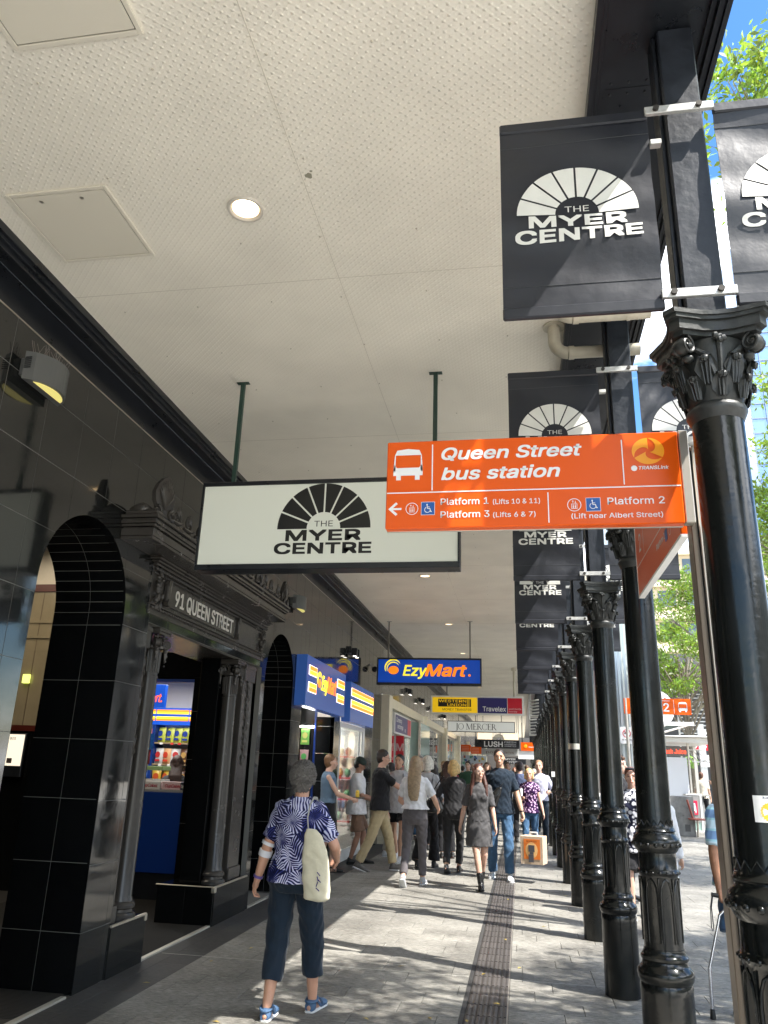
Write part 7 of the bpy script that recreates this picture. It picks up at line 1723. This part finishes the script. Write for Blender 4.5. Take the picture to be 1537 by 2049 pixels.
# 6 ---- tattooed man in grey tee
t6, d = person('young man with neck tattoo in grey tee and black shorts facing the camera', -2.14, 14.4, math.radians(172), 1.76, 'm', .011, feet=((.1, -.25, .03, 0, .3), (-.1, .2, 0)), hands=((.28, .1, .8), (-.28, .1, .78)), hair='short', hairc=(.012,.01,.01), skinc=(.5,.3,.2), top='loose', topm=LGR, sleeve=.8, toplen=.76, untuck=.04, bottom='shorts', botm=BLK, botlen=.6, shoem=SHW, solem=SHW, seed=8)
lpart(t6, MB().tube([(-.1, .1, 1.44), (-.11, .13, 1.3), (-.12, .12, 1.12)], .014, 6, flat=(1.6,.4)), 'backpack_strap', BLACKM); lpart(t6, MB().tube([d['T'](0,-.005,1.455), d['T'](0,.01,1.5)], [.0605, .0585], 14), 'neck_tattoo', mat('tattoo_skin', (.16,.12,.1), .6))
# 7 ---- blonde woman in white tee, grey trousers, from behind
person('woman with long ash blonde hair in white tee and grey trousers walking away', -1.49, 11.62, math.radians(-3), 1.70, 'f', .009, feet=((.09, .16, 0), (-.11, -.24, .05, 0, .8)), hands=((.3, .18, 1.0), (-.2, .3, 1.02)), hair='long', hairc=(.33,.24,.15), skinc=(.6,.36,.26), top='loose', topm=WHT, sleeve=.75, toplen=.99, untuck=.028, botm=GRYP, botlen=.88, flare=.92, fat=1.04, shoem=LGR, solem=SHW, seed=9)
# 8 ---- white haired woman
t8, d = person('white haired woman in white long sleeves and wide black trousers from behind', -1.56, 13.7, math.radians(-8), 1.74, 'f', .012, feet=((.1, .1, 0), (-.1, -.18, .02)), hands=((.3, .05, .8), (-.25, .1, .8)), hair='bob', hairc=(.6,.57,.5), skinc=(.58,.36,.27), top='loose', topm=LGR, sleeve=1.85, toplen=.92, untuck=.02, bottom='wide', botm=BLK, botlen=.92, shoem=SHB, seed=10)
lpart(t8, MB().tube([(.1, -.13, 1.1), (.115, -.13, 1.3), (.12, -.04, 1.44), (.115, .1, 1.35)], .016, 6, flat=(1.4,.4)), 'strap', BLACKM)
# 9 ---- person with orange bag, and dark haired woman
t9, d = person('dark clothed person with an orange backpack among the crowd', -1.76, 16.6, math.radians(5), 1.62, 'f', .014, hair='wavy', hairc=(.02,.012,.01), top='loose', topm=BLK, sleeve=.6, toplen=.9, botm=BLK, botlen=.9, shoem=SHB, seed=11)
m = MB(); m.loft([((0,-.2,.86), .13,.07), ((0,-.22,.95), .15,.1), ((0,-.21,1.2), .14,.09), ((0,-.18,1.33), .09,.05)], 14); tb9 = remeshed(m, 'orange_backpack', .014, 2, .004, 3); ob = part(tb9, 'backpack', cloth('vivid_orange', (.75,.09,.01)), t9)
person('woman with dark brown hair in black top between the blonde women', -1.36, 15.3, math.radians(20), 1.68, 'f', .014, hair='wavy', hairc=(.04,.018,.012), top='loose', topm=BLK, sleeve=.4, toplen=.9, botm=BLK, botlen=.9, shoem=SHB, seed=12, hands=((.3,.2,1.2),(-.25,.05,.8)))
# 10 ---- blonde in black suit from behind with handbag
t10, d = person('blonde woman in black suit with black handbag walking away', -1.08, 13.25, math.radians(-4), 1.68, 'f', .010, feet=((.07, .12, 0), (-.08, -.2, .03, 0, .4)), hands=((.26, .1, .8), (-.22, .18, 1.08)), hair='bob', hairc=(.62,.42,.17), skinc=(.58,.36,.27), top='loose', topm=cloth('black_suit', (.016,.016,.018), .6), sleeve=1.8, toplen=.86, untuck=.01, botm=cloth('black_suit', (.016,.016,.018), .6), botlen=.86, flare=.98, fat=1.08, shoem=SHB, seed=13)
hb = thing('handbag', 'shiny black handbag hanging at the left side of the blonde woman in black', 'handbag', (-1.39, 13.2, 1.0)); m = MB(); m.loft([(Vector((-1.39, 13.2, .87)), .17, .08), (Vector((-1.39, 13.2, .93)), .18, .085), (Vector((-1.39, 13.2, 1.06)), .12, .06), (Vector((-1.39, 13.2, 1.14)), .08, .03)], 16)
me = remeshed(m, 'bag_body', .011, 2, .003, 5); me.transform(Matrix.Translation(-hb.location)); me.materials.append(mat('black_leather', (.012,.012,.012), .25)); o = bpy.data.objects.new('bag_body', me); COL.objects.link(o); o.parent = hb; MB().tube([(-1.45, 13.2, 1.12), (-1.34, 13.2, 1.3), (-1.25, 13.19, 1.43), (-1.24, 13.27, 1.42), (-1.32, 13.28, 1.2), (-1.34, 13.22, 1.12)], .009, 6).build('handle', mat('black_leather', (.012,.012,.012), .25), hb, smooth=60)
# 11 ---- woman in charcoal dress facing the camera
t11, d = person('woman with long auburn hair in charcoal dress and ankle boots facing the camera', -.60, 11.75, math.radians(184), 1.62, 'f', .0085, feet=((-.02, .2, .0), (-.03, -.16, .03, 0, .5)), hands=((.27, -.06, .84), (-.26, .1, .70)), hair='wavy', hairc=(.055,.018,.011), skinc=(.58,.36,.27), hy=.35, glasses='pale', top='tight', topm=cloth('charcoal_knit', (.07,.068,.07), .7), sleeve=.9, toplen=.9, bottom='skirt', botm=cloth('charcoal_knit', (.07,.068,.07), .7), botlen=.56, flare=.98, fat=1.03, shoe='boot', shoem=mat('boot_black', (.015,.015,.015), .2), seed=14)
# 12 ---- tall man in navy polo, jeans, white sneakers
t12, d = person('tall man in navy polo and blue jeans with a black sling bag facing the camera', -.33, 12.85, math.radians(180), 1.86, 'm', .0095, feet=((.12, -.12, 0, .1), (-.12, .16, 0, .1)), hands=((.26, .08, .76), (-.34, .16, .74)), hair='short', hairc=(.012,.01,.01), skinc=(.52,.32,.22), top='loose', topm=NAVY, sleeve=.8, toplen=.84, untuck=.015, botm=JEAN, botlen=.96, flare=1.08, fat=1.05, shoem=SHW, solem=SHW, seed=15, curl=1.2)
m = MB(); m.loft([(Vector((.17, .17, .93)), .05, .045), (Vector((.13, .19, 1.02)), .085, .06), (Vector((.07, .2, 1.18)), .085, .055), (Vector((.0, .19, 1.3)), .04, .03)], 14); part(remeshed(m, 'sling_bag', .011, 2, .003, 4), 'sling_bag', mat('black_leather', (.012,.012,.012), .25), t12)
lpart(t12, MB().tube([(.0, .17, 1.3), (-.1, .09, 1.44), (-.14, -.02, 1.5), (-.05, -.14, 1.35), (.15, -.14, 1.05)], .016, 6, flat=(1.5,.4)), 'sling_strap', BLACKM)
lpart(t12, MB().tube([Vector(d['arm'][1][1]).lerp(d['arm'][1][2], .9), Vector(d['arm'][1][1]).lerp(d['arm'][1][2], .97)], .031, 12), 'watch', BLACKM)
# box hanging from his left hand
bx = thing('coffee_machine_box', 'cream carrier box with orange coffee machine picture held by the tall man', 'box', (.16, 12.6, .45)); bx.rotation_euler = (0,0,math.radians(-14))
lb_ = lambda mb, nm, mm: mb.build(nm, mm, bx, local=True)
lb_(MB().box(-.165, .165, -.14, .14, -.19, .19, .004), 'carton', mat('carton_cream', (.55,.42,.3), .6)); lb_(MB().box(-.115, .125, -.1445, -.1415, -.12, .15), 'picture', mat('box_orange_print', (.75,.2,.03), .5)); lb_(MB().ball((.0, -.146, -.0), (.09, .002, .11)), 'glow', mat('box_pale_print', (.85,.5,.2), .5))
m = MB(); m.box(-.045, .045, -.152, -.149, -.02, .07); m.box(-.028, .028, -.1515, -.1485, -.055, -.021); m.box(-.045, .03, -.152, -.149, -.16, -.056); lb_(m, 'machine_print', mat('machine_grey', (.08,.08,.09), .4)); m = MB(); put_text(m, 'NESPRESSO', (0, -.15, .11), (1,0,0), (0,0,1), h=.022, width=.15, align='C', bold=.02); lb_(m, 'lettering', mat('dark_brown_ink', (.15,.05,.02), .5))
m = MB(); m.tube([(-.06, 0, .19), (-.05, 0, .235), (.05, 0, .235), (.06, 0, .19)], .008, 6, flat=(1,1.6)); lb_(m, 'handle', SHW)
# 13 ---- woman in purple patterned blouse
t13, d = person('older blonde woman in purple patterned blouse and jeans carrying a cup', .15, 16.2, math.radians(178), 1.60, 'f', .011, feet=((.08, .12, 0), (-.08, -.2, .02)), hands=((.16, .26, 1.12), (-.28, .1, .8)), hair='bob', hairc=(.62,.42,.2), skinc=(.58,.36,.27), top='loose', topm=speckle_mat('fabric_purple_spots', (.03,.008,.05), (.6,.4,.6), 26), sleeve=.35, toplen=.84, untuck=.02, botm=JEAN, botlen=.93, flare=.98, shoem=mat('shoe_mauve', (.15,.1,.25), .5), solem=SHW, seed=16)
lpart(t13, MB().lathe([(.028,1.1),(.036,1.22),(.03,1.23)], .15, .33, 12), 'cup', SHW)
person('balding man in pale shirt and dark trousers behind the woman in purple', .38, 17.9, math.radians(175), 1.78, 'm', .012, feet=((.09, .15, 0), (-.09, -.2, .02)), hands=((.3, .1, .8), (-.22, .22, 1.1)), hair='crop', hairc=(.3,.17,.1), skinc=(.68,.42,.32), top='loose', topm=cloth('pale_lilac_shirt', (.5,.5,.62)), sleeve=1.7, toplen=.92, botm=NAVY, botlen=.95, shoem=SHB, seed=17)
person('man in dark blue shirt walking away behind the tall man', -.03, 19.5, 0, 1.76, 'm', .014, hair='short', hairc=(.03,.02,.02), skinc=(.4,.25,.2), top='loose', topm=cloth('dusk_blue', (.07,.09,.16)), sleeve=.8, toplen=.88, botm=BLK, botlen=.95, shoem=SHB, seed=18)
# 14 ---- floral woman between the columns, curly man, white sleeved person
t14, d = person('woman in black and white floral dress with sunglasses on her head between the columns', 1.30, 10.15, math.radians(172), 1.62, 'f', .009, feet=((.08, .1, 0), (-.08, -.14, .02)), hands=((.27, .1, .8), (-.27, .1, .8)), hair='short', hairc=(.13,.04,.02), skinc=(.6,.36,.27), top='loose', topm=speckle_mat('fabric_floral_bw', (.01,.012,.03), (.7,.7,.74), 20, .5), sleeve=.7, toplen=.72, untuck=.03, bottom='shorts', botm=BLK, botlen=.9, shoem=SHW, solem=SHW, seed=19, fat=1.15)
lpart(t14, MB().tube([d['hp'](-.06, .05, .095), d['hp'](-.03, .08, .1), d['hp'](.03, .08, .1), d['hp'](.06, .05, .095)], .014, 8), 'sunglasses', BLACKM)
person('young man with curly brown hair in black tee behind the floral dress', 1.28, 11.4, math.radians(-120), 1.78, 'm', .012, hair='curly', hairc=(.1,.05,.03), skinc=(.62,.38,.3), top='loose', topm=BLK, sleeve=.7, toplen=.85, botm=BLK, botlen=.95, shoem=SHB, seed=20)
person('person in white long sleeved top mostly hidden by the second black column', 1.42, 9.15, math.radians(185), 1.5, 'f', .012, hands=((.2, .1, .76), (-.24, .04, .70)), hair='bob', hairc=(.2,.12,.08), top='loose', topm=WHT, sleeve=1.9, toplen=.75, botm=WHT, botlen=.9, shoem=SHW, seed=21)
# 15 ---- man with walking stick behind the steel post
t15, d = person('man in pale blue check shirt leaning on a silver walking stick behind the post', 1.53, 6.42, math.radians(185), 1.62, 'm', .008, feet=((.1, .0, 0), (-.1, .05, 0)), hands=((.2, .12, .78), (-.26, .06, .76)), pole_arm=(.9,-.35,0), hair='short', hairc=(.3,.3,.3), skinc=(.33,.16,.09), top='loose', topm=plaid_mat(), sleeve=.85, toplen=.84, untuck=.02, bottom='shorts', botm=cloth('blue_shorts', (.06,.12,.22)), botlen=.8, shoem=SHG, seed=22, curl=1.5)
wh = WT(t15, d['arm'][0][2]); hx, hyy, hz = wh.x, wh.y, wh.z-.07
wk = thing('walking_stick', 'silver walking stick with black grip and wrist loop', 'walking stick', (1.23, 6.28, 0))
MB().tube([(hx-.06, hyy-.02, hz+.03), (hx, hyy-.02, hz+.022), (hx+.05, hyy-.02, hz+.015)], [.014, .016, .013], 10).build('grip', mat('rubber_black', (.015,.015,.015), .6), wk, smooth=60)
MB().tube([(hx+.02, hyy-.02, hz+.01), (hx+.03, hyy-.02, hz-.05), (hx-.02, hyy-.02, hz-.1), (hx-.03, hyy-.02, hz-.14), (1.235, 6.27, .3)], .0095, 12).tube([(1.235, 6.27, .3), (1.23, 6.27, .06)], .012, 12).build('shaft', mat('aluminium_tube', (.75,.76,.8), .25, metal=1), wk, smooth=60)
MB().lathe([(.0195,0),(.018,.03),(.013,.06)], 1.23, 6.27, 14).build('ferrule', mat('rubber_black', (.015,.015,.015), .6), wk, smooth=50)
MB().tube([(hx-.055, hyy-.02, hz+.03), (hx-.075, hyy-.025, hz-.05), (hx-.08, hyy-.025, hz-.18), (hx-.072, hyy-.025, hz-.2), (hx-.066, hyy-.025, hz-.18), (hx-.068, hyy-.025, hz-.05), (hx-.05, hyy-.02, hz+.03)], .0035, 6).build('wrist_loop', BLACKM, wk)
# 16 ---- people in the mall at the right
person('man in cream tee and black trousers walking away in the sunny mall', 6.2, 30.0, math.radians(-10), 1.72, 'm', .016, hair='short', hairc=(.12,.06,.04), top='loose', topm=cloth('cream_tee', (.6,.55,.45)), sleeve=.7, toplen=.85, botm=BLK, botlen=.95, shoem=SHB, seed=23)
person('person in white and red tee far away beside the kiosk', 6.6, 36.0, math.radians(160), 1.7, 'f', .018, hair='bob', hairc=(.08,.04,.03), top='loose', topm=cloth('white_red_tee', (.6,.4,.38)), sleeve=.7, toplen=.85, botm=LGR, botlen=.95, shoem=SHB, seed=24)
person('person in black leaning forward beyond the man in the cream tee', 7.6, 33.5, math.radians(100), 1.5, 'm', .018, lean=.5, hair='short', hairc=(.02,.02,.02), top='loose', topm=BLK, sleeve=.7, toplen=.85, botm=BLK, botlen=.9, shoem=SHB, seed=25)
person('person in dark top with bare arm near the steel post in the mall', 7.9, 31.5, math.radians(180), 1.74, 'f', .016, hair='long', hairc=(.02,.015,.012), top='loose', topm=BLK, sleeve=.3, toplen=.85, bottom='shorts', botm=BLK, botlen=.6, shoem=SHB, seed=26)
# shopkeeper
person('shopkeeper with long dark brown hair behind the blue counter', -4.75, 10.75, math.radians(20), 1.6, 'f', .012, hair='long', hairc=(.03,.014,.01), top='loose', topm=cloth('dim_grey', (.05,.05,.055)), sleeve=.8, toplen=.9, botm=BLK, botlen=.95, shoem=SHB, seed=27)
# ---- crowd further down the arcade
rc = random.Random(21)
crowd = [(-2.3, 18.8), (-1.9, 20.3), (-2.55, 22.5), (-1.5, 23.5), (-.9, 22.0), (-.35, 21.5), (-.1, 24.5), (-2.2, 26.5), (-1.3, 28), (-.6, 27), (.2, 28.5), (-1.8, 31), (-.9, 33), (0, 32.5), (-2.4, 34), (-.3, 37), (-1.4, 38.5), (.35, 23.0), (-2.0, 41), (-.8, 43), (.1, 41.5)]
tops = [('black', BLK), ('navy', NAVY), ('white', WHT), ('dull red', cloth('dull_red', (.25,.03,.03))), ('grey', GRYP), ('sand coloured', cloth('sand', (.4,.3,.2))), ('dark green', cloth('dark_green', (.03,.07,.04)))]
hrs = [('black', (.012,.01,.01)), ('brown', (.08,.04,.02)), ('auburn', (.2,.06,.03)), ('grey', (.3,.29,.27)), ('fair', (.4,.27,.13))]
seenl = set()
for i, (x, y) in enumerate(crowd):
    tn, tm = tops[rc.choice((0,0,1,2,3,4,5,6))]; hn, hcx = hrs[rc.randrange(5)]; away = rc.random() < .5; fem = rc.random() < .5
    bn, bm = rc.choice((('black', BLK), ('denim', JEAN), ('khaki', KHK)))
    t, _ = person('x', x, y, math.radians(rc.uniform(-12, 12)+(0 if away else 180)), rc.uniform(1.6, 1.82), 'f' if fem else 'm', .02, feet=((.09, .18, 0), (-.09, -.2, .02)), hair=('long' if rc.random() < .4 else 'bob') if fem else 'short', hairc=hcx, skinc=rc.choice(((.55,.34,.25), (.62,.4,.3), (.35,.2,.14))), top='loose', topm=tm, sleeve=rc.choice((.6, .8, 1.8)), toplen=.87, botm=bm, botlen=.92, shoem=SHB, seed=30+i)
    t['label'] = f'{hn} haired pedestrian in {tn} top and {bn} trousers {"walking away" if away else "approaching"}, {["near crowd", "mid crowd", "far crowd"][0 if y < 24 else (1 if y < 33 else 2)]}'
    if t['label'] in seenl: t['label'] = t['label'].replace('pedestrian in', 'second pedestrian in', 1)
    seenl.add(t['label'])
    t['group'] = 'pedestrians further down the arcade'
